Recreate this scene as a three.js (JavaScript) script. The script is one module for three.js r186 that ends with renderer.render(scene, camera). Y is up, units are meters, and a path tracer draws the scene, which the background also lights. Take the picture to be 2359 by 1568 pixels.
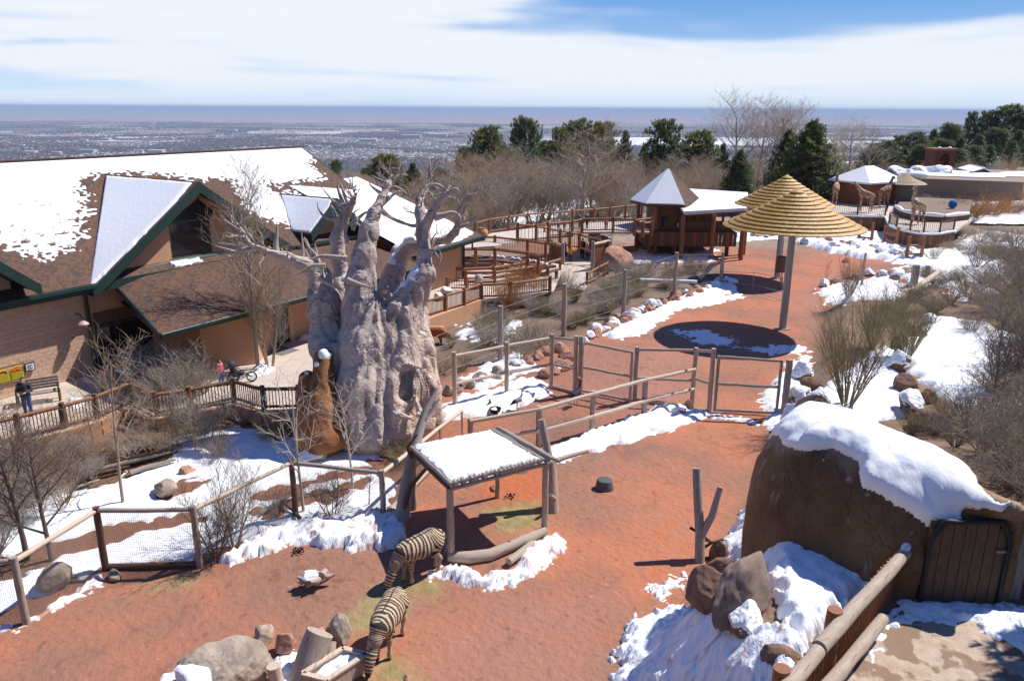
import * as THREE from 'three';
import { mergeVertices, toCreasedNormals } from 'three/addons/utils/BufferGeometryUtils.js';

// ---------- camera, sky, sun, exposure ----------
const scene = new THREE.Scene();
const EYE = new THREE.Vector3(0, 13, 0), PITCH = 16.48 * Math.PI / 180, FOC = 1807, CU = 1179.5, CV = 784;
const camera = new THREE.PerspectiveCamera(2 * Math.atan(CV / FOC) * 180 / Math.PI, 1024 / 680, 0.5, 250000);
camera.rotation.order = 'YXZ';
camera.position.copy(EYE);
camera.rotation.set(-PITCH, 0, 0.005);
camera.updateMatrixWorld();
const renderer = new THREE.WebGLRenderer({ antialias: true });
renderer.toneMapping = THREE.LinearToneMapping;
renderer.toneMappingExposure = 1.2;
renderer.shadowMap.enabled = true;
renderer.setSize(1024, 680);

const SUN_DIR = new THREE.Vector3(0.53, 0.80, -0.28).normalize();
const sun = new THREE.DirectionalLight(new THREE.Color(1.0, 0.95, 0.87), 5.0);
sun.position.copy(SUN_DIR).multiplyScalar(150).add(new THREE.Vector3(5, 0, -50));
sun.target.position.set(5, 0, -50);
sun.castShadow = true;
sun.shadow.radius = 1.2;
Object.assign(sun.shadow.camera, { left: -120, right: 120, top: 120, bottom: -120, near: 1, far: 400 });
sun.shadow.mapSize.set(4096, 4096);
scene.add(sun, sun.target);
scene.fog = new THREE.FogExp2(new THREE.Color(0.60, 0.73, 1.0), 4.0e-5);

// ---------- random numbers and noise ----------
function rng(seed) { let s = (seed * 2654435761 + 12345) >>> 0; return () => { s = (s + 0x6D2B79F5) >>> 0; let t = s; t = Math.imul(t ^ t >>> 15, t | 1); t ^= t + Math.imul(t ^ t >>> 7, t | 61); return ((t ^ t >>> 14) >>> 0) / 4294967296; }; }
const PERM = new Uint8Array(512), GRD = new Float32Array(256 * 3);
{ const r = rng(7); const a = [...Array(256).keys()]; for (let i = 255; i > 0; i--) { const j = Math.floor(r() * (i + 1)); [a[i], a[j]] = [a[j], a[i]]; } for (let i = 0; i < 512; i++) PERM[i] = a[i & 255];
  for (let i = 0; i < 256; i++) { const z = r() * 2 - 1, t = r() * 6.2832, q = Math.sqrt(1 - z * z); GRD.set([q * Math.cos(t), q * Math.sin(t), z], i * 3); } }
const fade = t => t * t * t * (t * (t * 6 - 15) + 10);
function n3(x, y, z, per = 256) {                    // gradient noise, about -1..1, period per
  let X = Math.floor(x), Y = Math.floor(y), Z = Math.floor(z); x -= X; y -= Y; z -= Z;
  const m = a => ((a % per) + per) % per; const X1 = m(X + 1) & 255, Y1 = m(Y + 1) & 255, Z1 = m(Z + 1) & 255; X = m(X) & 255; Y = m(Y) & 255; Z = m(Z) & 255;
  const u = fade(x), v = fade(y), w = fade(z);
  const h = (a, b, c, dx, dy, dz) => { const k = PERM[PERM[PERM[a] + b] + c] * 3; return GRD[k] * dx + GRD[k + 1] * dy + GRD[k + 2] * dz; };
  const L = (a, b, t) => a + (b - a) * t;
  return 1.5 * L(L(L(h(X, Y, Z, x, y, z), h(X1, Y, Z, x - 1, y, z), u), L(h(X, Y1, Z, x, y - 1, z), h(X1, Y1, Z, x - 1, y - 1, z), u), v),
    L(L(h(X, Y, Z1, x, y, z - 1), h(X1, Y, Z1, x - 1, y, z - 1), u), L(h(X, Y1, Z1, x, y - 1, z - 1), h(X1, Y1, Z1, x - 1, y - 1, z - 1), u), v), w);
}
const n2 = (x, y, per) => n3(x, y, 0.37, per);
function fbm(x, y, oct = 4, per) { let s = 0, a = 0.5; for (let i = 0; i < oct; i++) { s += a * n3(x, y, i * 3.7 + 0.37, per); x *= 2; y *= 2; if (per) per *= 2; a *= 0.5; } return s; }
function fbm3(x, y, z, oct = 3) { let s = 0, a = 0.5; for (let i = 0; i < oct; i++) { s += a * n3(x, y, z); x = x * 2 + 3.1; y = y * 2 + 1.7; z *= 2; a *= 0.5; } return s; }
const clamp = (x, a = 0, b = 1) => Math.min(b, Math.max(a, x));
const sm = (a, b, x) => { const t = clamp((x - a) / (b - a)); return t * t * (3 - 2 * t); };
const mix = (a, b, t) => a + (b - a) * t;
const mix3 = (a, b, t) => [mix(a[0], b[0], t), mix(a[1], b[1], t), mix(a[2], b[2], t)];
const V = (x, y, z) => new THREE.Vector3(x, y, z);

// ---------- the sky: thin high cloud over a pale horizon, clear blue above ----------
{
  const w = 2048, h = 1024, d = new Float32Array(w * h * 4);
  for (let j = 0; j < h; j++) {
    const el = ((j + 0.5) / h - 0.5) * Math.PI, s = Math.sin(el);
    for (let i = 0; i < w; i++) {
      const az = ((i + 0.5) / w - 0.5) * 2 * Math.PI, x = Math.cos(az) * Math.cos(el), z = Math.sin(az) * Math.cos(el);
      const deg = el * 180 / Math.PI;
      const da = Math.atan2(x, -z);                  // bearing, 0 along the view
      // the blue of the air, paler and whiter low down
      let c = mix3([0.50, 0.66, 0.84], [0.15, 0.34, 0.68], sm(0, 7.5, deg));
      c = mix3(c, [0.055, 0.17, 0.47], sm(7, 22, deg)); c = mix3(c, [0.028, 0.088, 0.31], sm(20, 55, deg));
      if (deg > -2 && deg < 30) {                    // sheets and streaks of thin high cloud
        const w1 = fbm(da * 1.7 + 9, deg * 0.25, 3), n = fbm(da * 2.4 + 3.1, deg * 0.55 + w1 * 1.2 + 0.3 * da, 5), st = fbm(da * 4.5 + 1.2, deg * 2.1 + w1 * 2.5 - 1.6 * da, 5);
        let cover = sm(-0.30, 0.22, n + 0.45 * st + 0.20 - 1.0 * sm(3.6, 7.2, deg + 1.8 * w1 + 1.6 * st) * sm(-0.16, 0.22, da + 0.3 * w1));
        cover *= (1 - 0.9 * sm(9, 20, deg)) * (0.45 + 0.55 * sm(0, 2.2, deg + w1));
        c = mix3(c, [0.735, 0.775, 0.835], cover);
      } else c = mix3(c, [0.25, 0.22, 0.2], sm(-2, -12, deg));
      d.set([...c, 1], (j * w + i) * 4);
    }
  }
  const t = new THREE.DataTexture(d, w, h, THREE.RGBAFormat, THREE.FloatType);
  t.mapping = THREE.EquirectangularReflectionMapping; t.magFilter = t.minFilter = THREE.LinearFilter; t.needsUpdate = true;
  scene.background = t; scene.environment = t;
}

// ---------- rays of the lens, used to measure where things stand ----------
function ray(u, v) { return V((u - CU) / FOC, -(v - CV) / FOC, -1).applyQuaternion(camera.quaternion); }
const GY = (u, v, y) => { const d = ray(u, v), t = (y - EYE.y) / d.y; return EYE.clone().addScaledVector(d, t); };      // the point at height y
const AT = (u, v, depth) => EYE.clone().addScaledVector(ray(u, v), depth);
function UP(b, v) {                                   // height above b (a point) seen at row v
  let lo = -3, hi = 40; const p = V(0, 0, 0);
  for (let i = 0; i < 40; i++) { const m = (lo + hi) / 2; p.set(b.x, b.y + m, b.z); if (pix(p)[1] > v) lo = m; else hi = m; }
  return (lo + hi) / 2;
}
const _q = camera.quaternion.clone().invert();
function pix(p) { const c = p.clone().sub(EYE).applyQuaternion(_q); return [CU + FOC * c.x / -c.z, CV - FOC * c.y / -c.z, -c.z]; }

// ---------- polygons on the ground ----------
function sdPoly(x, z, P) {                            // positive inside, metres to the edge
  let d = 1e9, inside = false;
  for (let i = 0, j = P.length - 1; i < P.length; j = i++) {
    const ax = P[j].x, az = P[j].z, bx = P[i].x, bz = P[i].z, ex = bx - ax, ez = bz - az;
    const t = clamp(((x - ax) * ex + (z - az) * ez) / (ex * ex + ez * ez + 1e-9)), dx = x - ax - t * ex, dz = z - az - t * ez;
    d = Math.min(d, dx * dx + dz * dz);
    if ((bz > z) !== (az > z) && x < (ax - bx) * (z - bz) / (az - bz) + bx) inside = !inside;
  }
  return (inside ? 1 : -1) * Math.sqrt(d);
}

// ---------- mesh builder ----------
class MB {
  constructor() { this.p = []; this.n = []; this.u = []; this.i = []; this.c = []; this.col = null; }
  v(x, y, z, a, b, c, s, t) { this.p.push(x, y, z); this.n.push(a, b, c); this.u.push(s, t); if (this.col) this.c.push(...this.col); return this.p.length / 3 - 1; }
  tri(a, b, c) { return this.poly([a, b, c]); }
  poly(P, nn) {                                       // flat convex polygon
    const n = nn || P[1].clone().sub(P[0]).cross(P[2].clone().sub(P[0])).normalize(), X = Math.abs(n.x), Y = Math.abs(n.y), Z = Math.abs(n.z);
    const k = P.map(q => this.v(q.x, q.y, q.z, n.x, n.y, n.z, Y > X && Y > Z ? q.x : X > Z ? q.z : q.x, Y > X && Y > Z ? q.z : q.y));
    for (let i = 1; i + 1 < k.length; i++) this.i.push(k[0], k[i], k[i + 1]);
    return this;
  }
  quad(a, b, c, d) { return this.poly([a, b, c, d]); }
  prism(P, off) {                                     // polygon P pushed by the vector off
    const Q = P.map(q => q.clone().add(off)), n = P[1].clone().sub(P[0]).cross(P[2].clone().sub(P[0]));
    const f = n.dot(off) < 0;
    this.poly(f ? P : [...P].reverse()); this.poly(f ? [...Q].reverse() : Q);
    for (let i = 0; i < P.length; i++) { const j = (i + 1) % P.length; f ? this.quad(P[j], P[i], Q[i], Q[j]) : this.quad(P[i], P[j], Q[j], Q[i]); }
    return this;
  }
  box(cx, cy, cz, sx, sy, sz, ry = 0) {
    const c = Math.cos(ry), s = Math.sin(ry), q = (x, y, z) => V(cx + x * c + z * s, cy + y, cz - x * s + z * c), a = sx / 2, b = sy / 2, e = sz / 2;
    return this.prism([q(-a, -b, e), q(a, -b, e), q(a, -b, -e), q(-a, -b, -e)], V(0, sy, 0));
  }
  beam(a, b, w, h) {                                  // squared timber from a to b
    const d = b.clone().sub(a), r = V(-d.z, 0, d.x); if (r.length() < 1e-4) r.set(1, 0, 0); r.normalize();
    const up = r.clone().cross(d).normalize(); r.multiplyScalar(w / 2); up.multiplyScalar(h / 2);
    return this.prism([a.clone().sub(r).sub(up), a.clone().add(r).sub(up), a.clone().add(r).add(up), a.clone().sub(r).add(up)], d);
  }
  tube(P, R, sides = 8, cap = false, uo = 0) {
    const n = P.length; let t = V(0, 0, 0), e1 = V(0, 0, 0), e2 = V(0, 0, 0), last = null, L = uo, rows = [];
    for (let k = 0; k < n; k++) {
      t.subVectors(P[Math.min(n - 1, k + 1)], P[Math.max(0, k - 1)]).normalize();
      if (!last) { e1.set(Math.abs(t.y) > 0.9 ? 1 : 0, Math.abs(t.y) > 0.9 ? 0 : 1, 0); } else e1.copy(last);
      e1.addScaledVector(t, -e1.dot(t)).normalize(); last = e1.clone(); e2.crossVectors(t, e1);
      if (k) L += P[k].distanceTo(P[k - 1]);
      const r = typeof R === 'number' ? R : R[k], row = [];
      for (let s = 0; s <= sides; s++) {
        const A = s / sides * 6.28318, c = Math.cos(A), q = Math.sin(A), nx = e1.x * c + e2.x * q, ny = e1.y * c + e2.y * q, nz = e1.z * c + e2.z * q;
        row.push(this.v(P[k].x + nx * r, P[k].y + ny * r, P[k].z + nz * r, nx, ny, nz, s / sides * Math.max(1, Math.round(6.28 * r * 4)) / 4, L));
      }
      rows.push(row);
      if (cap && (k === 0 || k === n - 1)) {
        const g = k ? 1 : -1, c0 = this.v(P[k].x, P[k].y, P[k].z, t.x * g, t.y * g, t.z * g, 0, 0), ring = row.map(id => this.v(...this.p.slice(id * 3, id * 3 + 3), t.x * g, t.y * g, t.z * g, 0.1, 0.03));
        for (let s = 0; s < sides; s++) g > 0 ? this.i.push(c0, ring[s], ring[s + 1]) : this.i.push(c0, ring[s + 1], ring[s]);
      }
    }
    for (let k = 0; k + 1 < n; k++) for (let s = 0; s < sides; s++) { const a = rows[k][s], b = rows[k][s + 1], c = rows[k + 1][s], d = rows[k + 1][s + 1]; this.i.push(a, b, c, b, d, c); }
    return this;
  }
  log(a, b, r0, r1 = r0, seed = 1, sides = 10) {      // a round pole with a slight bend and knots
    const P = [], R = [], rr = rng(seed), n = 6, L = a.distanceTo(b), w = Math.min(0.02, L * 0.004);
    for (let k = 0; k <= n; k++) { const p = a.clone().lerp(b, k / n); if (k && k < n) p.add(V((rr() - 0.5) * 2 * w, (rr() - 0.5) * 2 * w, (rr() - 0.5) * 2 * w)); P.push(p); R.push(mix(r0, r1, k / n) * (0.95 + 0.1 * rr())); }
    return this.tube(P, R, sides, true, rr() * 5);
  }
  geo() {
    const g = new THREE.BufferGeometry();
    g.setAttribute('position', new THREE.Float32BufferAttribute(this.p, 3)); g.setAttribute('normal', new THREE.Float32BufferAttribute(this.n, 3)); g.setAttribute('uv', new THREE.Float32BufferAttribute(this.u, 2));
    if (this.c.length) g.setAttribute('color', new THREE.Float32BufferAttribute(this.c, 3));
    g.setIndex(this.i); return g;
  }
}
function buv(g, s = 1) {                              // uv in metres from the face's main direction
  const p = g.attributes.position, n = g.attributes.normal, u = new Float32Array(p.count * 2);
  for (let i = 0; i < p.count; i++) { const X = Math.abs(n.getX(i)), Y = Math.abs(n.getY(i)), Z = Math.abs(n.getZ(i)), x = p.getX(i), y = p.getY(i), z = p.getZ(i);
    u[i * 2] = (Y > X && Y > Z ? x : X > Z ? z : x) * s; u[i * 2 + 1] = (Y > X && Y > Z ? z : y) * s; }
  g.setAttribute('uv', new THREE.BufferAttribute(u, 2)); return g;
}
function fuv(g, f = (x, y, z) => [x + 0.35 * y, z + 0.35 * y]) { const p = g.attributes.position, u = []; for (let i = 0; i < p.count; i++) u.push(...f(p.getX(i), p.getY(i), p.getZ(i))); g.setAttribute('uv', new THREE.Float32BufferAttribute(u, 2)); return g; }
function colors(g, fn) {                              // vertex colours from fn(x, y, z, nx, ny, nz)
  const p = g.attributes.position, n = g.attributes.normal, c = new Float32Array(p.count * 3);
  for (let i = 0; i < p.count; i++) c.set(fn(p.getX(i), p.getY(i), p.getZ(i), n.getX(i), n.getY(i), n.getZ(i)), i * 3);
  g.setAttribute('color', new THREE.BufferAttribute(c, 3)); return g;
}

// ---------- the list of things ----------
const counts = {};
function numbered(n) { const k = counts[n] = (counts[n] ?? -1) + 1; return k ? `${n}_${String(k).padStart(3, '0')}` : n; }
function tag(o, label, category, group, kind) { if (label) o.userData.label = label; if (category) o.userData.category = category; if (group) o.userData.group = group; if (kind) o.userData.kind = kind; return o; }
function thing(name, label, category, pos = V(0, 0, 0), group, ry = 0) {
  const o = new THREE.Group(); o.name = numbered(name); o.position.copy(pos); o.rotation.y = ry; scene.add(o); return tag(o, label, category, group);
}
function mesh(name, g, m, parent, local = true) {     // local = false: g is in the world, moved to its parent's place
  if (g instanceof MB) g = g.geo();
  const o = new THREE.Mesh(g, m); o.name = parent ? name : numbered(name); o.castShadow = o.receiveShadow = true;
  (parent || scene).add(o);
  if (!local && parent) { parent.updateWorldMatrix(true, false); g.applyMatrix4(parent.matrixWorld.clone().invert()); }
  return o;
}
const part = (root, name, g, m) => mesh(name, g, m, root, false);
function structure(name, g, m, label) { const o = mesh(name, g, m); o.userData.kind = 'structure'; if (label) o.userData.label = label; return o; }
function copyOf(root, label, pos, ry = 0, scale = 1, group) {
  const o = root.clone(); o.name = numbered(root.name.replace(/_\d+$/, '')); o.userData = { ...root.userData }; if (label) o.userData.label = label; if (group) o.userData.group = group;
  o.position.copy(pos); o.rotation.set(0, ry, 0); if (typeof scale === 'number') o.scale.setScalar(scale); else o.scale.copy(scale); scene.add(o); return o;
}

// ---------- smooth solids: a distance field meshed with surface nets ----------
function nets(f, mn, mx, cell) {
  const nx = Math.ceil((mx.x - mn.x) / cell) + 1, ny = Math.ceil((mx.y - mn.y) / cell) + 1, nz = Math.ceil((mx.z - mn.z) / cell) + 1;
  const F = new Float32Array(nx * ny * nz), id = new Int32Array(nx * ny * nz).fill(-1), pos = [], idx = [], sx = 1, sy = nx, sz = nx * ny;
  for (let k = 0, q = 0; k < nz; k++) for (let j = 0; j < ny; j++) for (let i = 0; i < nx; i++, q++) F[q] = f(mn.x + i * cell, mn.y + j * cell, mn.z + k * cell);
  const C = [0, sx, sy, sx + sy, sz, sz + sx, sz + sy, sz + sx + sy], E = [[0, 1], [0, 2], [0, 4], [1, 3], [1, 5], [2, 3], [2, 6], [3, 7], [4, 5], [4, 6], [5, 7], [6, 7]];
  for (let k = 0; k + 1 < nz; k++) for (let j = 0; j + 1 < ny; j++) for (let i = 0; i + 1 < nx; i++) {
    const q = i + j * sy + k * sz; let m = 0; for (let c = 0; c < 8; c++) if (F[q + C[c]] < 0) m |= 1 << c;
    if (m === 0 || m === 255) continue;
    let x = 0, y = 0, z = 0, n = 0;
    for (const [a, b] of E) { const A = F[q + C[a]], B = F[q + C[b]]; if ((A < 0) === (B < 0)) continue; const t = A / (A - B); n++;
      x += (a & 1) + ((b & 1) - (a & 1)) * t; y += (a >> 1 & 1) + ((b >> 1 & 1) - (a >> 1 & 1)) * t; z += (a >> 2) + ((b >> 2) - (a >> 2)) * t; }
    id[q] = pos.length / 3; pos.push(mn.x + (i + x / n) * cell, mn.y + (j + y / n) * cell, mn.z + (k + z / n) * cell);
  }
  for (let k = 1; k + 1 < nz; k++) for (let j = 1; j + 1 < ny; j++) for (let i = 1; i + 1 < nx; i++) {
    const q = i + j * sy + k * sz, s = F[q] < 0;
    const face = (o, a, b) => { if (s === F[q + o] < 0) return; const A = id[q - a - b], B = id[q - b], D = id[q - a], Cc = id[q]; if (A < 0 || B < 0 || D < 0 || Cc < 0) return; s ? idx.push(A, B, Cc, A, Cc, D) : idx.push(A, Cc, B, A, D, Cc); };
    face(sx, sy, sz); face(sy, sz, sx); face(sz, sx, sy);
  }
  const g = new THREE.BufferGeometry(); g.setAttribute('position', new THREE.Float32BufferAttribute(pos, 3)); g.setIndex(idx); g.computeVertexNormals(); return g;
}
const smin = (a, b, k) => { const h = Math.max(k - Math.abs(a - b), 0) / k; return Math.min(a, b) - h * h * k * 0.25; };
function cap(x, y, z, a, b, ra, rb) {
  const bx = b[0] - a[0], by = b[1] - a[1], bz = b[2] - a[2], px = x - a[0], py = y - a[1], pz = z - a[2];
  const t = clamp((px * bx + py * by + pz * bz) / (bx * bx + by * by + bz * bz + 1e-9)), dx = px - bx * t, dy = py - by * t, dz = pz - bz * t;
  return Math.sqrt(dx * dx + dy * dy + dz * dz) - ra - (rb - ra) * t;
}
function bones(list, k) { return (x, y, z) => { let d = 1e3; for (const b of list) { const e = cap(x, y, z, b[0], b[1], b[2], b[3] ?? b[2]); d = d > 900 ? e : smin(d, e, b[4] ?? k); } return d; }; }

// ---------- textures ----------
const s8 = x => { x = clamp(x); return Math.round(255 * (x <= 0.0031308 ? 12.92 * x : 1.055 * Math.pow(x, 1 / 2.4) - 0.055)); };
function colTex(n, m, fn) {
  const d = new Uint8Array(n * m * 4); for (let j = 0; j < m; j++) for (let i = 0; i < n; i++) { const c = fn((i + 0.5) / n, (j + 0.5) / m), q = (j * n + i) * 4; d[q] = s8(c[0]); d[q + 1] = s8(c[1]); d[q + 2] = s8(c[2]); d[q + 3] = 255; }
  return fin(new THREE.DataTexture(d, n, m), true);
}
function numTex(n, m, fn) {
  const d = new Uint8Array(n * m * 4); for (let j = 0; j < m; j++) for (let i = 0; i < n; i++) { const c = Math.round(255 * clamp(fn((i + 0.5) / n, (j + 0.5) / m))), q = (j * n + i) * 4; d[q] = d[q + 1] = d[q + 2] = c; d[q + 3] = 255; }
  return fin(new THREE.DataTexture(d, n, m), false);
}
function fin(t, srgb) { t.wrapS = t.wrapT = THREE.RepeatWrapping; t.magFilter = THREE.LinearFilter; t.minFilter = THREE.LinearMipmapLinearFilter; t.generateMipmaps = true; if (srgb) t.colorSpace = THREE.SRGBColorSpace; t.needsUpdate = true; return t; }
const rep = (t, a, b = a) => { const c = t.clone(); c.repeat.set(a, b); c.needsUpdate = true; return c; };
function mat(c, o = {}) { const { rough = 0.85, ...r } = o; const m = new THREE.MeshStandardMaterial({ roughness: rough, ...r }); m.color.setRGB(...c); return m; }
const grain = numTex(256, 256, (u, v) => 0.5 + 0.30 * fbm(u * 8, v * 8, 5, 8));
const grainC = (a, b, f = 6) => colTex(256, 256, (u, v) => mix3(a, b, clamp(0.5 + 0.9 * fbm(u * f, v * f, 5, f))));
const woodTex = (a, b, c) => colTex(128, 512, (u, v) => { const g = fbm(u * 16, v * 3, 4, 16) + 0.4 * n2(u * 64, v * 4, 64); let k = mix3(a, b, clamp(0.5 + 0.8 * g)); const kn = n2(u * 4 + 7, v * 6, 4); if (kn > 0.62) k = mix3(k, c, 0.7); const cr = n2(u * 32, v * 2 + 3, 32); if (cr > 0.5) k = mix3(k, c, 0.6); return k; });
const T = {};
T.log = woodTex([0.34, 0.255, 0.195], [0.48, 0.395, 0.325], [0.13, 0.09, 0.065]);
T.grey = woodTex([0.25, 0.20, 0.165], [0.40, 0.345, 0.30], [0.08, 0.06, 0.05]);
T.red = woodTex([0.20, 0.068, 0.028], [0.32, 0.125, 0.055], [0.07, 0.025, 0.012]);
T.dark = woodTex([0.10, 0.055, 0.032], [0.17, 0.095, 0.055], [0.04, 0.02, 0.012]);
T.wbump = numTex(128, 512, (u, v) => 0.5 + 0.28 * fbm(u * 16, v * 3, 4, 16) + 0.14 * n2(u * 64, v * 4, 64));
T.stucco = colTex(512, 512, (u, v) => mix3([0.50, 0.262, 0.142], [0.62, 0.345, 0.20], clamp(0.5 + 0.6 * fbm(u * 3, v * 3, 6, 3) + 0.25 * n2(u * 120, v * 120, 120))));
T.concrete = colTex(512, 512, (u, v) => { let c = mix3([0.47, 0.385, 0.325], [0.60, 0.51, 0.445], clamp(0.5 + 0.8 * fbm(u * 5, v * 5, 6, 5))); if (n2(u * 150, v * 150, 150) > 0.55) c = mix3(c, [0.25, 0.18, 0.13], 0.4); return c; });
// weathered shingles, 2.4 m by 1.8 m: ten courses of tabs in browns
{
  const r = rng(31), tabs = [...Array(400)].map(() => r()), tab = (u, v) => { const row = Math.floor(v * 12), o = (row * 0.37) % 1, k = Math.floor(u * 16 + o) % 16; return [row, k, (u * 16 + o) % 1, (v * 12) % 1, tabs[(row * 16 + k) % 400]]; };
  T.shingle = colTex(512, 512, (u, v) => { const [, , fx, fy, t] = tab(u, v); let c = t < 0.3 ? [0.090, 0.058, 0.050] : t < 0.65 ? [0.185, 0.088, 0.050] : [0.145, 0.075, 0.048]; const g = 0.8 + 0.45 * n2(u * 120, v * 120, 120); c = c.map(q => q * g); if (fy > 0.9 || fx < 0.05) c = mix3(c, [0.04, 0.028, 0.024], 0.7); return c; });
  T.shingleB = numTex(512, 512, (u, v) => { const [, , fx, fy, t] = tab(u, v); return (fx < 0.06 ? 0 : 0.25 + 0.25 * t + 0.45 * fy) + 0.06 * n2(u * 120, v * 120, 120); });
}
// split-faced blocks in courses, 2.4 m by 1.6 m, with a smoother course between
T.block = colTex(512, 512, (u, v) => { const row = Math.floor(v * 8), o = row % 2 * 0.5, fx = (u * 6 + o) % 1, fy = (v * 8) % 1; let c = mix3([0.50, 0.315, 0.215], [0.66, 0.45, 0.325], clamp(0.5 + fbm(u * 10, v * 10, 5, 10) + 0.2 * n2(Math.floor(u * 6 + o) * 3.3, row * 5.1))); if (row % 4 === 3) c = mix3(c, [0.62, 0.41, 0.29], 0.7); if (fx < 0.03 || fy < 0.05) c = mix3(c, [0.34, 0.22, 0.16], 0.6); return c; });
T.blockB = numTex(512, 512, (u, v) => { const row = Math.floor(v * 8), o = row % 2 * 0.5, fx = (u * 6 + o) % 1, fy = (v * 8) % 1; return fx < 0.03 || fy < 0.06 ? 0.1 : row % 4 === 3 ? 0.5 + 0.05 * fbm(u * 30, v * 30, 3, 30) : 0.55 + 0.45 * fbm(u * 22, v * 22, 4, 22); });
T.bark = colTex(512, 512, (u, v) => mix3([0.27, 0.22, 0.195], [0.52, 0.455, 0.415], clamp(0.5 + 0.9 * fbm(u * 6, v * 6, 6, 6) + 0.2 * fbm(u * 40, v * 40, 3, 40))));
T.thatch = colTex(256, 256, (u, v) => mix3([0.29, 0.140, 0.020], [0.60, 0.355, 0.080], clamp(0.5 + 0.6 * n2(u * 60, v * 2, 60) + 0.5 * fbm(u * 8, v * 4, 3, 4))));
T.thatchB = numTex(256, 256, (u, v) => 0.5 + 0.5 * n2(u * 60, v * 3, 60) + 0.2 * n2(u * 120, v * 6, 120));
T.snowB = numTex(512, 512, (u, v) => 0.5 + 0.30 * fbm(u * 10, v * 10, 6, 10));
T.crackB = numTex(512, 512, (u, v) => 0.62 + 0.22 * fbm(u * 12, v * 12, 5, 12) - 0.45 * Math.max(0, 1 - Math.abs(fbm(u * 3, v * 3, 4, 3)) * 16) - 0.25 * Math.max(0, 1 - Math.abs(fbm(u * 7, v * 7, 3, 7)) * 14));
const M = {
  snow: mat([0.86, 0.88, 0.91], { rough: 0.7, bumpMap: rep(T.snowB, 0.6), bumpScale: 0.03 }),
  snowV: mat([1, 1, 1], { rough: 0.7, vertexColors: true, bumpMap: rep(T.snowB, 1.3), bumpScale: 0.055 }),
  log: mat([1, 1, 1], { map: T.log, bumpMap: T.wbump, bumpScale: 0.006 }), grey: mat([1, 1, 1], { map: T.grey, bumpMap: T.wbump, bumpScale: 0.008 }),
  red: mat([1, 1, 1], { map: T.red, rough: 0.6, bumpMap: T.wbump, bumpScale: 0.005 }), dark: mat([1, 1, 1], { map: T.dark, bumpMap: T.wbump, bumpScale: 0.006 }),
  pale: mat([1.4, 1.4, 1.38], { map: T.log, bumpMap: T.wbump, bumpScale: 0.005 }),
  board: mat([1.0, 0.92, 0.85], { map: T.red, rough: 0.7, bumpMap: T.wbump, bumpScale: 0.004 }),
  wire: mat([0.20, 0.19, 0.18], { metalness: 0.5, rough: 0.5 }), steel: mat([0.34, 0.33, 0.33], { metalness: 0.35, rough: 0.5, bumpMap: grain, bumpScale: 0.002 }),
  rock: mat([0.43, 0.235, 0.165], { vertexColors: true, rough: 0.95 }), granite: mat([0.35, 0.285, 0.235], { vertexColors: true, rough: 0.95 }),
  redrock: mat([0.20, 0.115, 0.085], { vertexColors: true, rough: 0.95 }),
  stucco: mat([1, 1, 1], { map: rep(T.stucco, 0.4), bumpMap: rep(grain, 3), bumpScale: 0.004 }),
  concrete: mat([1, 1, 1], { map: rep(T.concrete, 0.35), bumpMap: rep(grain, 2), bumpScale: 0.004 }),
  shingle: mat([1, 1, 1], { map: rep(T.shingle, 1 / 2.4, 1 / 1.8), bumpMap: rep(T.shingleB, 1 / 2.4, 1 / 1.8), bumpScale: 0.02 }),
  block: mat([1, 1, 1], { map: rep(T.block, 1 / 2.4, 1 / 1.6), bumpMap: rep(T.blockB, 1 / 2.4, 1 / 1.6), bumpScale: 0.03 }),
  green: mat([0.016, 0.042, 0.036], { rough: 0.45 }), glass: mat([0.012, 0.016, 0.020], { rough: 0.06 }), black: mat([0.012, 0.012, 0.013], { rough: 0.6 }),
  frame: mat([0.03, 0.05, 0.045], { rough: 0.4 }), flash: mat([0.20, 0.30, 0.28], { rough: 0.4, metalness: 0.3 }),
  bark: mat([1, 1, 1], { map: rep(T.bark, 0.35), bumpMap: rep(T.crackB, 0.4), bumpScale: 0.055, vertexColors: true }),
  limb: mat([1.1, 1.08, 1.08], { map: rep(T.bark, 0.5), bumpMap: rep(grain, 2), bumpScale: 0.02 }),
  thatch: mat([1, 1, 1], { map: T.thatch, bumpMap: T.thatchB, bumpScale: 0.02, rough: 0.5 }),
  twig: mat([0.33, 0.25, 0.18]), twigGrey: mat([0.37, 0.32, 0.275]), twigPale: mat([0.52, 0.44, 0.36]), twigTan: mat([0.40, 0.29, 0.19]), twigOlive: mat([0.28, 0.225, 0.12]), twigRust: mat([0.42, 0.21, 0.07]), twigMid: mat([0.215, 0.175, 0.145]), twigDark: mat([0.14, 0.10, 0.085]),
  vcol: mat([1, 1, 1], { vertexColors: true }), skin: mat([0.50, 0.29, 0.20], { rough: 0.6 }), white: mat([0.78, 0.78, 0.77], { rough: 0.5 }),
};
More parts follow.
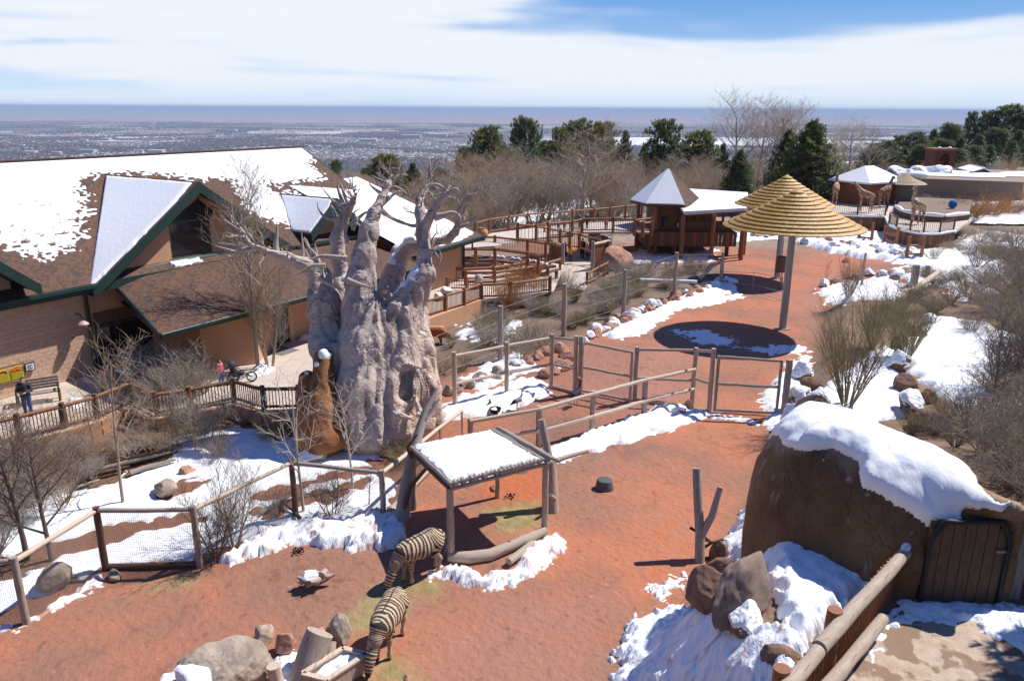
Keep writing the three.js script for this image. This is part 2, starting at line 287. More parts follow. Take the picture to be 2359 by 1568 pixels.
// ---------- the land ----------
const TOE = [[1.6, -8], [2.3, -15.4], [2.9, -16.7], [5.1, -19.4], [6.0, -20.5], [7.6, -23.4], [10.9, -31], [15.8, -40.4], [21.1, -52], [28.7, -62.2], [42, -73], [75, -95]];
function toeDist(x, z) {                              // metres to the right of the foot of the bank along the yard's right side
  let best = 1e9, s = 1;
  for (let i = 0; i + 1 < TOE.length; i++) {
    const [ax, az] = TOE[i], [bx, bz] = TOE[i + 1], ex = bx - ax, ez = bz - az, t = clamp(((x - ax) * ex + (z - az) * ez) / (ex * ex + ez * ez)), dx = x - ax - t * ex, dz = z - az - t * ez, d = dx * dx + dz * dz;
    if (d < best) { best = d; s = ex * (z - az) - ez * (x - ax) > 0 ? 1 : -1; }
  }
  return s * Math.sqrt(best);
}
const BED = [[0, 1075], [420, 1015], [690, 1000], [640, 1060], [400, 1120], [0, 1190], [-200, 1240], [-200, 1100]].map(p => GY(p[0], p[1], 0));
function groundY(x, z) {
  const d = toeDist(x, z), near = sm(-28, -21, z), far = sm(-70, -100, z);
  let y = mix(1.0, 3, near) * sm(0, mix(2.2, 3.4, near), d) + mix(0.06, 0, near) * clamp(d - 2, 0, 40) * (1 - far);
  y += 0.05 * fbm(x * 0.35, z * 0.35, 3) * (1 - near * sm(2, 4, d)) + 0.02 * n2(x * 1.9, z * 1.9);
  if (x < 0 && z < -17) y -= 0.45 * sm(0, 2.5, sdPoly(x, z, BED));
  return y;
}
function hillY(x, z) {                                // the wider land: falls away behind the yard, rises in a hill on the right
  const f = -z;
  let y = -0.8 - 0.035 * Math.max(0, f - 108) - 0.22 * Math.max(0, f - 190 - 150 * sm(20, 120, x)) + 1.2 * fbm(x * 0.02, z * 0.02, 3);
  y += sm(88, 210, x - (f - 220) * 0.22) * (11 + 1.5 * fbm(x * 0.03, z * 0.03, 3)) * sm(85, 170, f) * sm(700, 330, f);
  if (x > 40) y += 1.8 * sm(40, 75, x) * sm(95, 110, f) * sm(190, 150, f);
  return y;
}
function G(u, v) {                                    // where the ray through (u, v) meets the ground
  const d = ray(u, v), p = EYE.clone(); let t = 8;
  for (let i = 0; i < 900; i++) { p.copy(EYE).addScaledVector(d, t); const g = p.y - groundY(p.x, p.z); if (g < 0) { let lo = t - 0.3 - t * 0.003, hi = t; for (let k = 0; k < 18; k++) { const m = (lo + hi) / 2; p.copy(EYE).addScaledVector(d, m); if (p.y < groundY(p.x, p.z)) hi = m; else lo = m; } return p; } t += 0.3 + t * 0.003; if (t > 180) break; }
  return GY(u, v, 0);
}
const onG = (x, z, dy = 0) => V(x, groundY(x, z) + dy, z);
const POLY = (...a) => { const P = []; for (let i = 0; i < a.length; i += 2) P.push(G(a[i], a[i + 1])); return P; };

const Z0 = -112, Z1 = -7, X0 = -34, X1 = 54;
{
  const bed = POLY(-150, 1020, 300, 960, 690, 960, 940, 1010, 980, 1090, 900, 1190, 470, 1310, 230, 1330, 0, 1430, -150, 1480);
  const shrubs = POLY(990, 720, 1280, 640, 1440, 590, 1560, 610, 1650, 610, 1690, 655, 1500, 705, 1340, 775, 1230, 830, 1040, 850, 1000, 900);
  const straw = [POLY(815, 1410, 860, 1350, 960, 1325, 1020, 1340, 930, 1405, 880, 1450, 790, 1450), POLY(1110, 1175, 1200, 1150, 1250, 1155, 1250, 1205, 1150, 1230), POLY(345, 1340, 455, 1312, 450, 1345, 270, 1380), POLY(840, 1530, 900, 1500, 960, 1568, 850, 1600)];
  const pink = [POLY(1340, 800, 1560, 815, 1620, 930, 1450, 960, 1350, 960), POLY(1120, 1390, 1420, 1370, 1360, 1600, 950, 1600), POLY(1880, 640, 1940, 620, 1960, 700, 1870, 760, 1830, 700)];
  const bb = P => { let a = 1e9, b = -1e9, c = 1e9, d = -1e9; for (const q of P) { a = Math.min(a, q.x - 3); b = Math.max(b, q.x + 3); c = Math.min(c, q.z - 3); d = Math.max(d, q.z + 3); } P.bb = [a, b, c, d]; }, sdq = (x, z, P) => { if (!P.bb) bb(P); const q = P.bb; return x < q[0] || x > q[1] || z < q[2] || z > q[3] ? -9 : sdPoly(x, z, P); };
  const wet = POLY(1090, 1085, 1240, 1060, 1280, 1150, 1130, 1160);
  const n = 1792, t = colTex(n, n, (u, v) => {
    const x = mix(X0, X1, u), z = mix(Z1, Z0, v);
    const a = fbm(x * 0.22, z * 0.22, 4), b = fbm(x * 1.1 + 7, z * 1.1, 4), c = n2(x * 6.5, z * 6.5), e = n2(x * 3.1 + 40, z * 3.1);
    let k = mix3([0.43, 0.158, 0.085], [0.275, 0.134, 0.090], clamp(0.5 + 2.2 * a + 0.6 * b)); k = mix3(k, [0.34, 0.165, 0.108], 0.6 * sm(0.0, 0.35, fbm(x * 0.12 + 5, z * 0.12, 3)));
    k = mix3(k, [0.44, 0.140, 0.055], sm(0.15, 0.5, b - 0.4 * a) * 0.7);
    if (z > -75) for (const P of pink) { const s = sdq(x, z, P); if (s > -2) k = mix3(k, [0.35, 0.160, 0.112], 0.9 * sm(-1.0, 1.0, s + 1.4 * b)); }
    const tr = Math.abs(fbm(x * 0.33 + 20, z * 0.2 + 3, 3)); k = mix3(k, [0.20, 0.092, 0.060], 0.42 * sm(0.05, 0.0, tr) * sm(-0.2, 0.3, b + c * 0.4));
    // hoof marks, dung and litter
    const sp = e + 0.6 * c + 0.9 * a; if (sp > 0.55) k = mix3(k, [0.17, 0.08, 0.052], 0.6 * sm(0.55, 1.0, sp));
    if (c > 0.66) k = mix3(k, [0.13, 0.07, 0.05], 0.55); else if (c < -0.7) k = mix3(k, [0.47, 0.27, 0.18], 0.6);
    if (x < 6 && z > -50) {
      for (const P of straw) { const s = sdq(x, z, P); if (s > -1.5) k = mix3(k, mix3([0.34, 0.27, 0.12], [0.22, 0.20, 0.075], clamp(0.5 + e)), 0.85 * sm(-0.45, 0.55, s + 0.9 * b + 0.35 * c)); }
      const sw = sdq(x, z, wet); if (sw > -1) k = mix3(k, [0.46, 0.12, 0.04], 0.8 * sm(-0.6, 0.6, sw + b));
    }
    const sb = sdq(x, z, bed); if (sb > -2) k = mix3(k, mix3([0.145, 0.085, 0.052], [0.26, 0.10, 0.06], clamp(0.5 + 1.2 * a + 0.8 * b)), 0.9 * sm(-0.8, 0.8, sb + b));
    const ss = sdq(x, z, shrubs); if (ss > -2) k = mix3(k, mix3([0.125, 0.088, 0.065], [0.20, 0.135, 0.095], clamp(0.5 + 1.2 * b)), sm(-0.8, 0.8, ss + b));
    const td = toeDist(x, z); if (td > -1.5) k = mix3(k, mix3([0.16, 0.10, 0.065], [0.26, 0.17, 0.11], clamp(0.5 + b + 0.5 * a)), sm(-1, 1.2, td + b));
    k = mix3(k, mix3([0.20, 0.145, 0.11], [0.34, 0.26, 0.20], clamp(0.5 + a + b)), sm(-74, -80, z + 3 * a - 0.12 * (x - 20)));
    const left = sm(3, -1, x - 0 * z) * sm(-46, -50, z); k = mix3(k, [0.24, 0.165, 0.12], left);
    return k;
  });
  t.wrapS = t.wrapT = THREE.ClampToEdgeWrapping;
  const g = new THREE.BufferGeometry(), xs = [], zs = []; for (let x = X0; x <= X1 + 1e-6; x += 0.4) xs.push(x);
  for (let z = Z1; z >= Z0 - 1e-6;) { zs.push(z); z -= 0.22 + 0.004 * -z; } zs.push(Z0 - 0.01);
  const p = [], uv = [], id = [], w = xs.length;
  zs.forEach((z, j) => xs.forEach((x, i) => { p.push(x, groundY(x, z), z); uv.push((x - X0) / (X1 - X0), (z - Z1) / (Z0 - Z1)); if (i && j) { const a = j * w + i; id.push(a - w - 1, a - w, a, a - w - 1, a, a - 1); } }));
  g.setAttribute('position', new THREE.Float32BufferAttribute(p, 3)); g.setAttribute('uv', new THREE.Float32BufferAttribute(uv, 2)); g.setIndex(id); g.computeVertexNormals();
  const bump = numTex(512, 512, (u, v) => 0.5 + 0.3 * fbm(u * 12, v * 12, 6, 12));
  structure('ground', g, mat([1, 1, 1], { map: t, rough: 0.95, bumpMap: rep(bump, 36, 44), bumpScale: 0.11 }), 'red earth of the yards with trampled patches');
}
{ // the wider hillside
  const p = [], id = [], xs = [], zs = []; for (let x = -420; x <= 560; x += 7) xs.push(x); for (let z = 30; z >= -1100; z -= z > -340 ? 6 : 25) zs.push(z);
  zs.forEach((z, j) => xs.forEach((x, i) => { const inside = x > X0 + 2 && x < X1 - 2 && z > Z0 + 4; const edge = Math.min(x - X0, X1 - x, z - Z0); p.push(x, inside ? -6 : (edge > -2 && z > Z0 ? -1.2 : z > -105 ? Math.min(groundY(clamp(x, X0, X1), Math.min(z, -8)), 3) - 0.35 : hillY(x, z)), z); if (i && j) { const a = j * xs.length + i; id.push(a - xs.length - 1, a - xs.length, a, a - xs.length - 1, a, a - 1); } }));
  const g = new THREE.BufferGeometry(); g.setAttribute('position', new THREE.Float32BufferAttribute(p, 3)); g.setIndex(id); g.computeVertexNormals();
  colors(g, (x, y, z) => { const a = fbm(x * 0.05, z * 0.05, 4), b = fbm(x * 0.3, z * 0.3, 3); let c = mix3([0.16, 0.115, 0.08], [0.30, 0.22, 0.155], clamp(0.5 + a + b)); const s = sm(0.02, 0.12, a + 0.4 * b - 0.16 + (x > 70 && z < -150 ? 0.34 : z > -104 ? -0.5 : 0)); return mix3(c, [0.84, 0.86, 0.9], s); });
  structure('hillside', g, mat([1, 1, 1], { vertexColors: true, rough: 0.95 }), 'wooded slope behind the yard with patches of snow');
}
{ // unseen wooded mountainside the yard lies on, added to cut sky light from behind
  const p = [], id = [], n = 44, m = 26; for (let j = 0; j <= m; j++) for (let i = 0; i <= n; i++) { const x = mix(-1500, 1500, i / n), z = 34 + Math.pow(j / m, 1.4) * 900, k = z - 34; p.push(x, 2 + Math.min(52, 0.8 * k * sm(0, 60, k)) + 5 * fbm(x * 0.012, z * 0.012, 4), z); if (i && j) { const a = j * (n + 1) + i, w = n + 1; id.push(a - w - 1, a - 1, a, a - w - 1, a, a - w); } }
  const g = new THREE.BufferGeometry(); g.setAttribute('position', new THREE.Float32BufferAttribute(p, 3)); g.setIndex(id); g.computeVertexNormals();
  colors(g, (x, y, z) => mix3([0.028, 0.036, 0.022], [0.15, 0.115, 0.085], sm(0.0, 0.3, fbm(x * 0.012, z * 0.012, 4)))); structure('added_mountain', g, mat([1, 1, 1], { vertexColors: true, rough: 1 }), 'unseen wooded slope added behind the viewer to cut sky light');
}
{ // the plain, four hundred metres lower, out to the horizon
  const p = [], id = [], rows = 200, cols = 420;
  for (let j = 0; j <= rows; j++) { const d = 900 * Math.pow(105, j / rows); for (let i = 0; i <= cols; i++) { const a = mix(-0.95, 0.95, i / cols), x = d * Math.tan(a), z = -d; let y = -400 + 26 * fbm(x / 5200, z / 5200, 4) * sm(9000, 22000, d) + 40 * sm(0.05, 0.3, fbm(x / 16000 + 4, z / 16000, 2)) * sm(26000, 60000, d); if (d < 1500) y -= 0;
    // snowy mesa on the right
    y += 46 * sm(0.0, 0.05, a - 0.03) * sm(0.42, 0.34, a) * sm(9300, 9900, d) * sm(12600, 11200, d) * (0.5 + 0.5 * fbm(x / 900, z / 900, 3)); p.push(x, y, z); if (i && j) { const q = j * (cols + 1) + i, w = cols + 1; id.push(q - w - 1, q - w, q, q - w - 1, q, q - 1); } } }
  const g = new THREE.BufferGeometry(); g.setAttribute('position', new THREE.Float32BufferAttribute(p, 3)); g.setIndex(id); g.computeVertexNormals();
  colors(g, (x, y, z) => {
    const d = -z, a = fbm(x / 2600, z / 3400, 4), b = fbm(x / 700 + 5, z / 900, 4), az = x / d;
    let c = mix3([0.085, 0.068, 0.062], [0.155, 0.120, 0.098], clamp(0.5 + 0.9 * b));                                                   // wooded town
    const prairie = sm(-0.05, 0.25, a + 0.25 * fbm(x / 9000 + 2, z / 14000, 3) - 0.05 + 0.5 * sm(17000, 30000, d) - 0.15 * sm(15000, 9000, d)); c = mix3(c, mix3([0.30, 0.225, 0.155], [0.42, 0.31, 0.215], clamp(0.5 + b)), prairie);
    const wood = sm(0.18, 0.4, fbm(x / 12000 + 8, z / 5200, 4)) * sm(14000, 22000, d); c = mix3(c, [0.045, 0.05, 0.055], wood * 0.8);
    const snow = sm(-0.02, 0.10, az + 0.06 * a) * sm(8600, 9600, d) * sm(13800, 11800, d) * sm(-0.25, 0.1, b + 0.2 + 0.3 * a); c = mix3(c, [0.82, 0.84, 0.88], snow);
    const sn2 = sm(0.22, 0.32, b + 0.25 * a) * sm(4500, 8000, d) * sm(24000, 11000, d) * 0.6; return mix3(c, [0.78, 0.80, 0.85], sn2);
  });
  structure('plain', g, mat([1, 1, 1], { vertexColors: true, rough: 1 }), 'wide hazy plain with the town spread over it to the horizon');
}

// ---------- snow lying on the ground ----------
const D = (...a) => a;
function snowPatch(label, pts, o = {}) {
  const P = POLY(...pts), holes = (o.holes || []).map(h => POLY(...h)), { edge = 0.5, f = 1.1, th = 0.10, lump = 0.08, dirt = 0, seed = 0, cell } = o;
  let x0 = 1e9, x1 = -1e9, z0 = 1e9, z1 = -1e9; for (const p of P) { x0 = Math.min(x0, p.x); x1 = Math.max(x1, p.x); z0 = Math.min(z0, p.z); z1 = Math.max(z1, p.z); }
  const pad = edge + 0.3; x0 -= pad; x1 += pad; z0 -= pad; z1 += pad;
  const c = cell || clamp(0.0042 * -(z0 + z1) / 2, 0.07, 0.4), nx = Math.ceil((x1 - x0) / c), nz = Math.ceil((z1 - z0) / c), H = new Float32Array((nx + 1) * (nz + 1)), S = seed * 17.3;
  for (let j = 0; j <= nz; j++) for (let i = 0; i <= nx; i++) {
    const x = x0 + i * c, z = z0 + j * c; let s = sdPoly(x, z, P); for (const h of holes) s = Math.min(s, -sdPoly(x, z, h));
    let e = s + edge * (1.3 * fbm(x * f + S, z * f, 3) + 0.8 * n2(x * f * 4 + S, z * f * 4));
    let t = -0.12;
    if (e > 0) { const r = n2(x * 3.2 + S, z * 3.2), q = n2(x * 7 + S, z * 7); t = th * Math.min(1, Math.sqrt(e / 0.35)) + lump * Math.min(1, e / 0.4) * (0.5 + 0.9 * Math.max(r, -0.3) + 0.5 * Math.abs(q)); } else t = Math.max(-0.12, e);
    H[j * (nx + 1) + i] = t;
  }
  const p = [], id = [], col = [], map = new Int32Array(H.length).fill(-1);
  const vtx = q => { if (map[q] < 0) { const x = x0 + (q % (nx + 1)) * c, z = z0 + Math.floor(q / (nx + 1)) * c; map[q] = p.length / 3; p.push(x, groundY(x, z) + H[q], z);
    let k = [0.87, 0.885, 0.915]; if (dirt) { const w = 0.6 * fbm(x * 2.1 + S + 9, z * 2.1, 3) + 0.75 * n2(x * 7 + S, z * 7) + (H[q] < 0.05 ? 0.25 : 0); k = mix3(k, [0.40, 0.19, 0.125], clamp(dirt * 1.6 * sm(0.24, 0.5, w))); } col.push(...k); } return map[q]; };
  for (let j = 0; j < nz; j++) for (let i = 0; i < nx; i++) { const a = j * (nx + 1) + i, b = a + 1, d = a + nx + 1, e = d + 1; if (Math.max(H[a], H[b], H[d], H[e]) <= 0) continue; id.push(vtx(a), vtx(d), vtx(b), vtx(b), vtx(d), vtx(e)); }
  if (!id.length) return;
  const g = new THREE.BufferGeometry(); g.setAttribute('position', new THREE.Float32BufferAttribute(p, 3)); g.setAttribute('color', new THREE.Float32BufferAttribute(col, 3)); g.setIndex(id); g.computeVertexNormals();
  fuv(g);
  return tag(mesh('snow', g, M.snowV), label, 'snow', null, 'stuff');
}
snowPatch('lumpy snow bank along the zebra fence beside the branch shelter', D(500, 1298, 560, 1258, 640, 1218, 700, 1200, 800, 1192, 900, 1180, 935, 1195, 925, 1250, 890, 1268, 800, 1268, 700, 1252, 620, 1272, 540, 1292), { th: 0.18, lump: 0.22, dirt: 0.55, edge: 0.45, seed: 1, f: 1.6 });
snowPatch('wide snow sheet with bare soil strips between the wire fence and the walkway', D(-40, 1420, 60, 1385, 240, 1310, 450, 1290, 700, 1195, 900, 1175, 905, 1110, 850, 1065, 910, 1025, 800, 1015, 690, 1010, 560, 985, 430, 985, 330, 1060, 150, 1120, -40, 1180), { th: 0.06, lump: 0.03, edge: 0.5, f: 0.7, seed: 2, dirt: 0.15,
  holes: [D(-40, 1290, 90, 1260, 230, 1215, 440, 1185, 470, 1195, 330, 1225, 180, 1270, 60, 1320, -40, 1350), D(540, 1150, 650, 1120, 800, 1080, 860, 1080, 760, 1110, 620, 1150), D(560, 1180, 700, 1140, 880, 1095, 890, 1105, 720, 1158, 580, 1195), D(330, 1140, 420, 1100, 460, 1110, 400, 1150), D(100, 1090, 300, 1040, 420, 1050, 330, 1090, 180, 1130)] });
snowPatch('dirty strip of snow at the foot of the wire fence, beside the lowest post', D(-40, 1452, 40, 1438, 120, 1400, 200, 1340, 235, 1320, 235, 1345, 190, 1375, 110, 1412, 30, 1452), { th: 0.1, lump: 0.12, dirt: 0.8, edge: 0.3, seed: 3, f: 1.8 });
snowPatch('long clean snow strip in front of the log pen', D(1215, 1058, 1260, 1035, 1330, 1008, 1420, 975, 1500, 945, 1545, 928, 1585, 945, 1650, 955, 1560, 985, 1480, 1010, 1400, 1032, 1300, 1062, 1235, 1078), { th: 0.14, lump: 0.14, dirt: 0.25, edge: 0.35, seed: 4, f: 1.7 });
snowPatch('snow inside the log pen beside the baobab', D(1005, 945, 1060, 915, 1140, 900, 1200, 870, 1262, 885, 1268, 905, 1200, 938, 1130, 958, 1040, 968, 1000, 965), { th: 0.14, lump: 0.14, dirt: 0.3, edge: 0.35, seed: 5, f: 1.6 });
snowPatch('snow among the rocks behind the log pen', D(1060, 880, 1120, 840, 1190, 815, 1240, 850, 1180, 870, 1100, 900), { th: 0.08, lump: 0.1, dirt: 0.3, edge: 0.6, seed: 6 });
snowPatch('snow edging the red giraffe yard along the row of rocks', D(1385, 772, 1440, 745, 1500, 718, 1560, 688, 1640, 652, 1690, 658, 1700, 672, 1630, 690, 1560, 716, 1520, 738, 1490, 765, 1430, 785), { th: 0.14, lump: 0.16, dirt: 0.2, edge: 0.5, seed: 7, f: 1.1 });
snowPatch('snow heaped round the bleached log in front of the shelter', D(985, 1325, 1040, 1302, 1110, 1328, 1170, 1312, 1225, 1255, 1285, 1235, 1305, 1262, 1250, 1310, 1190, 1348, 1120, 1362, 1060, 1345), { th: 0.15, lump: 0.2, dirt: 0.55, edge: 0.28, seed: 8, f: 2 });
snowPatch('snow along the rocks at the far side of the giraffe yard', D(1835, 545, 1900, 538, 1990, 548, 2050, 572, 2130, 590, 2130, 602, 2000, 596, 1910, 582, 1850, 562), { th: 0.2, lump: 0.3, edge: 0.8, seed: 9, f: 0.8, dirt: 0.2 });
snowPatch('snow below the giraffe boardwalk', D(1840, 540, 1960, 528, 2080, 540, 2200, 575, 2260, 590, 2140, 600, 2060, 575, 1960, 555), { th: 0.1, lump: 0.12, edge: 1.2, seed: 10, f: 0.6 });
snowPatch('snow on the path beside the bare willow clump', D(1890, 900, 1960, 850, 2010, 810, 2060, 790, 2075, 860, 2095, 960, 2010, 975, 1930, 960, 1860, 930), { th: 0.14, lump: 0.05, edge: 0.3, seed: 11, f: 0.8 });
snowPatch('broad smooth snowfield behind the earthen den', D(2090, 770, 2150, 735, 2260, 745, 2380, 790, 2400, 900, 2340, 960, 2220, 960, 2130, 890, 2080, 820), { th: 0.2, lump: 0.05, edge: 0.5, seed: 12, f: 0.6 });
snowPatch('snow round the rock circle at the edge of the giraffe yard', D(1885, 672, 1960, 640, 2060, 628, 2150, 640, 2110, 672, 2040, 690, 1950, 700), { th: 0.12, lump: 0.14, edge: 0.8, seed: 13, f: 0.9, dirt: 0.2 });
snowPatch('snow between the shrubs on the right bank', D(2060, 600, 2200, 585, 2300, 600, 2330, 660, 2210, 690, 2150, 650), { th: 0.12, lump: 0.1, edge: 1.5, seed: 14, f: 0.5 });
snowPatch('trampled snow on the bank below the boulders', D(1405, 1600, 1432, 1480, 1455, 1430, 1560, 1395, 1640, 1400, 1720, 1450, 1870, 1480, 1870, 1620), { th: 0.18, lump: 0.14, dirt: 0.35, edge: 0.3, seed: 15, f: 1.8, cell: 0.05 });
snowPatch('smooth shaded snow on the bank at the foot of the earthen den', D(1655, 1265, 1700, 1200, 1730, 1150, 1765, 1195, 1810, 1245, 1900, 1290, 2030, 1330, 1960, 1400, 1850, 1500, 1790, 1420, 1700, 1300), { th: 0.34, lump: 0.05, edge: 0.35, seed: 16, f: 1.2, cell: 0.06 });
snowPatch('peak of smooth snow against the left side of the den', D(1690, 1225, 1735, 1140, 1775, 1190, 1790, 1260, 1720, 1270), { th: 0.55, lump: 0.04, edge: 0.2, seed: 31, f: 1.2, cell: 0.06 });
snowPatch('strip of snow behind the orange willows on the right', D(2205, 497, 2300, 490, 2390, 495, 2390, 513, 2250, 512), { th: 0.15, lump: 0.12, edge: 1.0, seed: 32, f: 0.6 });
snowPatch('patchy snow on the scrub slope right of the curved railing', D(2200, 545, 2290, 535, 2380, 545, 2380, 580, 2300, 570, 2230, 575), { th: 0.08, lump: 0.1, edge: 1.6, seed: 33, f: 0.5 });
snowPatch('small scattered snow lumps at the bank foot beside the red yard', D(1480, 1360, 1570, 1325, 1590, 1340, 1520, 1380), { th: 0.06, lump: 0.1, dirt: 0.2, edge: 0.45, seed: 17, f: 2.6, cell: 0.06 });
snowPatch('snow along the den wall on the paved path', D(2095, 1372, 2200, 1388, 2300, 1392, 2420, 1420, 2460, 1580, 2330, 1500, 2240, 1440, 2140, 1440, 2060, 1445, 2015, 1540, 1995, 1530, 2050, 1430), { th: 0.12, lump: 0.08, edge: 0.22, seed: 18, f: 1.6, cell: 0.05 });
snowPatch('snow beside the far gate post below the bank', D(1755, 910, 1840, 820, 1875, 815, 1840, 920, 1800, 985, 1765, 992), { th: 0.1, lump: 0.12, dirt: 0.2, edge: 0.45, seed: 19 });
snowPatch('thin thawing snow in the shade of the thatched sunshade', D(1545, 758, 1640, 762, 1700, 785, 1680, 798, 1600, 786), { th: 0.02, lump: 0.03, edge: 0.9, seed: 20, f: 1.4 });
snowPatch('old snow at the end of the gate near the yard middle', D(1560, 700, 1700, 675, 1720, 682, 1600, 712), { th: 0.04, lump: 0.06, edge: 0.5, seed: 21, f: 1.4, dirt: 0.2 });
snowPatch('thin melting snow streaks on the red yard behind the gates', D(1700, 800, 1840, 795, 1870, 812, 1780, 818), { th: 0.03, lump: 0.05, edge: 0.6, seed: 22, f: 1.6, dirt: 0.2 });
snowPatch('snow beside the slender wood post by the trampled red pen', D(1600, 950, 1740, 965, 1745, 978, 1640, 962), { th: 0.05, lump: 0.08, edge: 0.3, seed: 23, f: 2.2, dirt: 0.2 });
snowPatch('snow pile on the terrace above the stucco wall', D(985, 692, 1005, 660, 1055, 648, 1075, 664, 1035, 688), { th: 0.35, lump: 0.3, edge: 0.6, seed: 24 });
snowPatch('strip of snow behind the far boardwalk', D(1150, 505, 1240, 482, 1330, 462, 1350, 478, 1260, 502, 1190, 520), { th: 0.15, lump: 0.15, edge: 1.2, seed: 25, f: 0.4 });
snowPatch('patches of snow under the brush beside the wire posts', D(1060, 760, 1130, 735, 1200, 745, 1160, 790, 1080, 780), { th: 0.06, lump: 0.08, edge: 1.2, seed: 26, f: 0.8 });
snowPatch('snow in the shade under the lodge', D(1420, 590, 1480, 575, 1560, 590, 1650, 575, 1640, 600, 1560, 606, 1460, 606), { th: 0.12, lump: 0.12, edge: 0.9, seed: 27, f: 0.6, dirt: 0.3 });
snowPatch('snow behind the lodge beside the shade posts', D(1650, 545, 1740, 535, 1800, 540, 1790, 550, 1700, 556, 1650, 560), { th: 0.15, lump: 0.15, edge: 0.9, seed: 28, f: 0.7 });
snowPatch('snow between the foreground boulder and the tree stump', D(610, 1600, 625, 1520, 660, 1490, 700, 1530, 790, 1530, 800, 1600), { th: 0.08, lump: 0.1, edge: 0.25, seed: 29, f: 2.2, dirt: 0.3, cell: 0.05 });
snowPatch('snow at the foot of the large grey boulder', D(345, 1600, 380, 1550, 440, 1520, 500, 1540, 520, 1600), { th: 0.08, lump: 0.08, edge: 0.2, seed: 30, f: 2, dirt: 0.3, cell: 0.05 });
// ---------- the big shingled animal house on the left ----------
const WALK = 0.6, EAVE = 5.0;
function frameOf(a, b) {                              // plan axes along an eave from a to b: s along, t inward, h up
  const e1 = b.clone().sub(a).setY(0).normalize(), e2 = V(e1.z, 0, -e1.x); if (e2.dot(V(a.x, 0, a.z)) < 0) e2.negate();
  const O = V(a.x, 0, a.z), f = { e1, e2, O, len: Math.hypot(b.x - a.x, b.z - a.z) };
  f.p = (s, t, h) => V(O.x + e1.x * s + e2.x * t, h, O.z + e1.z * s + e2.z * t);
  const st = q => { const d = q.clone().sub(O); return [d.x * e1.x + d.z * e1.z, d.x * e2.x + d.z * e2.z, q.y]; };
  const hit = (u, v, n, c) => { const d = ray(u, v), k = (c - n.dot(EYE)) / n.dot(d); return EYE.clone().addScaledVector(d, k); };
  f.T = (u, v, t) => st(hit(u, v, e2, e2.dot(O) + t)); f.S = (u, v, s) => st(hit(u, v, e1, e1.dot(O) + s)); f.H = (u, v, h) => st(GY(u, v, h));
  f.plane = (u, v, n, q) => st(hit(u, v, n, n.dot(q))); f.st = st;
  return f;
}
function snowSheet(o, eu, ev, lu, lv, cell, thick) {  // snow on a slope: o corner, eu / ev unit directions, thick(a, b) in metres
  const n = eu.clone().cross(ev).normalize(); if (n.y < 0) n.negate();
  const nu = Math.ceil(lu / cell), nv = Math.ceil(lv / cell), p = [], id = [], map = new Int32Array((nu + 1) * (nv + 1)).fill(-1), H = new Float32Array((nu + 1) * (nv + 1));
  for (let j = 0; j <= nv; j++) for (let i = 0; i <= nu; i++) H[j * (nu + 1) + i] = thick(i * lu / nu, j * lv / nv);
  const vtx = q => { if (map[q] < 0) { const a = (q % (nu + 1)) * lu / nu, b = Math.floor(q / (nu + 1)) * lv / nv, h = H[q]; map[q] = p.length / 3; p.push(o.x + eu.x * a + ev.x * b + n.x * h, o.y + eu.y * a + ev.y * b + n.y * h, o.z + eu.z * a + ev.z * b + n.z * h); } return map[q]; };
  const flip = eu.clone().cross(ev).y < 0;
  for (let j = 0; j < nv; j++) for (let i = 0; i < nu; i++) { const a = j * (nu + 1) + i, b = a + 1, c = a + nu + 1, d = c + 1; if (Math.max(H[a], H[b], H[c], H[d]) <= 0) continue; const t = [vtx(a), vtx(b), vtx(d), vtx(a), vtx(d), vtx(c)]; if (flip) t.reverse(); id.push(...t); }
  const g = new THREE.BufferGeometry(); g.setAttribute('position', new THREE.Float32BufferAttribute(p, 3)); g.setIndex(id); g.computeVertexNormals(); return fuv(g);
}
const poly2 = a => a.map(q => ({ x: q[0], z: q[1] }));
function roofSlab(mb, a, b, c, d, th = 0.16) { return mb.prism([a, b, c, d], V(0, -th, 0)); }
function uvRoof(g, eu, ev, o) { const p = g.attributes.position, u = []; for (let i = 0; i < p.count; i++) { const q = V(p.getX(i), p.getY(i), p.getZ(i)).sub(o); u.push(q.dot(eu), q.dot(ev)); } g.setAttribute('uv', new THREE.Float32BufferAttribute(u, 2)); return g; }

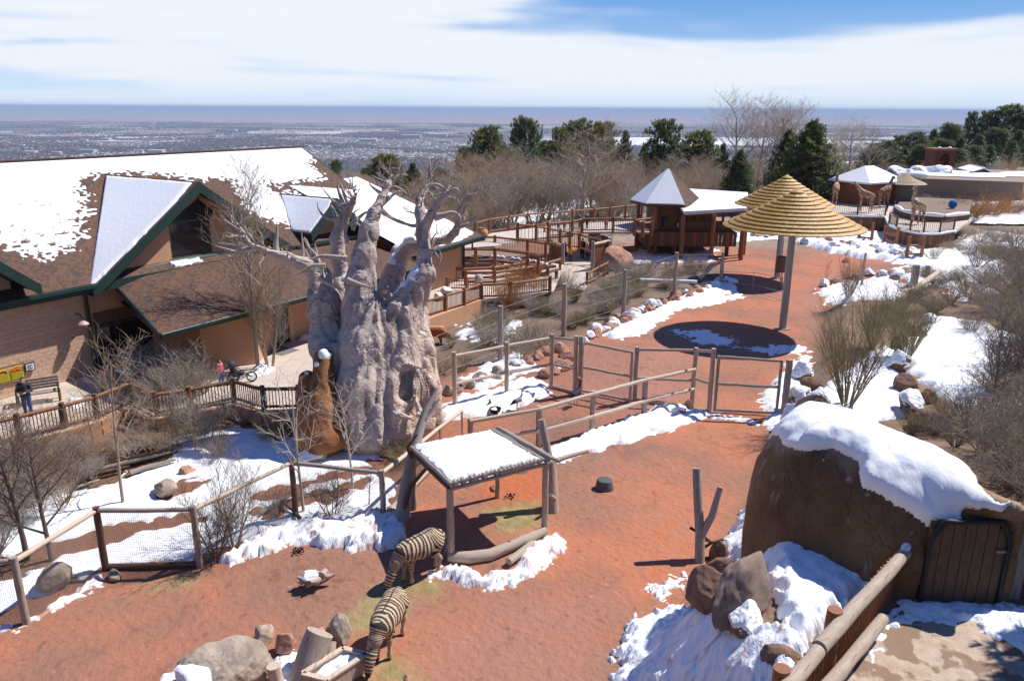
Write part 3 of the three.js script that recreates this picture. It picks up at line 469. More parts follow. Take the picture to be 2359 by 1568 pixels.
const F = frameOf(GY(48, 688, EAVE), GY(931, 522, EAVE)), P = F.p, sR = F.len, S0 = -14;
{
  const [, TR, HR] = F.S(693, 338, sR), slope = (HR - EAVE) / TR, L = Math.hypot(TR, HR - EAVE);
  const up = P(0, TR, HR).sub(P(0, 0, EAVE)).normalize();
  const house = thing('animal_house', 'large tan house with brown shingled roofs half under snow and dark green eaves', 'house', P(sR / 2, 4, WALK - 0.6));
  const W = 0.7;                                       // the walls stand this far in from the eaves
  // main roof
  const r1 = new MB(); roofSlab(r1, P(S0, 0, EAVE), P(sR, 0, EAVE), P(sR, TR, HR), P(S0, TR, HR)); part(house, 'roof', uvRoof(r1.geo(), F.e1, up, P(0, 0, EAVE)), M.shingle);
  const dn = P(0, 2 * TR, EAVE).sub(P(0, TR, HR)).normalize(), r2 = new MB(); roofSlab(r2, P(S0, TR, HR), P(sR, TR, HR), P(sR, 2 * TR, EAVE), P(S0, 2 * TR, EAVE)); part(house, 'roof', uvRoof(r2.geo(), F.e1, dn, P(0, TR, HR)), M.shingle);
  const cap = new MB(); for (let s = S0; s < sR; s += 0.9) { cap.beam(P(s, TR, HR + 0.03), P(s + 0.87, TR, HR + 0.03), 0.4, 0.07); } part(house, 'ridge_cap', cap, M.shingle);
  // walls
  const wl = new MB(), sG = F.T(205, 800, W)[0];
  wl.prism([P(S0 + 1, W, -0.4), P(sG, W, -0.4), P(sG, W, EAVE + W * slope - 0.1), P(S0 + 1, W, EAVE + W * slope - 0.1)], F.e2.clone().multiplyScalar(0.4));
  part(house, 'wall', buv(wl.geo()), M.block);
  // the plan runs askew to the world, so block courses take their uv from the wall's own axis
  { const g = house.children.at(-1).geometry, p = g.attributes.position, u = []; house.updateWorldMatrix(true, false); for (let i = 0; i < p.count; i++) { const q = F.st(V(p.getX(i), p.getY(i), p.getZ(i)).applyMatrix4(house.matrixWorld)); u.push(q[0] + q[1], q[2]); } g.setAttribute('uv', new THREE.Float32BufferAttribute(u, 2)); }
  const w2 = new MB(); w2.prism([P(sG, W + 0.01, -0.4), P(sR - 0.8, W + 0.01, -0.4), P(sR - 0.8, W + 0.01, EAVE + W * slope - 0.1), P(sG, W + 0.01, EAVE + W * slope - 0.1)], F.e2.clone().multiplyScalar(0.4));
  w2.prism([P(sR - 0.8, W, -0.4), P(sR - 0.8, 2 * TR - W, -0.4), P(sR - 0.8, 2 * TR - W, EAVE + W * slope - 0.1), P(sR - 0.8, TR, HR - 0.2), P(sR - 0.8, W, EAVE + W * slope - 0.1)], F.e1.clone().multiplyScalar(-0.4));
  part(house, 'wall', buv(w2.geo()), M.stucco);
  // eave boards and the box gutter
  const fs = new MB(); fs.prism([P(sR, -0.02, EAVE - 0.34), P(sR, -0.02, EAVE + 0.02), P(sR, TR, HR + 0.02), P(sR, TR, HR - 0.34)], F.e1.clone().multiplyScalar(0.06));
  fs.beam(P(S0, -0.05, EAVE - 0.13), P(sR + 0.06, -0.05, EAVE - 0.13), 0.08, 0.42); fs.prism([P(S0, 0, EAVE - 0.3), P(sR, 0, EAVE - 0.3), P(sR, W, EAVE - 0.3), P(S0, W, EAVE - 0.3)], V(0, -0.03, 0));
  part(house, 'fascia', fs, M.green);
  for (const [a, b] of [[S0, F.T(214, 657, 0)[0]], [F.T(680, 574, 0)[0], sR]]) part(house, 'gutter', new MB().beam(P(a, -0.17, EAVE - 0.02), P(b, -0.17, EAVE - 0.02), 0.16, 0.14), M.green);
  const ds = new MB(); { const s = F.T(196, 700, W)[0]; ds.beam(P(s, W - 0.08, 0.6), P(s, W - 0.08, EAVE - 0.25), 0.13, 0.13); ds.beam(P(s, -0.1, EAVE - 0.1), P(s, W - 0.08, EAVE - 0.35), 0.12, 0.12); } part(house, 'downspout', ds, M.green);

  // gables: apex and feet as seen, ridge running back into the main roof
  function gable(sl, sr, t0, ha, hf, wm = M.stucco) {
    const sa = (sl + sr) / 2, hr = x => EAVE + slope * x, tb = Math.max(0.5, (ha - EAVE) / slope), tf = Math.max(t0 + 0.2, (hf - EAVE) / slope);
    for (const [se, sg] of [[sl, -1], [sr, 1]]) {
      const mb = new MB(), a = P(se, t0, hf), b = P(sa, t0, ha), c = P(sa, tb + 0.3, ha), d = P(se, tf + 0.3, hf);
      roofSlab(mb, a, b, c, d, 0.14);
      const eu = F.e2.clone(), ev = b.clone().sub(a).normalize(); part(house, 'roof', uvRoof(mb.geo(), eu, ev, a), M.shingle);
      const f = new MB(), n = F.e2.clone().multiplyScalar(-0.07); f.prism([a.clone().add(V(0, -0.52, 0)), b.clone().add(V(0, -0.56, 0)), b.clone().add(V(0, 0.0, 0)), a.clone().add(V(0, 0.0, 0))], n); part(house, 'fascia', f, M.green);
      const so = new MB(); so.prism([a.clone().add(V(0, -0.32, 0)), b.clone().add(V(0, -0.34, 0)), P(sa, W + 0.1, ha - 0.34), P(se, W + 0.1, hf - 0.32)], V(0, -0.03, 0)); part(house, 'soffit', so, M.green);
    }
    const w = new MB(); w.prism([P(sl + 0.45, Math.max(t0 + 0.5, W - 0.02), 2), P(sr - 0.45, Math.max(t0 + 0.5, W - 0.02), 2), P(sr - 0.45, Math.max(t0 + 0.5, W - 0.02), hf), P(sa, Math.max(t0 + 0.5, W - 0.02), ha - 0.3), P(sl + 0.45, Math.max(t0 + 0.5, W - 0.02), hf)], F.e2.clone().multiplyScalar(0.3)); part(house, 'wall', buv(w.geo()), wm);
    return { sa, tb, tf };
  }
  const gl = F.T(212, 668, -0.15), gr = F.T(684, 574, -0.15), ga = F.T(445, 419, -0.15);
  const g1 = gable(gl[0], gr[0], -0.15, ga[2], EAVE - 0.12);
  const bl = F.T(716, 542, -0.3), ba = F.T(776, 456, -0.3), sB = [bl[0], 2 * ba[0] - bl[0]], g2 = gable(sB[0], sB[1], -0.3, ba[2], bl[2] + 0.1);
  const cl = F.T(92, 655, -0.9), cm = F.T(0, 603, -0.9), cs = (cm[2] - cl[2]) / (cl[0] - cm[0]), g3 = gable(cl[0] - 11, cl[0], -0.9, cl[2] + 5.5 * cs, cl[2], M.block);
  // snow: main roof, by where it lies on the slope
  const RP = a => { const r = []; for (let i = 0; i < a.length; i += 2) { const q = F.plane(a[i], a[i + 1], up.clone().cross(F.e1).normalize(), P(0, 0, EAVE)); r.push([q[0] - S0, Math.hypot(q[1], q[2] - EAVE)]); } return poly2(r); };
  const A = RP([-330, 400, 0, 386, 693, 338, 697, 350, 705, 380, 736, 404, 700, 410, 640, 415, 590, 418, 620, 450, 690, 450, 760, 462, 735, 510, 672, 512, 622, 503, 575, 478, 560, 440, 545, 412, 448, 405, 320, 393, 222, 385, 190, 396, 178, 424, 200, 450, 196, 490, 205, 540, 160, 588, 120, 599, 62, 585, 0, 568, -200, 560]);
  const rr = rng(5), cellr = [...Array(4096)].map(() => rr());
  const sn = snowSheet(P(S0, 0, EAVE), F.e1, up, sR - S0, L, 0.062, (a, b) => {
    if (b > L - 0.1 || b < 0.15 || a > sR - S0 - 0.12) return -0.05;
    const e = sdPoly(a, b, A), inGable = b < L && Math.abs(a + S0 - g1.sa) < (g1.tb - b * Math.cos(Math.atan(slope))) * 0.78 + 0.2; if (inGable && b < 8.6) return -0.05;
    const row = Math.floor(b / 0.17), k = Math.floor(a / 0.2 + row * 0.5), w = e + 0.55 * fbm(a * 0.5, b * 0.9, 3), deep = sm(1.2, 3.0, b - L + 3.6) + (a > 22 ? 0.4 : 0);
    const cover = clamp(0.52 + w / (1.5 + 1.0 * sm(14, 6, a)) + deep * 0.5) - 0.24 * sm(23, 17, a) * sm(9.6, 7.5, b) * (1 + 1.1 * n2(a * 0.45, b * 0.6)) * sm(4.5, 1.0, e);
    const fine = 0.62 * cellr[(row * 57 + k * 13 & 4095)] + 0.38 * (0.5 + 0.7 * n2(a * 2.6, b * 3.6));
    return cover > fine * 0.98 + 0.012 ? 0.03 + 0.07 * sm(0.2, 1.2, w) : -0.05;
  });
  part(house, 'roof_snow', sn, M.snow);
  // snow: the left slopes of the two gables
  for (const [g, sl, ha, hf, m] of [[g1, gl[0], ga[2], EAVE - 0.12, 0.12], [g2, sB[0], ba[2], bl[2] + 0.1, 0.06]]) {
    const t0 = g === g1 ? -0.15 : -0.3, o = P(sl, t0, hf), ev = P(g.sa, t0, ha).sub(o), lv = ev.length(), back = g.tb;
    part(house, 'roof_snow', snowSheet(o, F.e2.clone(), ev.normalize(), back + 0.4, lv, 0.09, (a, b) => {
      const lim = mix(g.tf + 0.1, back - 0.1, b / lv) - t0 - 0.1, e = Math.min(lim - a, a - 0.10 - 0.25 * sm(0.7, 1, b / lv), b - 0.05, lv - b - 0.12) + 0.09 * fbm(a * 1.5, b * 1.5, 2); return e > 0 ? Math.min(m, 0.3 * Math.sqrt(e)) : -0.04; }), M.snow);
  }
  // the tall gable window
  const wt = W - 0.06, wp = [[397, 597], [491, 583], [490, 480], [453, 455], [387, 509]].map(q => F.T(...q, wt)), win = part(house, 'window', (() => { const m = new MB(), q = wp.map(a => P(a[0], wt + 0.05, a[2])); return m.prism(q, F.e2.clone().multiplyScalar(0.04)); })(), M.frame);
  const mul = F.T(462, 520, wt)[0], pane = (arr) => { const m = new MB(); m.prism(arr.map(a => P(a[0], wt, a[1])), F.e2.clone().multiplyScalar(0.03)); part(win, 'pane', m, M.glass); };
  const [b0, b1, b2, b3, b4] = wp, mid = (b4[2] * 0.94 + b0[2] * 0.06), at = (p, q, s) => p[2] + (q[2] - p[2]) * (s - p[0]) / (q[0] - p[0]);
  pane([[b0[0] + 0.06, at(b0, b1, b0[0]) + 0.08], [mul - 0.04, at(b0, b1, mul) + 0.08], [mul - 0.04, mid - 0.04], [b0[0] + 0.06, mid - 0.04]]);
  pane([[mul + 0.04, at(b0, b1, mul) + 0.08], [b1[0] - 0.06, b1[2] + 0.08], [b1[0] - 0.06, mid - 0.04], [mul + 0.04, mid - 0.04]]);
  pane([[b4[0] + 0.12, mid + 0.04], [mul - 0.04, mid + 0.04], [mul - 0.04, at(b4, b3, mul) - 0.12], [b4[0] + 0.12, at(b4, b3, b4[0]) - 0.02]]);
  pane([[mul + 0.04, mid + 0.04], [b2[0] - 0.06, mid + 0.04], [b2[0] - 0.06, b2[2] - 0.08], [b3[0], b3[2] - 0.1], [mul + 0.04, at(b4, b3, mul) - 0.12]]);
  const mu = new MB(); mu.beam(P(mul, wt - 0.01, at(b0, b1, mul)), P(mul, wt - 0.01, at(b4, b3, mul) - 0.05), 0.09, 0.09); mu.beam(P(b0[0], wt - 0.01, mid), P(b1[0], wt - 0.01, mid), 0.07, 0.08); part(win, 'mullion', mu, M.frame);
  const sill = new MB(); sill.beam(P(b0[0] - 0.1, W - 0.15, b0[2] - 0.05), P(b1[0] + 0.1, W - 0.15, b1[2] - 0.05), 0.2, 0.09); part(win, 'sill', sill, M.flash);

  // the low curved roof in front
  const SE = 3.5, top = [[262, 648], [314, 622], [394, 604], [450, 594], [512, 583], [600, 570], [720, 556]].map(q => F.T(...q, W - 0.05)), lo0 = F.H(358, 766, SE), lo1 = F.H(560, 721, SE), lo2 = F.H(714, 682, SE), tE = (lo0[1] + lo1[1] + lo2[1]) / 3, sEnd = sR - 4.6;
  const N = 24, hTop = s => { for (let i = 0; i + 1 < top.length; i++) if (s <= top[i + 1][0]) return mix(top[i][2], top[i + 1][2], clamp((s - top[i][0]) / (top[i + 1][0] - top[i][0]))); return top.at(-1)[2]; };
  { const p = [], u = [], id = [], rowsN = 9;
    for (let k = 0; k <= N; k++) for (let j = 0; j <= rowsN; j++) { const f = j / rowsN, a = mix(top[0][0], sEnd, k / N), b = mix(lo0[0], sEnd, k / N), q = P(mix(b, a, f), mix(tE, W - 0.05, f), mix(SE, hTop(a), Math.pow(f, 0.96))); p.push(q.x, q.y, q.z); u.push(mix(b, a, f), f * 6.4); if (k && j) { const c = k * (rowsN + 1) + j, w = rowsN + 1; id.push(c - w - 1, c - 1, c, c - w - 1, c, c - w); } }
    const g = new THREE.BufferGeometry(); g.setAttribute('position', new THREE.Float32BufferAttribute(p, 3)); g.setAttribute('uv', new THREE.Float32BufferAttribute(u, 2)); g.setIndex(id); g.computeVertexNormals(); part(house, 'roof', g, M.shingle);
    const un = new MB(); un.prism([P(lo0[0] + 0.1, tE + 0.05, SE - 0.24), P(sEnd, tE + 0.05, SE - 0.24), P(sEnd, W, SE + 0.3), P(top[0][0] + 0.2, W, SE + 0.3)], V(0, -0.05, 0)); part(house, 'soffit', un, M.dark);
    const fl = new MB(); for (let k = 0; k < N; k++) { const a = mix(top[0][0], sEnd, k / N), b = mix(top[0][0], sEnd, (k + 1) / N); fl.beam(P(a, W - 0.12, hTop(a) + 0.03), P(b, W - 0.12, hTop(b) + 0.03), 0.22, 0.08); } part(house, 'flashing', fl, M.flash);
    const fa = new MB(); fa.beam(P(lo0[0], tE - 0.03, SE - 0.12), P(sEnd, tE - 0.03, SE - 0.12), 0.08, 0.26); fa.prism([P(lo0[0], tE, SE - 0.26), P(lo0[0], tE, SE + 0.02), P(top[0][0], W, hTop(top[0][0]) + 0.02), P(top[0][0], W, hTop(top[0][0]) - 0.28)], F.e1.clone().multiplyScalar(-0.07)); part(house, 'fascia', fa, M.green);
    const gt = new MB(); gt.tube([P(lo0[0] - 0.05, tE - 0.14, SE - 0.02), P(sEnd, tE - 0.14, SE - 0.02)], 0.075, 8, true); part(house, 'gutter', gt, M.green);
    // snow left along the flashing
    const ws = (394 - 394, F.T(390, 606, W)[0]), fsn = snowSheet(P(ws - 0.2, W - 0.65, hTop(ws) - 0.22), F.e1, F.e2.clone().multiplyScalar(0.9).add(V(0, 0.42, 0)).normalize(), 1.9, 0.6, 0.06, (a, b) => { const e = Math.min(a, 1.9 - a, b, 0.6 - b) + 0.1 * n2(a * 2, b * 3) - (a > 1.1 ? 0.1 : 0); return e > 0.04 ? 0.1 : -0.05; }); part(house, 'roof_snow', fsn, M.snow); }
  // walls and the glass door under it
  const q1 = F.H(470, 852, WALK), q2 = F.H(592, 838, WALK), q3 = F.H(634, 796, WALK), q4 = F.H(668, 785, WALK), seg = (a, b, h0, h1, m, n = 'wall', th = 0.3) => { const k = new MB(), A = P(a[0], a[1], h0), B = P(b[0], b[1], h0), nn = V(B.z - A.z, 0, A.x - B.x).normalize(); if (nn.dot(A) < 0) nn.negate(); k.prism([A, B, P(b[0], b[1], h1), P(a[0], a[1], h1)], nn.multiplyScalar(th)); return part(house, n, buv(k.geo()), m); };
  seg(q1, q2, 0, SE + 0.02, M.stucco); seg(q2, q3, 0, SE + 0.05, M.stucco); seg(q4, F.H(730, 764, WALK), 0, SE + 0.3, M.stucco);
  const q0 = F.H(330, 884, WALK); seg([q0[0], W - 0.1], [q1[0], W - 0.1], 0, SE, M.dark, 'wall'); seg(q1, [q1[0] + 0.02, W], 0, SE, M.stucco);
  for (const u of [0.15, 0.4, 0.62, 0.85]) { const d = seg([mix(q0[0], q1[0], u) - 0.45, W - 0.18], [mix(q0[0], q1[0], u) + 0.45, W - 0.18], WALK, 2.9, M.frame, 'door', 0.05); const k = new MB(); k.prism([P(mix(q0[0], q1[0], u) - 0.36, W - 0.2, WALK + 0.2), P(mix(q0[0], q1[0], u) + 0.36, W - 0.2, WALK + 0.2), P(mix(q0[0], q1[0], u) + 0.36, W - 0.2, 2.75), P(mix(q0[0], q1[0], u) - 0.36, W - 0.2, 2.75)], F.e2.clone().multiplyScalar(0.015)); part(d, 'pane', k, M.glass); }
  const door = seg(q3, q4, WALK, 3.0, M.frame, 'door', 0.06);
  { const A = P(q3[0], q3[1], 0), B = P(q4[0], q4[1], 0), d = B.clone().sub(A), n = V(d.z, 0, -d.x).normalize(); if (n.dot(A) > 0) n.negate();
    for (const [f0, f1] of [[0.05, 0.48], [0.52, 0.95]]) { const k = new MB(), a = A.clone().addScaledVector(d, f0).addScaledVector(n, 0.012), b = A.clone().addScaledVector(d, f1).addScaledVector(n, 0.012); k.prism([a.clone().setY(WALK + 0.15), b.clone().setY(WALK + 0.15), b.clone().setY(2.85), a.clone().setY(2.85)], n.clone().multiplyScalar(-0.02)); part(door, 'pane', k, mat([0.12, 0.19, 0.18], { rough: 0.08 })); }
    const pl = new MB(); pl.log(P(q4[0], q4[1], WALK).addScaledVector(n, 0.15), P(q4[0], q4[1], SE).addScaledVector(n, 0.15), 0.13, 0.13, 3); part(house, 'pillar', pl, M.stucco); }
  // bowl lamp on an arm
  { const a = F.T(172, 724, W), c = F.T(179, 746, W - 0.5), k = new MB(); k.tube([P(a[0], W, a[2]), P(a[0], W - 0.3, a[2] + 0.1), P(a[0], W - 0.55, a[2] - 0.1), P(a[0], W - 0.55, a[2] - 0.3)], 0.03, 6, true); const l = part(house, 'lamp', k, M.dark);
    const g = new THREE.LatheGeometry([[0.02, 0.12], [0.1, 0.1], [0.24, 0], [0.26, -0.07], [0.22, -0.07], [0.02, 0.04]].map(q => new THREE.Vector2(...q)), 18); g.translate(...P(a[0], W - 0.55, a[2] - 0.35).toArray()); part(l, 'lamp_shade', g, mat([0.50, 0.36, 0.32], { rough: 0.5 })); }
}
// ---------- the lower house behind it, its roof under snow ----------
const F2 = frameOf(GY(905, 603, 4.0), GY(1113, 543, 4.0));
{
  const f = F2, Q = f.p, E = 4.0, s1 = f.len, s0 = 2.2, [, T2, H2] = f.S(843, 402, s1), sl = (H2 - E) / T2, up = Q(0, T2, H2).sub(Q(0, 0, E)).normalize(), L = Math.hypot(T2, H2 - E);
  const h = thing('side_house', 'low tan house with a smooth snow covered roof and green gutter behind the baobab', 'house', Q(s1 / 2, 3, 0));
  const r = new MB(); roofSlab(r, Q(s0, 0, E), Q(s1, 0, E), Q(s1, T2, H2), Q(s0, T2, H2)); part(h, 'roof', uvRoof(r.geo(), f.e1, up, Q(0, 0, E)), M.shingle);
  const r2 = new MB(), d2 = Q(0, 2 * T2, E).sub(Q(0, T2, H2)).normalize(); roofSlab(r2, Q(s0, T2, H2), Q(s1, T2, H2), Q(s1, 2 * T2, E), Q(s0, 2 * T2, E)); part(h, 'roof', uvRoof(r2.geo(), f.e1, d2, Q(0, T2, H2)), M.shingle);
  const fa = new MB(); fa.beam(Q(s0, -0.04, E - 0.12), Q(s1 + 0.06, -0.04, E - 0.12), 0.08, 0.34); fa.prism([Q(s1, 0, E - 0.3), Q(s1, 0, E + 0.02), Q(s1, T2, H2 + 0.02), Q(s1, T2, H2 - 0.3)], f.e1.clone().multiplyScalar(0.06)); part(h, 'fascia', fa, M.green);
  const gu = new MB(); gu.beam(Q(s0, -0.17, E - 0.03), Q(s1, -0.17, E - 0.03), 0.16, 0.15); gu.beam(Q(s1 - 2.0, -0.2, E - 0.25), Q(s1 - 2.0, -0.2, E - 0.7), 0.12, 0.12); part(h, 'gutter', gu, M.green);
  const w = new MB(); w.prism([Q(s0 + 1, 1.1, -0.5), Q(s1 - 0.9, 1.1, -0.5), Q(s1 - 0.9, 1.1, E + 1.1 * sl - 0.1), Q(s0 + 1, 1.1, E + 1.1 * sl - 0.1)], f.e2.clone().multiplyScalar(0.4)); w.prism([Q(s1 - 0.9, 1.12, -0.5), Q(s1 - 0.9, 2 * T2 - 1, -0.5), Q(s1 - 0.9, 2 * T2 - 1, E), Q(s1 - 0.9, T2, H2 - 0.25), Q(s1 - 0.9, 1.12, E)], f.e1.clone().multiplyScalar(-0.4)); part(h, 'wall', buv(w.geo()), M.stucco);
  const ds = new MB(); ds.beam(Q(s1 - 1.15, 1.0, 0), Q(s1 - 1.15, 1.0, E), 0.16, 0.16); part(h, 'downspout', ds, M.green);
  part(h, 'roof_snow', snowSheet(Q(s0, 0, E), f.e1, up, s1 - s0, L, 0.14, (a, b) => { const e = Math.min(b - 0.25 - 0.35 * sm(s1 - s0 - 3, s1 - s0, a), s1 - s0 - 0.35 - 0.22 * b * 0.5 - a, L - 0.25 - b, 20) + 0.22 * fbm(a * 0.8, b * 0.8, 3); return e > 0 ? Math.min(0.16, 0.3 * Math.sqrt(e)) : -0.05; }), M.snow);
}
// ---------- the paved walk in front of the houses ----------
const EDGE = [[-90, 1052], [48, 1017], [150, 990], [225, 968], [304, 934], [362, 962], [440, 950], [541, 928], [608, 948], [690, 946], [730, 940]].map(q => GY(...q, WALK));
{
  const P2 = [...EDGE, GY(770, 860, WALK), GY(760, 720, WALK), GY(640, 720, WALK), GY(300, 830, WALK), GY(-90, 890, WALK)];
  const sh = new THREE.Shape(P2.map(p => new THREE.Vector2(p.x, -p.z))), g = new THREE.ExtrudeGeometry(sh, { depth: 0.12, bevelEnabled: false }); g.rotateX(-Math.PI / 2); g.translate(0, WALK - 0.12, 0);
  structure('walkway', buv(g), M.concrete, 'pale paved walk between the house and the post railing');
  const w = new MB(); for (let i = 0; i + 1 < EDGE.length; i++) { const a = EDGE[i], b = EDGE[i + 1], n = V(a.z - b.z, 0, b.x - a.x).normalize(); if (n.z < 0) n.negate(); w.prism([V(a.x, -1.2, a.z), V(b.x, -1.2, b.z), V(b.x, WALK + 0.02, b.z), V(a.x, WALK + 0.02, a.z)], n.multiplyScalar(0.22)); }
  tag(mesh('retaining_wall', buv(w.geo()), M.stucco), 'low orange stucco wall below the post railing of the walk', 'wall');
  snowPatchAt('snow heap beside the glass door and the baobab', [[690, 768], [712, 764], [716, 780], [684, 786]], WALK); snowPatchAt('snow heap at the foot of the tall bare tree by the house', [[560, 872], [590, 842], [625, 838], [634, 852], [605, 866]], WALK);
  snowPatchAt('small snow heap in the bed beside the bench', [[150, 938], [165, 915], [190, 920], [198, 934], [170, 944]], WALK); snowPatchAt('little snow heap beside the shrub near the house wall', [[208, 918], [220, 905], [240, 908], [234, 920]], WALK);
}
function snowPatchAt(label, px, y) {
  const Q = px.map(q => GY(q[0], q[1], y)), cx = Q.reduce((a, q) => a + q.x, 0) / Q.length, cz = Q.reduce((a, q) => a + q.z, 0) / Q.length, R = 2.2, g = snowSheet(V(cx - R, y, cz - R), V(1, 0, 0), V(0, 0, 1), 2 * R, 2 * R, 0.09, (a, b) => { const e = sdPoly(cx - R + a, cz - R + b, Q) + 0.2 * fbm(a * 1.3 + cx, b * 1.3, 3); return e > 0 ? 0.35 * Math.min(1, e) + 0.06 + 0.08 * n2(a * 4, b * 4) : -0.05; });
  if (g.index.count) tag(mesh('snow', g, M.snow), label, 'snow', null, 'stuff');
}
// ---------- rocks ----------
function rockGeo(seed, det = 4, flat = 0.8, rough = 0.06) {
  const r = rng(seed), pl = [...Array(13)].map(() => { const z = r() * 2 - 1, t = r() * 6.28, q = Math.sqrt(1 - z * z); return [q * Math.cos(t), z, q * Math.sin(t), 0.62 + 0.33 * r()]; });
  const g = mergeVertices(new THREE.IcosahedronGeometry(1, det).deleteAttribute('uv').deleteAttribute('normal')), p = g.attributes.position;
  for (let i = 0; i < p.count; i++) { const v = V(p.getX(i), p.getY(i), p.getZ(i)).normalize(); let R = 1; for (const q of pl) { const d = v.x * q[0] + v.y * q[1] + v.z * q[2]; if (d > 0.05) { const k = q[3] / d; R = smin(R, k, 0.05); } } R += rough * fbm3(v.x * 2.5 + seed * 3.3, v.y * 2.5, v.z * 2.5, 4); p.setXYZ(i, v.x * R, v.y * R * flat, v.z * R); }
  g.computeVertexNormals(); return g;
}
function coat(g, th, deep = 0.05) {                   // a coat of snow on the parts of g where th(x,y,z,nx,ny,nz) > 0
  const p = g.attributes.position, n = g.attributes.normal, H = new Float32Array(p.count), q = new Float32Array(p.count * 3), id = [], I = g.index.array;
  for (let i = 0; i < p.count; i++) { const a = [p.getX(i), p.getY(i), p.getZ(i), n.getX(i), n.getY(i), n.getZ(i)], h = H[i] = Math.max(-deep, th(...a)); q.set([a[0] + a[3] * h * 0.6, a[1] + a[4] * h * 0.6 + (h > 0 ? h * 0.4 : 0), a[2] + a[5] * h * 0.6], i * 3); }
  for (let i = 0; i < I.length; i += 3) if (Math.max(H[I[i]], H[I[i + 1]], H[I[i + 2]]) > 0) id.push(I[i], I[i + 1], I[i + 2]);
  const o = new THREE.BufferGeometry(); o.setAttribute('position', new THREE.BufferAttribute(q, 3)); o.setIndex(id); const m = mergeIdx(o); m.computeVertexNormals(); return fuv(m);
}
function mergeIdx(g) { const I = g.index.array, p = g.attributes.position, map = new Map(), q = [], id = []; for (const i of I) { if (!map.has(i)) { map.set(i, q.length / 3); q.push(p.getX(i), p.getY(i), p.getZ(i)); } id.push(map.get(i)); } const o = new THREE.BufferGeometry(); o.setAttribute('position', new THREE.Float32BufferAttribute(q, 3)); o.setIndex(id); return o; }
const mottle = (g, f = 2) => colors(g, (x, y, z) => { const n = fbm3(x * f, y * f, z * f, 4), s = n3(x * f * 9, y * f * 9, z * f * 9); let k = mix3([0.62, 0.6, 0.58], [1.3, 1.26, 1.22], clamp(0.5 + 1.2 * n)); if (s > 0.45) k = mix3(k, [0.4, 0.36, 0.34], 0.55); if (s < -0.5) k = mix3(k, [1.5, 1.45, 1.4], 0.4); return k; });
const ROCKS = [...Array(8)].map((_, i) => mottle(rockGeo(100 + i * 7, 18, 0.75, 0.09))), CAPS = ROCKS.map((g, i) => coat(g, (x, y, z, a, b) => (b > 0.35 ? 0.10 : -1) + 0.09 * fbm3(x * 2 + i, y * 2, z * 2)));
function rock(label, u, v, size, o = {}) {            // size: [width, height, depth] in metres; (u, v) where its foot shows
  const p = o.at || G(u, v), k = o.k ?? Math.floor(u * 7.3 + v) % 8, t = thing('rock', label, 'rock', V(p.x, p.y + size[1] * (o.lift ?? 0.25), p.z), o.group, o.turn ?? (u * 1.7 + v) % 6.28);
  const b = mesh('stone', ROCKS[k], o.mat || M.rock, t); b.scale.set(size[0] / 1.7, size[1] / 1.2, size[2] / 1.7); if (o.tilt) b.rotation.z = o.tilt;
  if (o.snow) { const c = mesh('snow_cap', CAPS[k], M.snow, t); c.scale.copy(b.scale).multiplyScalar(1.01); c.rotation.copy(b.rotation); }
  return t;
}
// ---------- fences of poles and wire ----------
function wireMesh(a0, a1, b0, b1, step = 0.055, r = 0.0035) {        // a0/a1 bottom and top at one end, b0/b1 at the other
  const m = new MB(), L = a0.distanceTo(b0), H = a0.distanceTo(a1), n = Math.round(L / step), k = Math.round(H / step);
  const ln = (p, q) => m.tube([p, q], r, 3);
  for (let i = 0; i <= n; i++) ln(a0.clone().lerp(b0, i / n), a1.clone().lerp(b1, i / n));
  for (let j = 0; j <= k; j++) ln(a0.clone().lerp(a1, j / k), b0.clone().lerp(b1, j / k));
  return m;
}
const postAt = (u, v, vt, lean = 0) => { const b = G(u, v), h = UP(b, vt); return { b, t: V(b.x + lean, b.y + h, b.z), h }; };
{
  const f = thing('wire_fence', 'wire mesh fence of grey posts and top poles zigzagging along the zebra yard', 'fence', G(460, 1305));
  const ps = [[-150, 1440, 1298], [60, 1435, 1288], [243, 1312, 1172], [460, 1305, 1170], [681, 1190, 1062], [884, 1195, 1086]].map(a => postAt(...a));
  const en = postAt(1065, 1012, 942), mid = postAt(1014, 1030, 975);
  ps.forEach((p, i) => part(f, 'post', new MB().log(p.b.clone().add(V(0, -0.3, 0)), p.t.clone().add(V(0, 0.06, 0)), 0.10, 0.09, i + 3, 12), i % 2 ? M.grey : M.dark));
  const pts = [...ps, en];
  for (let i = 0; i + 1 < pts.length; i++) {
    const a = pts[i], b = pts[i + 1]; part(f, 'rail', new MB().log(a.t.clone().add(V(0, -0.05, 0)), b.t.clone().add(V(0, -0.05, 0)), 0.075, 0.065, i + 30), [1, 4, 5, 3].includes(i) && i !== 4 ? M.pale : i === 5 ? M.pale : M.grey);
    const w = part(f, 'wire_mesh', wireMesh(a.b, a.t.clone().add(V(0, -0.1, 0)), b.b, b.t.clone().add(V(0, -0.1, 0)), i > 4 ? 0.08 : 0.055), M.wire); w.userData.kind = 'stuff';
    if (i === 2 || i === 5) part(f, 'bottom_rail', new MB().log(a.b.clone().add(V(0, 0.1, 0)), b.b.clone().add(V(0, 0.1, 0)), 0.09, 0.08, i + 50), i === 5 ? M.log : M.dark);
  }
  for (const p of [en, mid]) part(f, 'post', new MB().tube([p.b, p.t], 0.035, 8, true), M.steel);
}
const railPair = (f, a, b, hs, seed, m) => hs.forEach((h, i) => part(f, 'rail', new MB().log(a.b.clone().lerp(a.t, h), b.b.clone().lerp(b.t, h), 0.075, 0.068, seed + i * 7), m));
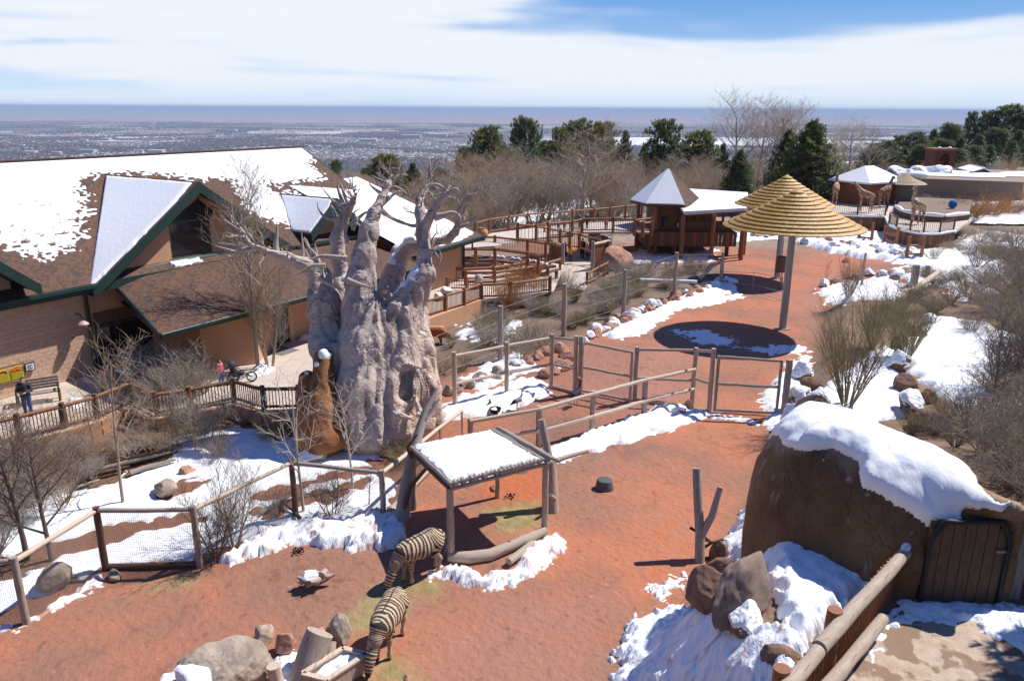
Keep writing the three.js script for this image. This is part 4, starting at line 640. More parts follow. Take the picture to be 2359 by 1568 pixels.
const pA = [[1048, 941, 813], [1167, 913, 790], [1270, 893, 771], [1324, 908, 776]].map(a => postAt(...a)), pQ = [[1084, 1040, 965], [1241, 1027, 937], [1364, 995, 902], [1483, 957, 870], [1595, 928, 803]].map(a => postAt(...a)), pC = [[1462, 921, 801], [1633, 950, 805]].map(a => postAt(...a));
{
  const f = thing('pole_fence', 'two rail pole fence at the back of the pen beside the baobab', 'fence', pA[1].b);
  pA.forEach((p, i) => part(f, 'post', new MB().log(p.b.clone().add(V(0, -0.3, 0)), p.t.clone().add(V(0, 0.05, 0)), 0.105, 0.1, i + 60, 12), M.log));
  part(f, 'post', new MB().log(pA[3].b.clone().add(V(0.22, -0.3, 0.05)), pA[3].t.clone().add(V(0.22, 0.05, 0.05)), 0.11, 0.1, 71, 12), M.grey);
  for (let i = 0; i < 3; i++) { railPair(f, pA[i], pA[i + 1], [0.95, 0.45], 80 + i, i < 2 ? M.pale : M.log); part(f, 'wire_mesh', wireMesh(pA[i].b, pA[i].t, pA[i + 1].b, pA[i + 1].t, 0.09, 0.003), M.wire).userData.kind = 'stuff'; }
  part(f, 'bottom_rail', new MB().log(pA[2].b.clone().add(V(0, 0.1, 0)), pA[3].b.clone().add(V(0, 0.1, 0)), 0.08, 0.08, 99), M.log);
  const q = thing('pole_fence', 'long two rail pole fence along the front of the pen behind the branch shelter', 'fence', pQ[2].b);
  pQ.slice(0, 4).forEach((p, i) => part(q, 'post', new MB().log(p.b.clone().add(V(0, -0.3, 0)), p.t.clone().add(V(0, 0.04, 0)), 0.12, 0.115, i + 110, 12), i === 3 ? M.grey : M.log));
  const e = pQ[4], et = { b: e.b, t: e.b.clone().lerp(e.t, 0.66) };
  for (const [h, h2] of [[0.97, 0.96], [0.42, 0.42]]) { const P = [...pQ.slice(0, 4), et]; for (let i = 0; i < 4; i++) part(q, 'rail', new MB().log(P[i].b.clone().lerp(P[i].t, i ? h : h2).add(V(0, 0, 0.12)), P[i + 1].b.clone().lerp(P[i + 1].t, h).add(V(0, 0, 0.12)), 0.085, 0.08, 120 + i + h * 50), M.pale); }
  for (let i = 0; i < 3; i++) part(q, 'wire_mesh', wireMesh(pQ[i].b, pQ[i].t, pQ[i + 1].b, pQ[i + 1].t, 0.06, 0.003), M.wire).userData.kind = 'stuff';
  const c = thing('pole_fence', 'short pole fence between the two pipe gates of the pen', 'fence', pC[0].b);
  for (const [p, m, i] of [[pC[0], M.grey, 1], [pQ[4], M.log, 2], [pC[1], M.log, 3]]) part(c, 'post', new MB().log(p.b.clone().add(V(0, -0.3, 0)), p.t.clone().add(V(0, 0.05, 0)), 0.11, 0.1, i + 130, 12), m);
  railPair(c, pC[0], pQ[4], [0.97, 0.42], 140, M.log); railPair(c, pQ[4], pC[1], [0.97, 0.46], 144, M.log); part(c, 'bottom_rail', new MB().log(pC[0].b.clone().add(V(0, 0.08, 0)), pC[1].b.clone().add(V(0, 0.08, 0)), 0.07, 0.07, 150), M.log);
  const p8 = postAt(1806, 955, 828); tag(mesh('gate_post', new MB().log(p8.b.clone().add(V(0, -0.3, 0)), p8.t, 0.15, 0.14, 9, 14), M.grey), 'stout dark post holding the right hand pipe gate below the bank', 'post');
  for (const [L, R, lab, m] of [[[1339, 905, 787], [1451, 928, 809], 'brown pipe gate swung open at the back of the pen', M.log], [[1646, 950, 819], [1788, 957, 829], 'square pipe gate with a middle bar next to the stout dark post', M.grey]]) {
    const a = postAt(...L), b = postAt(...R), g = thing('pipe_gate', lab, 'gate', a.b); a.b.y += 0.08; b.b.y += 0.08;
    part(g, 'upright', new MB().log(a.b, a.t, 0.07, 0.07, 5), m); part(g, 'upright', new MB().log(b.b, b.t, 0.07, 0.07, 6), m);
    for (const h of [0.02, 0.5, 0.98]) part(g, 'rail', new MB().log(a.b.clone().lerp(a.t, h), b.b.clone().lerp(b.t, h), 0.065, 0.065, 7 + h * 9), m);
    part(g, 'wire_mesh', wireMesh(a.b, a.t, b.b, b.t, 0.1, 0.003), M.wire).userData.kind = 'stuff';
  }
}
{
  const f = thing('post_fence', 'tall weathered posts strung with thin wires along the brush of the giraffe yard', 'fence', G(1298, 774));
  const ps = [[960, 905, 790], [1153, 832, 704], [1298, 774, 653], [1436, 729, 621], [1553, 688, 581], [1660, 659, 582]].map(a => postAt(...a));
  ps.slice(1).forEach((p, i) => part(f, 'post', new MB().log(p.b.clone().add(V(0, -0.3, 0)), p.t, 0.145, 0.13, i + 160, 12), i === 1 ? M.log : M.grey));
  const w = new MB(); for (let i = 0; i + 1 < ps.length; i++) for (const h of [0.95, 0.72, 0.45, 0.2]) w.tube([ps[i].b.clone().lerp(ps[i].t, h), ps[i + 1].b.clone().lerp(ps[i + 1].t, h)], 0.008, 4); part(f, 'wire', w, M.steel).userData.kind = 'stuff';
  const s = thing('rail_fence', 'thin steel rail fence beside the shade of the far thatched sunshade', 'fence', G(1700, 665)); const q = [[1660, 659, 625], [1734, 668, 627], [1811, 690, 640]].map(a => postAt(...a));
  q.forEach(p => part(s, 'post', new MB().tube([p.b, p.t], 0.03, 6, true), M.steel)); for (let i = 0; i < 2; i++) for (const h of [0.3, 0.97]) part(s, 'rail', new MB().tube([q[i].b.clone().lerp(q[i].t, h), q[i + 1].b.clone().lerp(q[i + 1].t, h)], 0.02, 6), M.steel);
}
// ---------- branch shelter ----------
{
  const FLb = G(1039, 1290), FRb = G(1254, 1229), BRb = G(1146, 1146), BLb = G(953, 1172), t = thing('shelter', 'open shelter of rough posts with a flat roof of poles under thick snow', 'shelter', FLb.clone().lerp(BRb, 0.5));
  const FL = V(FLb.x, UP(FLb, 1124), FLb.z), FR = V(FRb.x, UP(FRb, 1066), FRb.z), BR = V(BRb.x, UP(BRb, 1003), BRb.z), BL = V(BLb.x, UP(BLb, 1040), BLb.z);
  for (const [b, c, r] of [[FLb, FL, 0.12], [FRb, FR, 0.11], [BRb, BR, 0.09], [BLb, BL, 0.12]]) part(t, 'post', new MB().log(b.clone().add(V(0, -0.2, 0)), c, r, r * 0.9, Math.round(b.x * 10), 12), M.log);
  const up = V(0, 0.1, 0), ov = (a, b, k) => a.clone().add(a.clone().sub(b).multiplyScalar(k)), fl = ov(FL, BL, 0.05).add(up), bl = ov(BL, FL, 0.03).add(up), fr = ov(FR, BR, 0.05).add(up), br = ov(BR, FR, 0.03).add(up);
  part(t, 'beam', new MB().log(FL.clone(), FR.clone(), 0.09, 0.08, 4), M.grey); part(t, 'beam', new MB().log(BL, BR, 0.09, 0.08, 5), M.grey); part(t, 'beam', new MB().log(BL, FL, 0.09, 0.08, 6), M.dark); part(t, 'beam', new MB().log(BR, FR, 0.09, 0.08, 8), M.grey);
  const n = 24; for (let i = 0; i <= n; i++) { const a = bl.clone().lerp(br, i / n), b = fl.clone().lerp(fr, i / n), j = rng(i + 5)(); b.addScaledVector(b.clone().sub(a).normalize(), 0.12 * (j - 0.4)); part(t, 'roof_pole', new MB().log(a.add(V(0, 0.06, 0)), b.add(V(0, 0.06 + 0.02 * j, 0)), 0.075, 0.07, i + 11, 9), M.grey); }
  for (let i = 0; i < 3; i++) part(t, 'edge_pole', new MB().log(br.clone().add(V(0.06 + i * 0.12, 0.14 - i * 0.05, 0)), fr.clone().add(V(0.10 + i * 0.12, 0.16 - i * 0.05, 0.1)), 0.055, 0.05, i + 40), M.grey);
  const eu = br.clone().sub(bl), ev = fl.clone().sub(bl), lu = eu.length(), lv = ev.length(), ev2 = fr.clone().sub(br).length(); eu.normalize(); ev.normalize();
  // the snow lies between the four corners
  const S = new THREE.PlaneGeometry(1, 1, 90, 70), p = S.attributes.position, nn = eu.clone().cross(ev); if (nn.y < 0) nn.negate();
  for (let i = 0; i < p.count; i++) { const a = p.getX(i) + 0.5, b = 0.5 - p.getY(i), q = bl.clone().lerp(br, a).lerp(fl.clone().lerp(fr, a), b), e = Math.min(a * lu - 0.03, (1 - a) * lu - 0.22, b * lv - 0.1, (1 - b) * lv - 0.16) + 0.07 * n2(a * 18, b * 16) + 0.05 * n2(a * 40, b * 40), h = e > 0 ? 0.10 + 0.13 * Math.min(1, Math.sqrt(e * 3)) + 0.02 * fbm(a * 9, b * 7) : 0.02; q.addScaledVector(nn, h); p.setXYZ(i, q.x, q.y, q.z); }
  S.computeVertexNormals(); if (S.attributes.normal.getY(50) < 0) { const I = S.index.array; for (let i = 0; i < I.length; i += 3) [I[i], I[i + 1]] = [I[i + 1], I[i]]; S.computeVertexNormals(); } part(t, 'roof_snow', buv(S), M.snow);
  // forked trunks standing at its sides
  const k = thing('dead_trunk', 'leaning bare forked trunk at the right corner of the branch shelter', 'dead tree', G(1275, 1178)), b = G(1275, 1178), h = UP(b, 1062), top = AT(1247, 966, pix(b)[2] - 0.1), joint = AT(1268, 1062, pix(b)[2]);
  part(k, 'trunk', new MB().log(b.clone().add(V(0, -0.2, 0)), joint, 0.21, 0.18, 3, 14), M.log); part(k, 'branch', new MB().log(joint.clone().add(V(0, -0.15, 0)), top, 0.15, 0.11, 4, 12), M.grey); part(k, 'branch', new MB().log(AT(1240, 1072, pix(b)[2] - 0.3), AT(1355, 1038, pix(b)[2] + 0.6), 0.10, 0.06, 5), M.log); part(k, 'stub', new MB().log(AT(1280, 1150, pix(b)[2]), AT(1268, 1140, pix(b)[2] - 0.5), 0.07, 0.06, 6), M.log);
  const d = G(925, 1213), dd = pix(d)[2], l = thing('dead_trunk', 'dark slanting dead trunk with a pale split top left of the branch shelter', 'dead tree', d);
  part(l, 'trunk', new MB().tube([[922, 1213, 20, 0], [934, 1130, 18, 0.2], [950, 1050, 16, 0.5], [968, 985, 15, 0.8], [985, 935, 14, 1], [1008, 893, 4, 1.2]].map(a => AT(a[0], a[1], dd + a[3])), [20, 18, 15, 13, 11, 3].map(x => x * dd / FOC * 0.85), 10, true), M.grey);
  part(l, 'branch', new MB().tube([AT(977, 965, dd + 0.9), AT(1000, 940, dd + 0.9), AT(1012, 915, dd + 0.8)], [0.1, 0.08, 0.02], 8, true), M.pale); part(l, 'branch', new MB().tube([AT(950, 1060, dd + 0.4), AT(938, 1030, dd + 0.2), AT(962, 1000, dd)], [0.08, 0.06, 0.03], 8, true), M.dark);
  part(l, 'branch', new MB().tube([AT(928, 1180, dd), AT(945, 1120, dd - 0.2), AT(985, 1075, dd - 0.1)], [0.09, 0.08, 0.05], 8, true), M.dark);
  // bucket hung below
  const kb = G(1197, 1178), bk = V(kb.x, 1.5, kb.z), bu = thing('bucket', 'white plastic feed bucket hanging under the branch shelter roof', 'bucket', bk);
  const lg = new THREE.LatheGeometry([[0, 0], [0.27, 0], [0.33, 0.62], [0.36, 0.64], [0.36, 0.68], [0.30, 0.68], [0.25, 0.05], [0, 0.05]].map(q => new THREE.Vector2(...q)), 28); mesh('pail', lg, mat([0.80, 0.78, 0.73], { rough: 0.4 }), bu);
  mesh('handle', new MB().tube([V(-0.34, 0.62, 0), V(-0.25, 0.95, 0), V(0, 1.05, 0), V(0.25, 0.95, 0), V(0.34, 0.62, 0)], 0.012, 6), M.steel, bu);
  // bleached logs at its foot
  const lz = thing('log', 'long bleached log lying across the front of the branch shelter', 'log', G(1120, 1280)); part(lz, 'trunk', new MB().tube([[1034, 1292], [1080, 1295], [1130, 1288], [1185, 1265], [1255, 1232]].map(a => { const q = G(...a); q.y += 0.16; return q; }), [0.16, 0.19, 0.18, 0.17, 0.14], 12, true), M.log);
  const l2 = thing('log', 'short split log stuck in the snow in front of the shelter', 'log', G(1195, 1300)); part(l2, 'trunk', new MB().tube([[1172, 1305], [1200, 1285], [1226, 1262]].map(a => { const q = G(...a); q.y += 0.17; return q; }), [0.12, 0.13, 0.11], 10, true), M.log);
}
// ---------- things lying about the yard ----------
{
  const tb = thing('tub', 'grey rubber tub upside down on the red yard', 'tub', G(1392, 1124)); mesh('shell', new THREE.LatheGeometry([[0, 0.34], [0.24, 0.345], [0.27, 0.32], [0.32, 0.03], [0.345, 0.0], [0.30, 0]].map(q => new THREE.Vector2(...q)), 32), mat([0.085, 0.085, 0.09], { rough: 0.55 }), tb);
  for (const [u, v, lab] of [[1126, 938, 'black rubber bowl tipped on the snow in the pen'], [1141, 952, 'black rubber bowl standing in the pen next to a tipped one']]) { const b = thing('bowl', lab, 'bowl', G(u, v).add(V(0, 0.05, 0))); const m = mesh('shell', new THREE.LatheGeometry([[0, 0.03], [0.16, 0.02], [0.24, 0.2], [0.27, 0.2], [0.19, -0.02], [0, -0.02]].map(q => new THREE.Vector2(...q)), 24), M.black, b); if (u < 1130) m.rotation.z = 0.7; }
  const bo = thing('rock', 'big rounded grey granite boulder at the bottom of the yard', 'rock', V(0, 0, 0)), bp = G(516, 1585); bo.position.set(bp.x, bp.y - 0.1, bp.z);
  const bg = rockGeo(77, 44, 0.72, 0.10); bg.scale(1.18, 1.42, 1.1); bg.rotateY(0.5); bg.translate(0, 0.25, 0); mottle(bg, 1.2); mesh('stone', bg, M.granite, bo); mesh('snow_cap', coat(bg, (x, y, z, a, b, c) => 0.16 - 0.9 * Math.max(0, Math.hypot((x + 0.6) * 0.7, (y - 0.62) * 1.4, z - 0.5) - 0.36) - 0.12 * Math.max(0, 0.3 - b) + 0.06 * fbm3(x * 3, y * 3, z * 3), 0.04), M.snow, bo);
  rock('tan rock lying alone on the red earth near the granite boulder', 606, 1474, [0.62, 0.42, 0.48], { k: 2, mat: M.granite, lift: 0.4 });
  rock('reddish rock beside the cut stump and the granite boulder', 658, 1500, [0.52, 0.5, 0.46], { k: 3, lift: 0.5 });
  rock('large pale rock right behind the wooden trough', 782, 1480, [0.68, 0.75, 0.6], { k: 4, mat: M.granite, lift: 0.45 });
  rock('rust coloured rock in front of the granite boulder at the picture edge', 432, 1578, [0.6, 0.4, 0.5], { k: 5 });
  rock('small flat rock in the bed snow beside the bed sapling', 380, 1140, [0.95, 0.55, 0.7], { k: 6, mat: M.granite, lift: 0.45 }); rock('pale rock half sunk in snow near the shrub in the bed', 430, 1092, [0.75, 0.4, 0.6], { k: 7, lift: 0.2 });
  rock('round tan boulder in the snow beneath the baobab roots', 720, 1062, [0.9, 0.6, 0.7], { k: 1, mat: M.granite, snow: true, lift: 0.3 }); rock('half buried tan rock behind the wire mesh near the lowest posts', 132, 1350, [0.9, 0.75, 0.8], { k: 0, mat: M.granite, lift: 0.3 });
  rock('small dark rock at the foot of the second fence post', 265, 1332, [0.5, 0.3, 0.3], { k: 5, mat: M.granite, lift: 0.3 });
  rock('brown snow topped rock at the corner of the pen beside the strip of snow', 1563, 958, [0.75, 0.55, 0.6], { k: 3, snow: true, mat: M.redrock, lift: 0.35 }); rock('dark brown rock leaning on its neighbour at the pen corner', 1585, 950, [0.5, 0.6, 0.5], { k: 4, mat: M.redrock, lift: 0.4 });
  rock('pink stone on the ground under the right side of the shelter', 1140, 1125, [0.45, 0.2, 0.3], { k: 1 });
  const pb = [[1282, 1410], [890, 1560], [300, 1470]]; rock('small pale stone at the foot of the lower zebra', 940, 1563, [0.26, 0.1, 0.2], { k: 2 });
  // stump, trough, driftwood
  const st = G(712, 1556), sd = pix(st)[2], s = thing('stump', 'thick sawn tree stump leaning beside the wooden trough', 'stump', st); part(s, 'trunk', new MB().tube([AT(705, 1565, sd - 0.1), AT(715, 1520, sd), AT(727, 1480, sd + 0.05), AT(737, 1456, sd + 0.1)], [0.40, 0.36, 0.335, 0.33], 20, true), M.log);
  const s2 = thing('stump', 'slender pale stump stood on end left of the thick one', 'stump', G(640, 1575)); part(s2, 'trunk', new MB().log(G(640, 1585), V(G(640, 1585).x - 0.06, 0.62, G(640, 1585).z), 0.17, 0.15, 12, 14), M.pale);
  const ch = thing('log', 'short upright log beside the pale rock behind the trough', 'log', G(762, 1520)); part(ch, 'trunk', new MB().log(AT(760, 1520, sd + 0.3), AT(763, 1478, sd + 0.5), 0.13, 0.12, 8, 12), M.log); rock('crumbling brown rock between stump and upright log', 745, 1490, [0.4, 0.5, 0.4], { k: 6, lift: 0.5 });
  const a = G(700, 1590), bb = G(792, 1530), c = G(846, 1545), hh = 0.42, d = a.clone().add(c).sub(bb), tr = thing('trough', 'wooden box trough with snow inside at the bottom edge of the yard', 'trough', bb);
  for (const [p, q] of [[a, bb], [bb, c], [c, d], [d, a]]) part(tr, 'board', new MB().beam(p.clone().setY(hh / 2 + 0.02), q.clone().setY(hh / 2 + 0.02), 0.06, hh), M.log); for (const [p, q] of [[a, bb], [bb, c], [c, d], [d, a]]) part(tr, 'rim', new MB().beam(p.clone().setY(hh + 0.06), q.clone().setY(hh + 0.06), 0.13, 0.05), M.pale);
  part(tr, 'snow_fill', (() => { const eu = bb.clone().sub(a), ev = c.clone().sub(bb), A = eu.length(), B = ev.length(); return snowSheet(a.clone().setY(0.12), eu.normalize(), ev.normalize(), A, B, 0.05, (x, y) => 0.14 + 0.16 * fbm(x * 3, y * 3, 3) + 0.12 * sm(A - 0.9, A - 0.4, x)); })(), M.snow);
  const dw = thing('driftwood', 'gnarled stump of roots with snow on it lying on the red yard', 'driftwood', G(735, 1352)), dp = G(735, 1352), r = rng(4); for (let i = 0; i < 13; i++) { const th = r() * 6.28, L = 0.3 + 0.35 * r(); part(dw, 'root', new MB().tube([dp.clone().add(V((r() - 0.5) * 0.4, 0.25 + 0.15 * r(), (r() - 0.5) * 0.3)), dp.clone().add(V(Math.cos(th) * L * 0.6, 0.3 + 0.2 * (r() - 0.5), Math.sin(th) * L * 0.5)), dp.clone().add(V(Math.cos(th) * L, 0.05 + 0.45 * r(), Math.sin(th) * L * 0.8))], [0.12, 0.085, 0.03], 8, true), M.log); }
  const dsn = rockGeo(3, 10, 0.5, 0.15); dsn.scale(0.3, 0.22, 0.24); dsn.translate(-0.22, 0.42, 0.08); mesh('snow_cap', buv(dsn), M.snow, dw);
  const fk = G(1612, 1292), fd = pix(fk)[2], fp = thing('forked_post', 'grey forked stump standing before the snowy bank of the den', 'dead tree', fk); part(fp, 'trunk', new MB().tube([AT(1612, 1300, fd), AT(1613, 1230, fd), AT(1608, 1150, fd), AT(1605, 1078, fd)], [0.155, 0.145, 0.135, 0.125], 14, true), M.grey); part(fp, 'branch', new MB().tube([AT(1614, 1235, fd), AT(1640, 1190, fd - 0.1), AT(1660, 1122, fd - 0.1)], [0.13, 0.11, 0.09], 12, true), M.log);
  for (const q of [[[1615, 1240], [1640, 1248], [1675, 1244]], [[1615, 1265], [1640, 1250], [1668, 1240]], [[1590, 1215], [1615, 1230], [1650, 1255]], [[1600, 1292], [1650, 1280], [1690, 1262]]]) part(fp, 'branch', new MB().tube(q.map(a => AT(...a, fd + 0.1)), [0.05, 0.045, 0.02], 6, true), M.dark);
  const dung = rng(8); for (const [u, v, n, lab] of [[686, 1272, 22, 'small dark heap of dung on the red earth below the snow bank'], [1172, 1145, 14, 'small dark heap of dung under the branch shelter']]) { const m = new MB(), c0 = G(u, v); for (let i = 0; i < n; i++) { const q = V(c0.x + (dung() - 0.5) * 0.36, c0.y + 0.03 + 0.04 * dung(), c0.z + (dung() - 0.5) * 0.36); m.tube([q, q.clone().add(V(0.03, 0.03, 0.02)), q.clone().add(V(0.06, 0.02, 0.02))], [0.015, 0.035, 0.015], 6, true); } tag(mesh('dung', m, M.black), lab, 'dung', null, 'stuff'); }
}
// ---------- the sculpted baobab ----------
const BZ = 32.4;                                       // depth of its middle, metres along the view
{
  const base = G(868, 990), tree = thing('baobab_tree', 'giant grey sculpted baobab with swollen fluted trunk and bare crooked limbs', 'tree', base);
  const pt = (u, v, dz = 0) => { const q = AT(u, v, BZ + dz); return [q.x, q.y, q.z]; }, R = r => r * BZ / FOC, thin = r => r < 34 ? r * 0.93 : r;
  const chains = [                                     // [u, v, radius in px, depth offset] down each swelling and limb
    { k: 0.9, c: [[880, 1000, 112, 0.1], [868, 860, 104, 0.2], [856, 790, 84, 0.3]] },
    { k: 0.5, c: [[778, 1010, 36, -0.7], [762, 900, 40, -0.8], [752, 800, 40, -0.6], [745, 700, 37, -0.4], [735, 638, 29, -0.3], [708, 612, 21, -0.5], [660, 594, 15, -0.9], [612, 578, 10, -1.2], [580, 564, 7, -1.4], [557, 538, 5, -1.5], [545, 520, 2.5, -1.6]] },
    { k: 0.35, c: [[800, 760, 46, 0.8], [788, 660, 30, 0.9], [781, 600, 24, 0.9], [778, 550, 21, 0.9], [790, 505, 14, 0.7], [812, 465, 8, 0.4], [821, 445, 3, 0.2]] },
    { k: 0.5, c: [[838, 1010, 40, -1.7], [830, 900, 48, -1.5], [838, 800, 50, -1.2], [838, 720, 44, -0.9], [832, 650, 34, -0.8], [838, 590, 29, -0.8], [850, 535, 23, -0.7], [862, 492, 15, -0.6], [880, 455, 10, -0.4], [893, 428, 8, -0.2], [903, 403, 3, 0]] },
    { k: 0.3, c: [[880, 760, 46, 0.4], [890, 690, 36, 0.5], [905, 630, 28, 0.7], [922, 585, 24, 0.8], [950, 568, 20, 0.5], [990, 560, 16, 0.2], [1030, 553, 14, 0.1], [1048, 535, 11, 0], [1063, 500, 8, -0.1], [1077, 468, 3, -0.2]] },
    { k: 0.5, c: [[920, 990, 40, -1.3], [925, 900, 44, -1.1], [915, 790, 44, -0.8], [930, 720, 40, -0.6], [955, 670, 32, -0.7], [980, 630, 25, -0.8], [980, 590, 19, -0.7], [974, 540, 17, -0.6], [968, 490, 13, -0.4], [965, 460, 9, -0.2], [985, 432, 6, 0.2], [990, 400, 2, 0.3]] },
    { k: 0.15, c: [[974, 535, 14, -0.6], [995, 490, 12, -0.9], [1012, 465, 9, -1.0], [1030, 446, 5, -1.1]] },
    { k: 0.5, c: [[985, 985, 24, -0.5], [985, 890, 27, -0.2], [965, 800, 36, 0.1], [945, 720, 30, 0.2]] },
    { k: 0.35, c: [[1008, 975, 18, 0.6], [1000, 900, 20, 0.6], [985, 820, 26, 0.7], [968, 720, 24, 0.8]] },
    { k: 0.2, c: [[868, 1020, 24, -2.0], [862, 940, 26, -1.9], [858, 850, 22, -1.6]] },
    { k: 0.12, c: [[908, 955, 12, -2.0], [940, 962, 10, -2.2], [972, 955, 10, -2.0], [1005, 935, 9, -1.2]] },
    { k: 0.12, c: [[905, 960, 12, -1.9], [905, 900, 10, -1.9], [920, 850, 11, -1.8], [945, 838, 10, -1.6], [955, 870, 9, -1.6], [955, 920, 8, -1.8], [965, 950, 8, -1.9]] },
    { k: 0.12, c: [[945, 838, 9, -1.5], [972, 850, 9, -1.2], [985, 900, 9, -1.1], [992, 945, 10, -1.2]] },
    { k: 0.2, c: [[800, 1015, 22, -1.4], [798, 930, 22, -1.5], [806, 850, 20, -1.4], [812, 780, 16, -1.2]] },
  ];
  const segs = []; for (const { k, c } of chains) for (let i = 0; i + 1 < c.length; i++) segs.push([pt(c[i][0], c[i][1], c[i][3]), pt(c[i + 1][0], c[i + 1][1], c[i + 1][3]), R(thin(c[i][2])), R(thin(c[i + 1][2])), k * clamp(c[i][2] / 40, 0.25, 1)]);
  for (const s of segs) { const m = Math.max(s[2], s[3]) + 1.2; s.push([Math.min(s[0][0], s[1][0]) - m, Math.max(s[0][0], s[1][0]) + m, Math.min(s[0][1], s[1][1]) - m, Math.max(s[0][1], s[1][1]) + m, Math.min(s[0][2], s[1][2]) - m, Math.max(s[0][2], s[1][2]) + m]); }
  const holes = [[pt(936, 858, -1.9), pt(934, 908, -1.95), R(17), R(22)], [pt(936, 870, -1.4), pt(934, 905, -1.4), R(14), R(19)], [pt(973, 868, -1.5), pt(974, 908, -1.5), R(11), R(14)], [pt(893, 925, -2.35), pt(893, 895, -2.2), R(9), R(5)], [pt(975, 930, -2.2), pt(955, 935, -2.3), R(10), R(10)]];
  const f = (x, y, z) => {
    let d = 9; for (const s of segs) { const b = s[5]; if (x < b[0] || x > b[1] || y < b[2] || y > b[3] || z < b[4] || z > b[5]) continue; const e = cap(x, y, z, s[0], s[1], s[2], s[3]); d = d > 8 ? e : smin(d, e, s[4]); }
    if (d > -0.6 && d < 0.6) {
      const big = sm(9.5, 5.5, y), th = Math.atan2(z + 30.5, x + 5.4);
      d += big * (0.10 * (1 - 2 * Math.abs(n3(th * 3.2, y * 0.28 + 4, 2))) + 0.07 * fbm3(x * 1.4, y * 0.7, z * 1.4, 3) + 0.03 * n3(x * 5, y * 2.2, z * 5) + 0.11 * Math.pow(1 - Math.min(1, Math.abs(n3(x * 0.95 + 3, y * 0.42, z * 0.95)) * 4.5), 2) + 0.035 * Math.pow(1 - Math.min(1, Math.abs(n3(x * 2.3, y * 0.9 + 7, z * 2.3)) * 5), 2)) + 0.012 * n3(x * 6 + 2, y * 6, z * 6);
      for (const h of holes) d = -smin(-d, cap(x, y, z, h[0], h[1], h[2], h[3]), 0.12);
    }
    return d;
  };
  const P0 = pt(690, 1030, 0), P1 = pt(1020, 640, 0);
  const trunk = nets(f, V(-11.5, -0.3, -34.5), V(-1, 7.9, -27.3), 0.07);
  const limbs = nets(f, V(-12.5, 7.55, -35), V(-0.5, 12, -28.5), 0.05);
  const tint = (x, y, z, a, b, c) => { const n = fbm3(x * 0.9, y * 0.5, z * 0.9, 3), w = sm(6.5, 1.5, y) * sm(-0.5, 0.5, x + 4.5 + 2 * n); let k = mix3([1.18, 1.13, 1.11], [1.38, 1.23, 1.08], w); if (n > 0.28) k = mix3(k, [0.62, 0.55, 0.55], 0.6); if (fbm3(x * 3, y * 0.6, z * 3, 3) > 0.27) k = mix3(k, [0.55, 0.46, 0.44], 0.6); if (n3(x * 7, y * 7, z * 7) > 0.62) k = mix3(k, [0.2, 0.16, 0.15], 0.7); return k; };
  const both = mergeGeo(trunk, limbs);
  part(tree, 'trunk', colors(fuv(trunk, (x, y, z) => [Math.atan2(z + 30.5, x + 5.4) * 2.2, y]), tint), M.bark); for (const q of islands(limbs)) part(tree, 'limb', colors(fuv(q, (x, y, z) => [x + 0.5 * z, y]), (x, y, z, ...n) => tint(x, y + 6, z, ...n)), M.bark);
  // thinner branches, each grown from its limb
  const br = (list, dz, r0 = 5) => { const n = list.length; part(tree, 'branch', new MB().tube(new THREE.CatmullRomCurve3(list.map((a, i) => AT(a[0], a[1], BZ + dz + (a[2] || 0)))).getPoints(n * 4), [...Array(n * 4 + 1)].map((_, i) => R(mix(r0 * 1.25, 0.9, Math.pow(i / (n * 4), 0.8))) * (1 + 0.15 * n2(i * 0.9, list[0][0]))), 8, true), M.limb); };
  br([[590, 570], [555, 577], [530, 583], [512, 585]], -1.3, 6); br([[540, 580], [515, 572], [497, 566]], -1.3, 3); br([[556, 577], [540, 565], [500, 560]], -1.4, 3); br([[552, 578], [530, 592], [522, 581]], -1.2, 2.5);
  br([[636, 586], [635, 560], [638, 535], [637, 510]], -0.8, 8); br([[574, 560], [556, 530], [533, 500], [525, 488]], -1.5, 4); br([[697, 605], [697, 570], [694, 535]], -0.6, 5);
  br([[742, 660], [720, 620], [700, 600]], -0.3, 7); br([[738, 612], [716, 586], [706, 556], [700, 545]], -1, 6); br([[735, 610], [728, 580], [725, 560]], -1, 5); br([[800, 596], [770, 592], [738, 590], [715, 596], [700, 570]], -1.2, 6); br([[750, 612], [720, 612], [690, 628], [672, 633]], -1.3, 5); br([[733, 608], [725, 585], [712, 570], [697, 548]], -1.1, 4); br([[738, 605], [745, 640], [735, 625]], -1.1, 3);
  br([[795, 480], [785, 455], [778, 430], [780, 418]], 0.6, 6); br([[808, 480], [795, 455], [785, 425], [782, 420]], 0.5, 5); br([[790, 505], [765, 505], [745, 497], [733, 480], [730, 465]], 0.6, 5); br([[778, 520], [770, 490], [762, 470], [772, 460]], 0.8, 6); br([[788, 470], [770, 465], [752, 445], [738, 430]], 0.7, 4); br([[805, 520], [830, 498], [845, 488], [860, 490]], 0.2, 5); br([[812, 530], [822, 505], [815, 490], [830, 480]], 0.1, 4); br([[822, 560], [838, 540], [822, 515], [808, 520]], 0, 5); br([[800, 560], [795, 530], [810, 510]], 0.2, 5);
  br([[868, 478], [890, 462], [910, 445], [925, 440]], -0.4, 6); br([[885, 450], [870, 440], [855, 428], [850, 420]], -0.3, 5); br([[893, 430], [880, 410], [872, 398]], -0.2, 4); br([[900, 412], [912, 400], [920, 385], [922, 370]], -0.1, 3); br([[895, 440], [908, 430], [935, 446], [922, 452]], -0.2, 4);
  br([[872, 480], [900, 500], [930, 515], [965, 520]], -0.4, 6); br([[975, 515], [950, 520], [920, 508], [880, 495]], -0.5, 5);
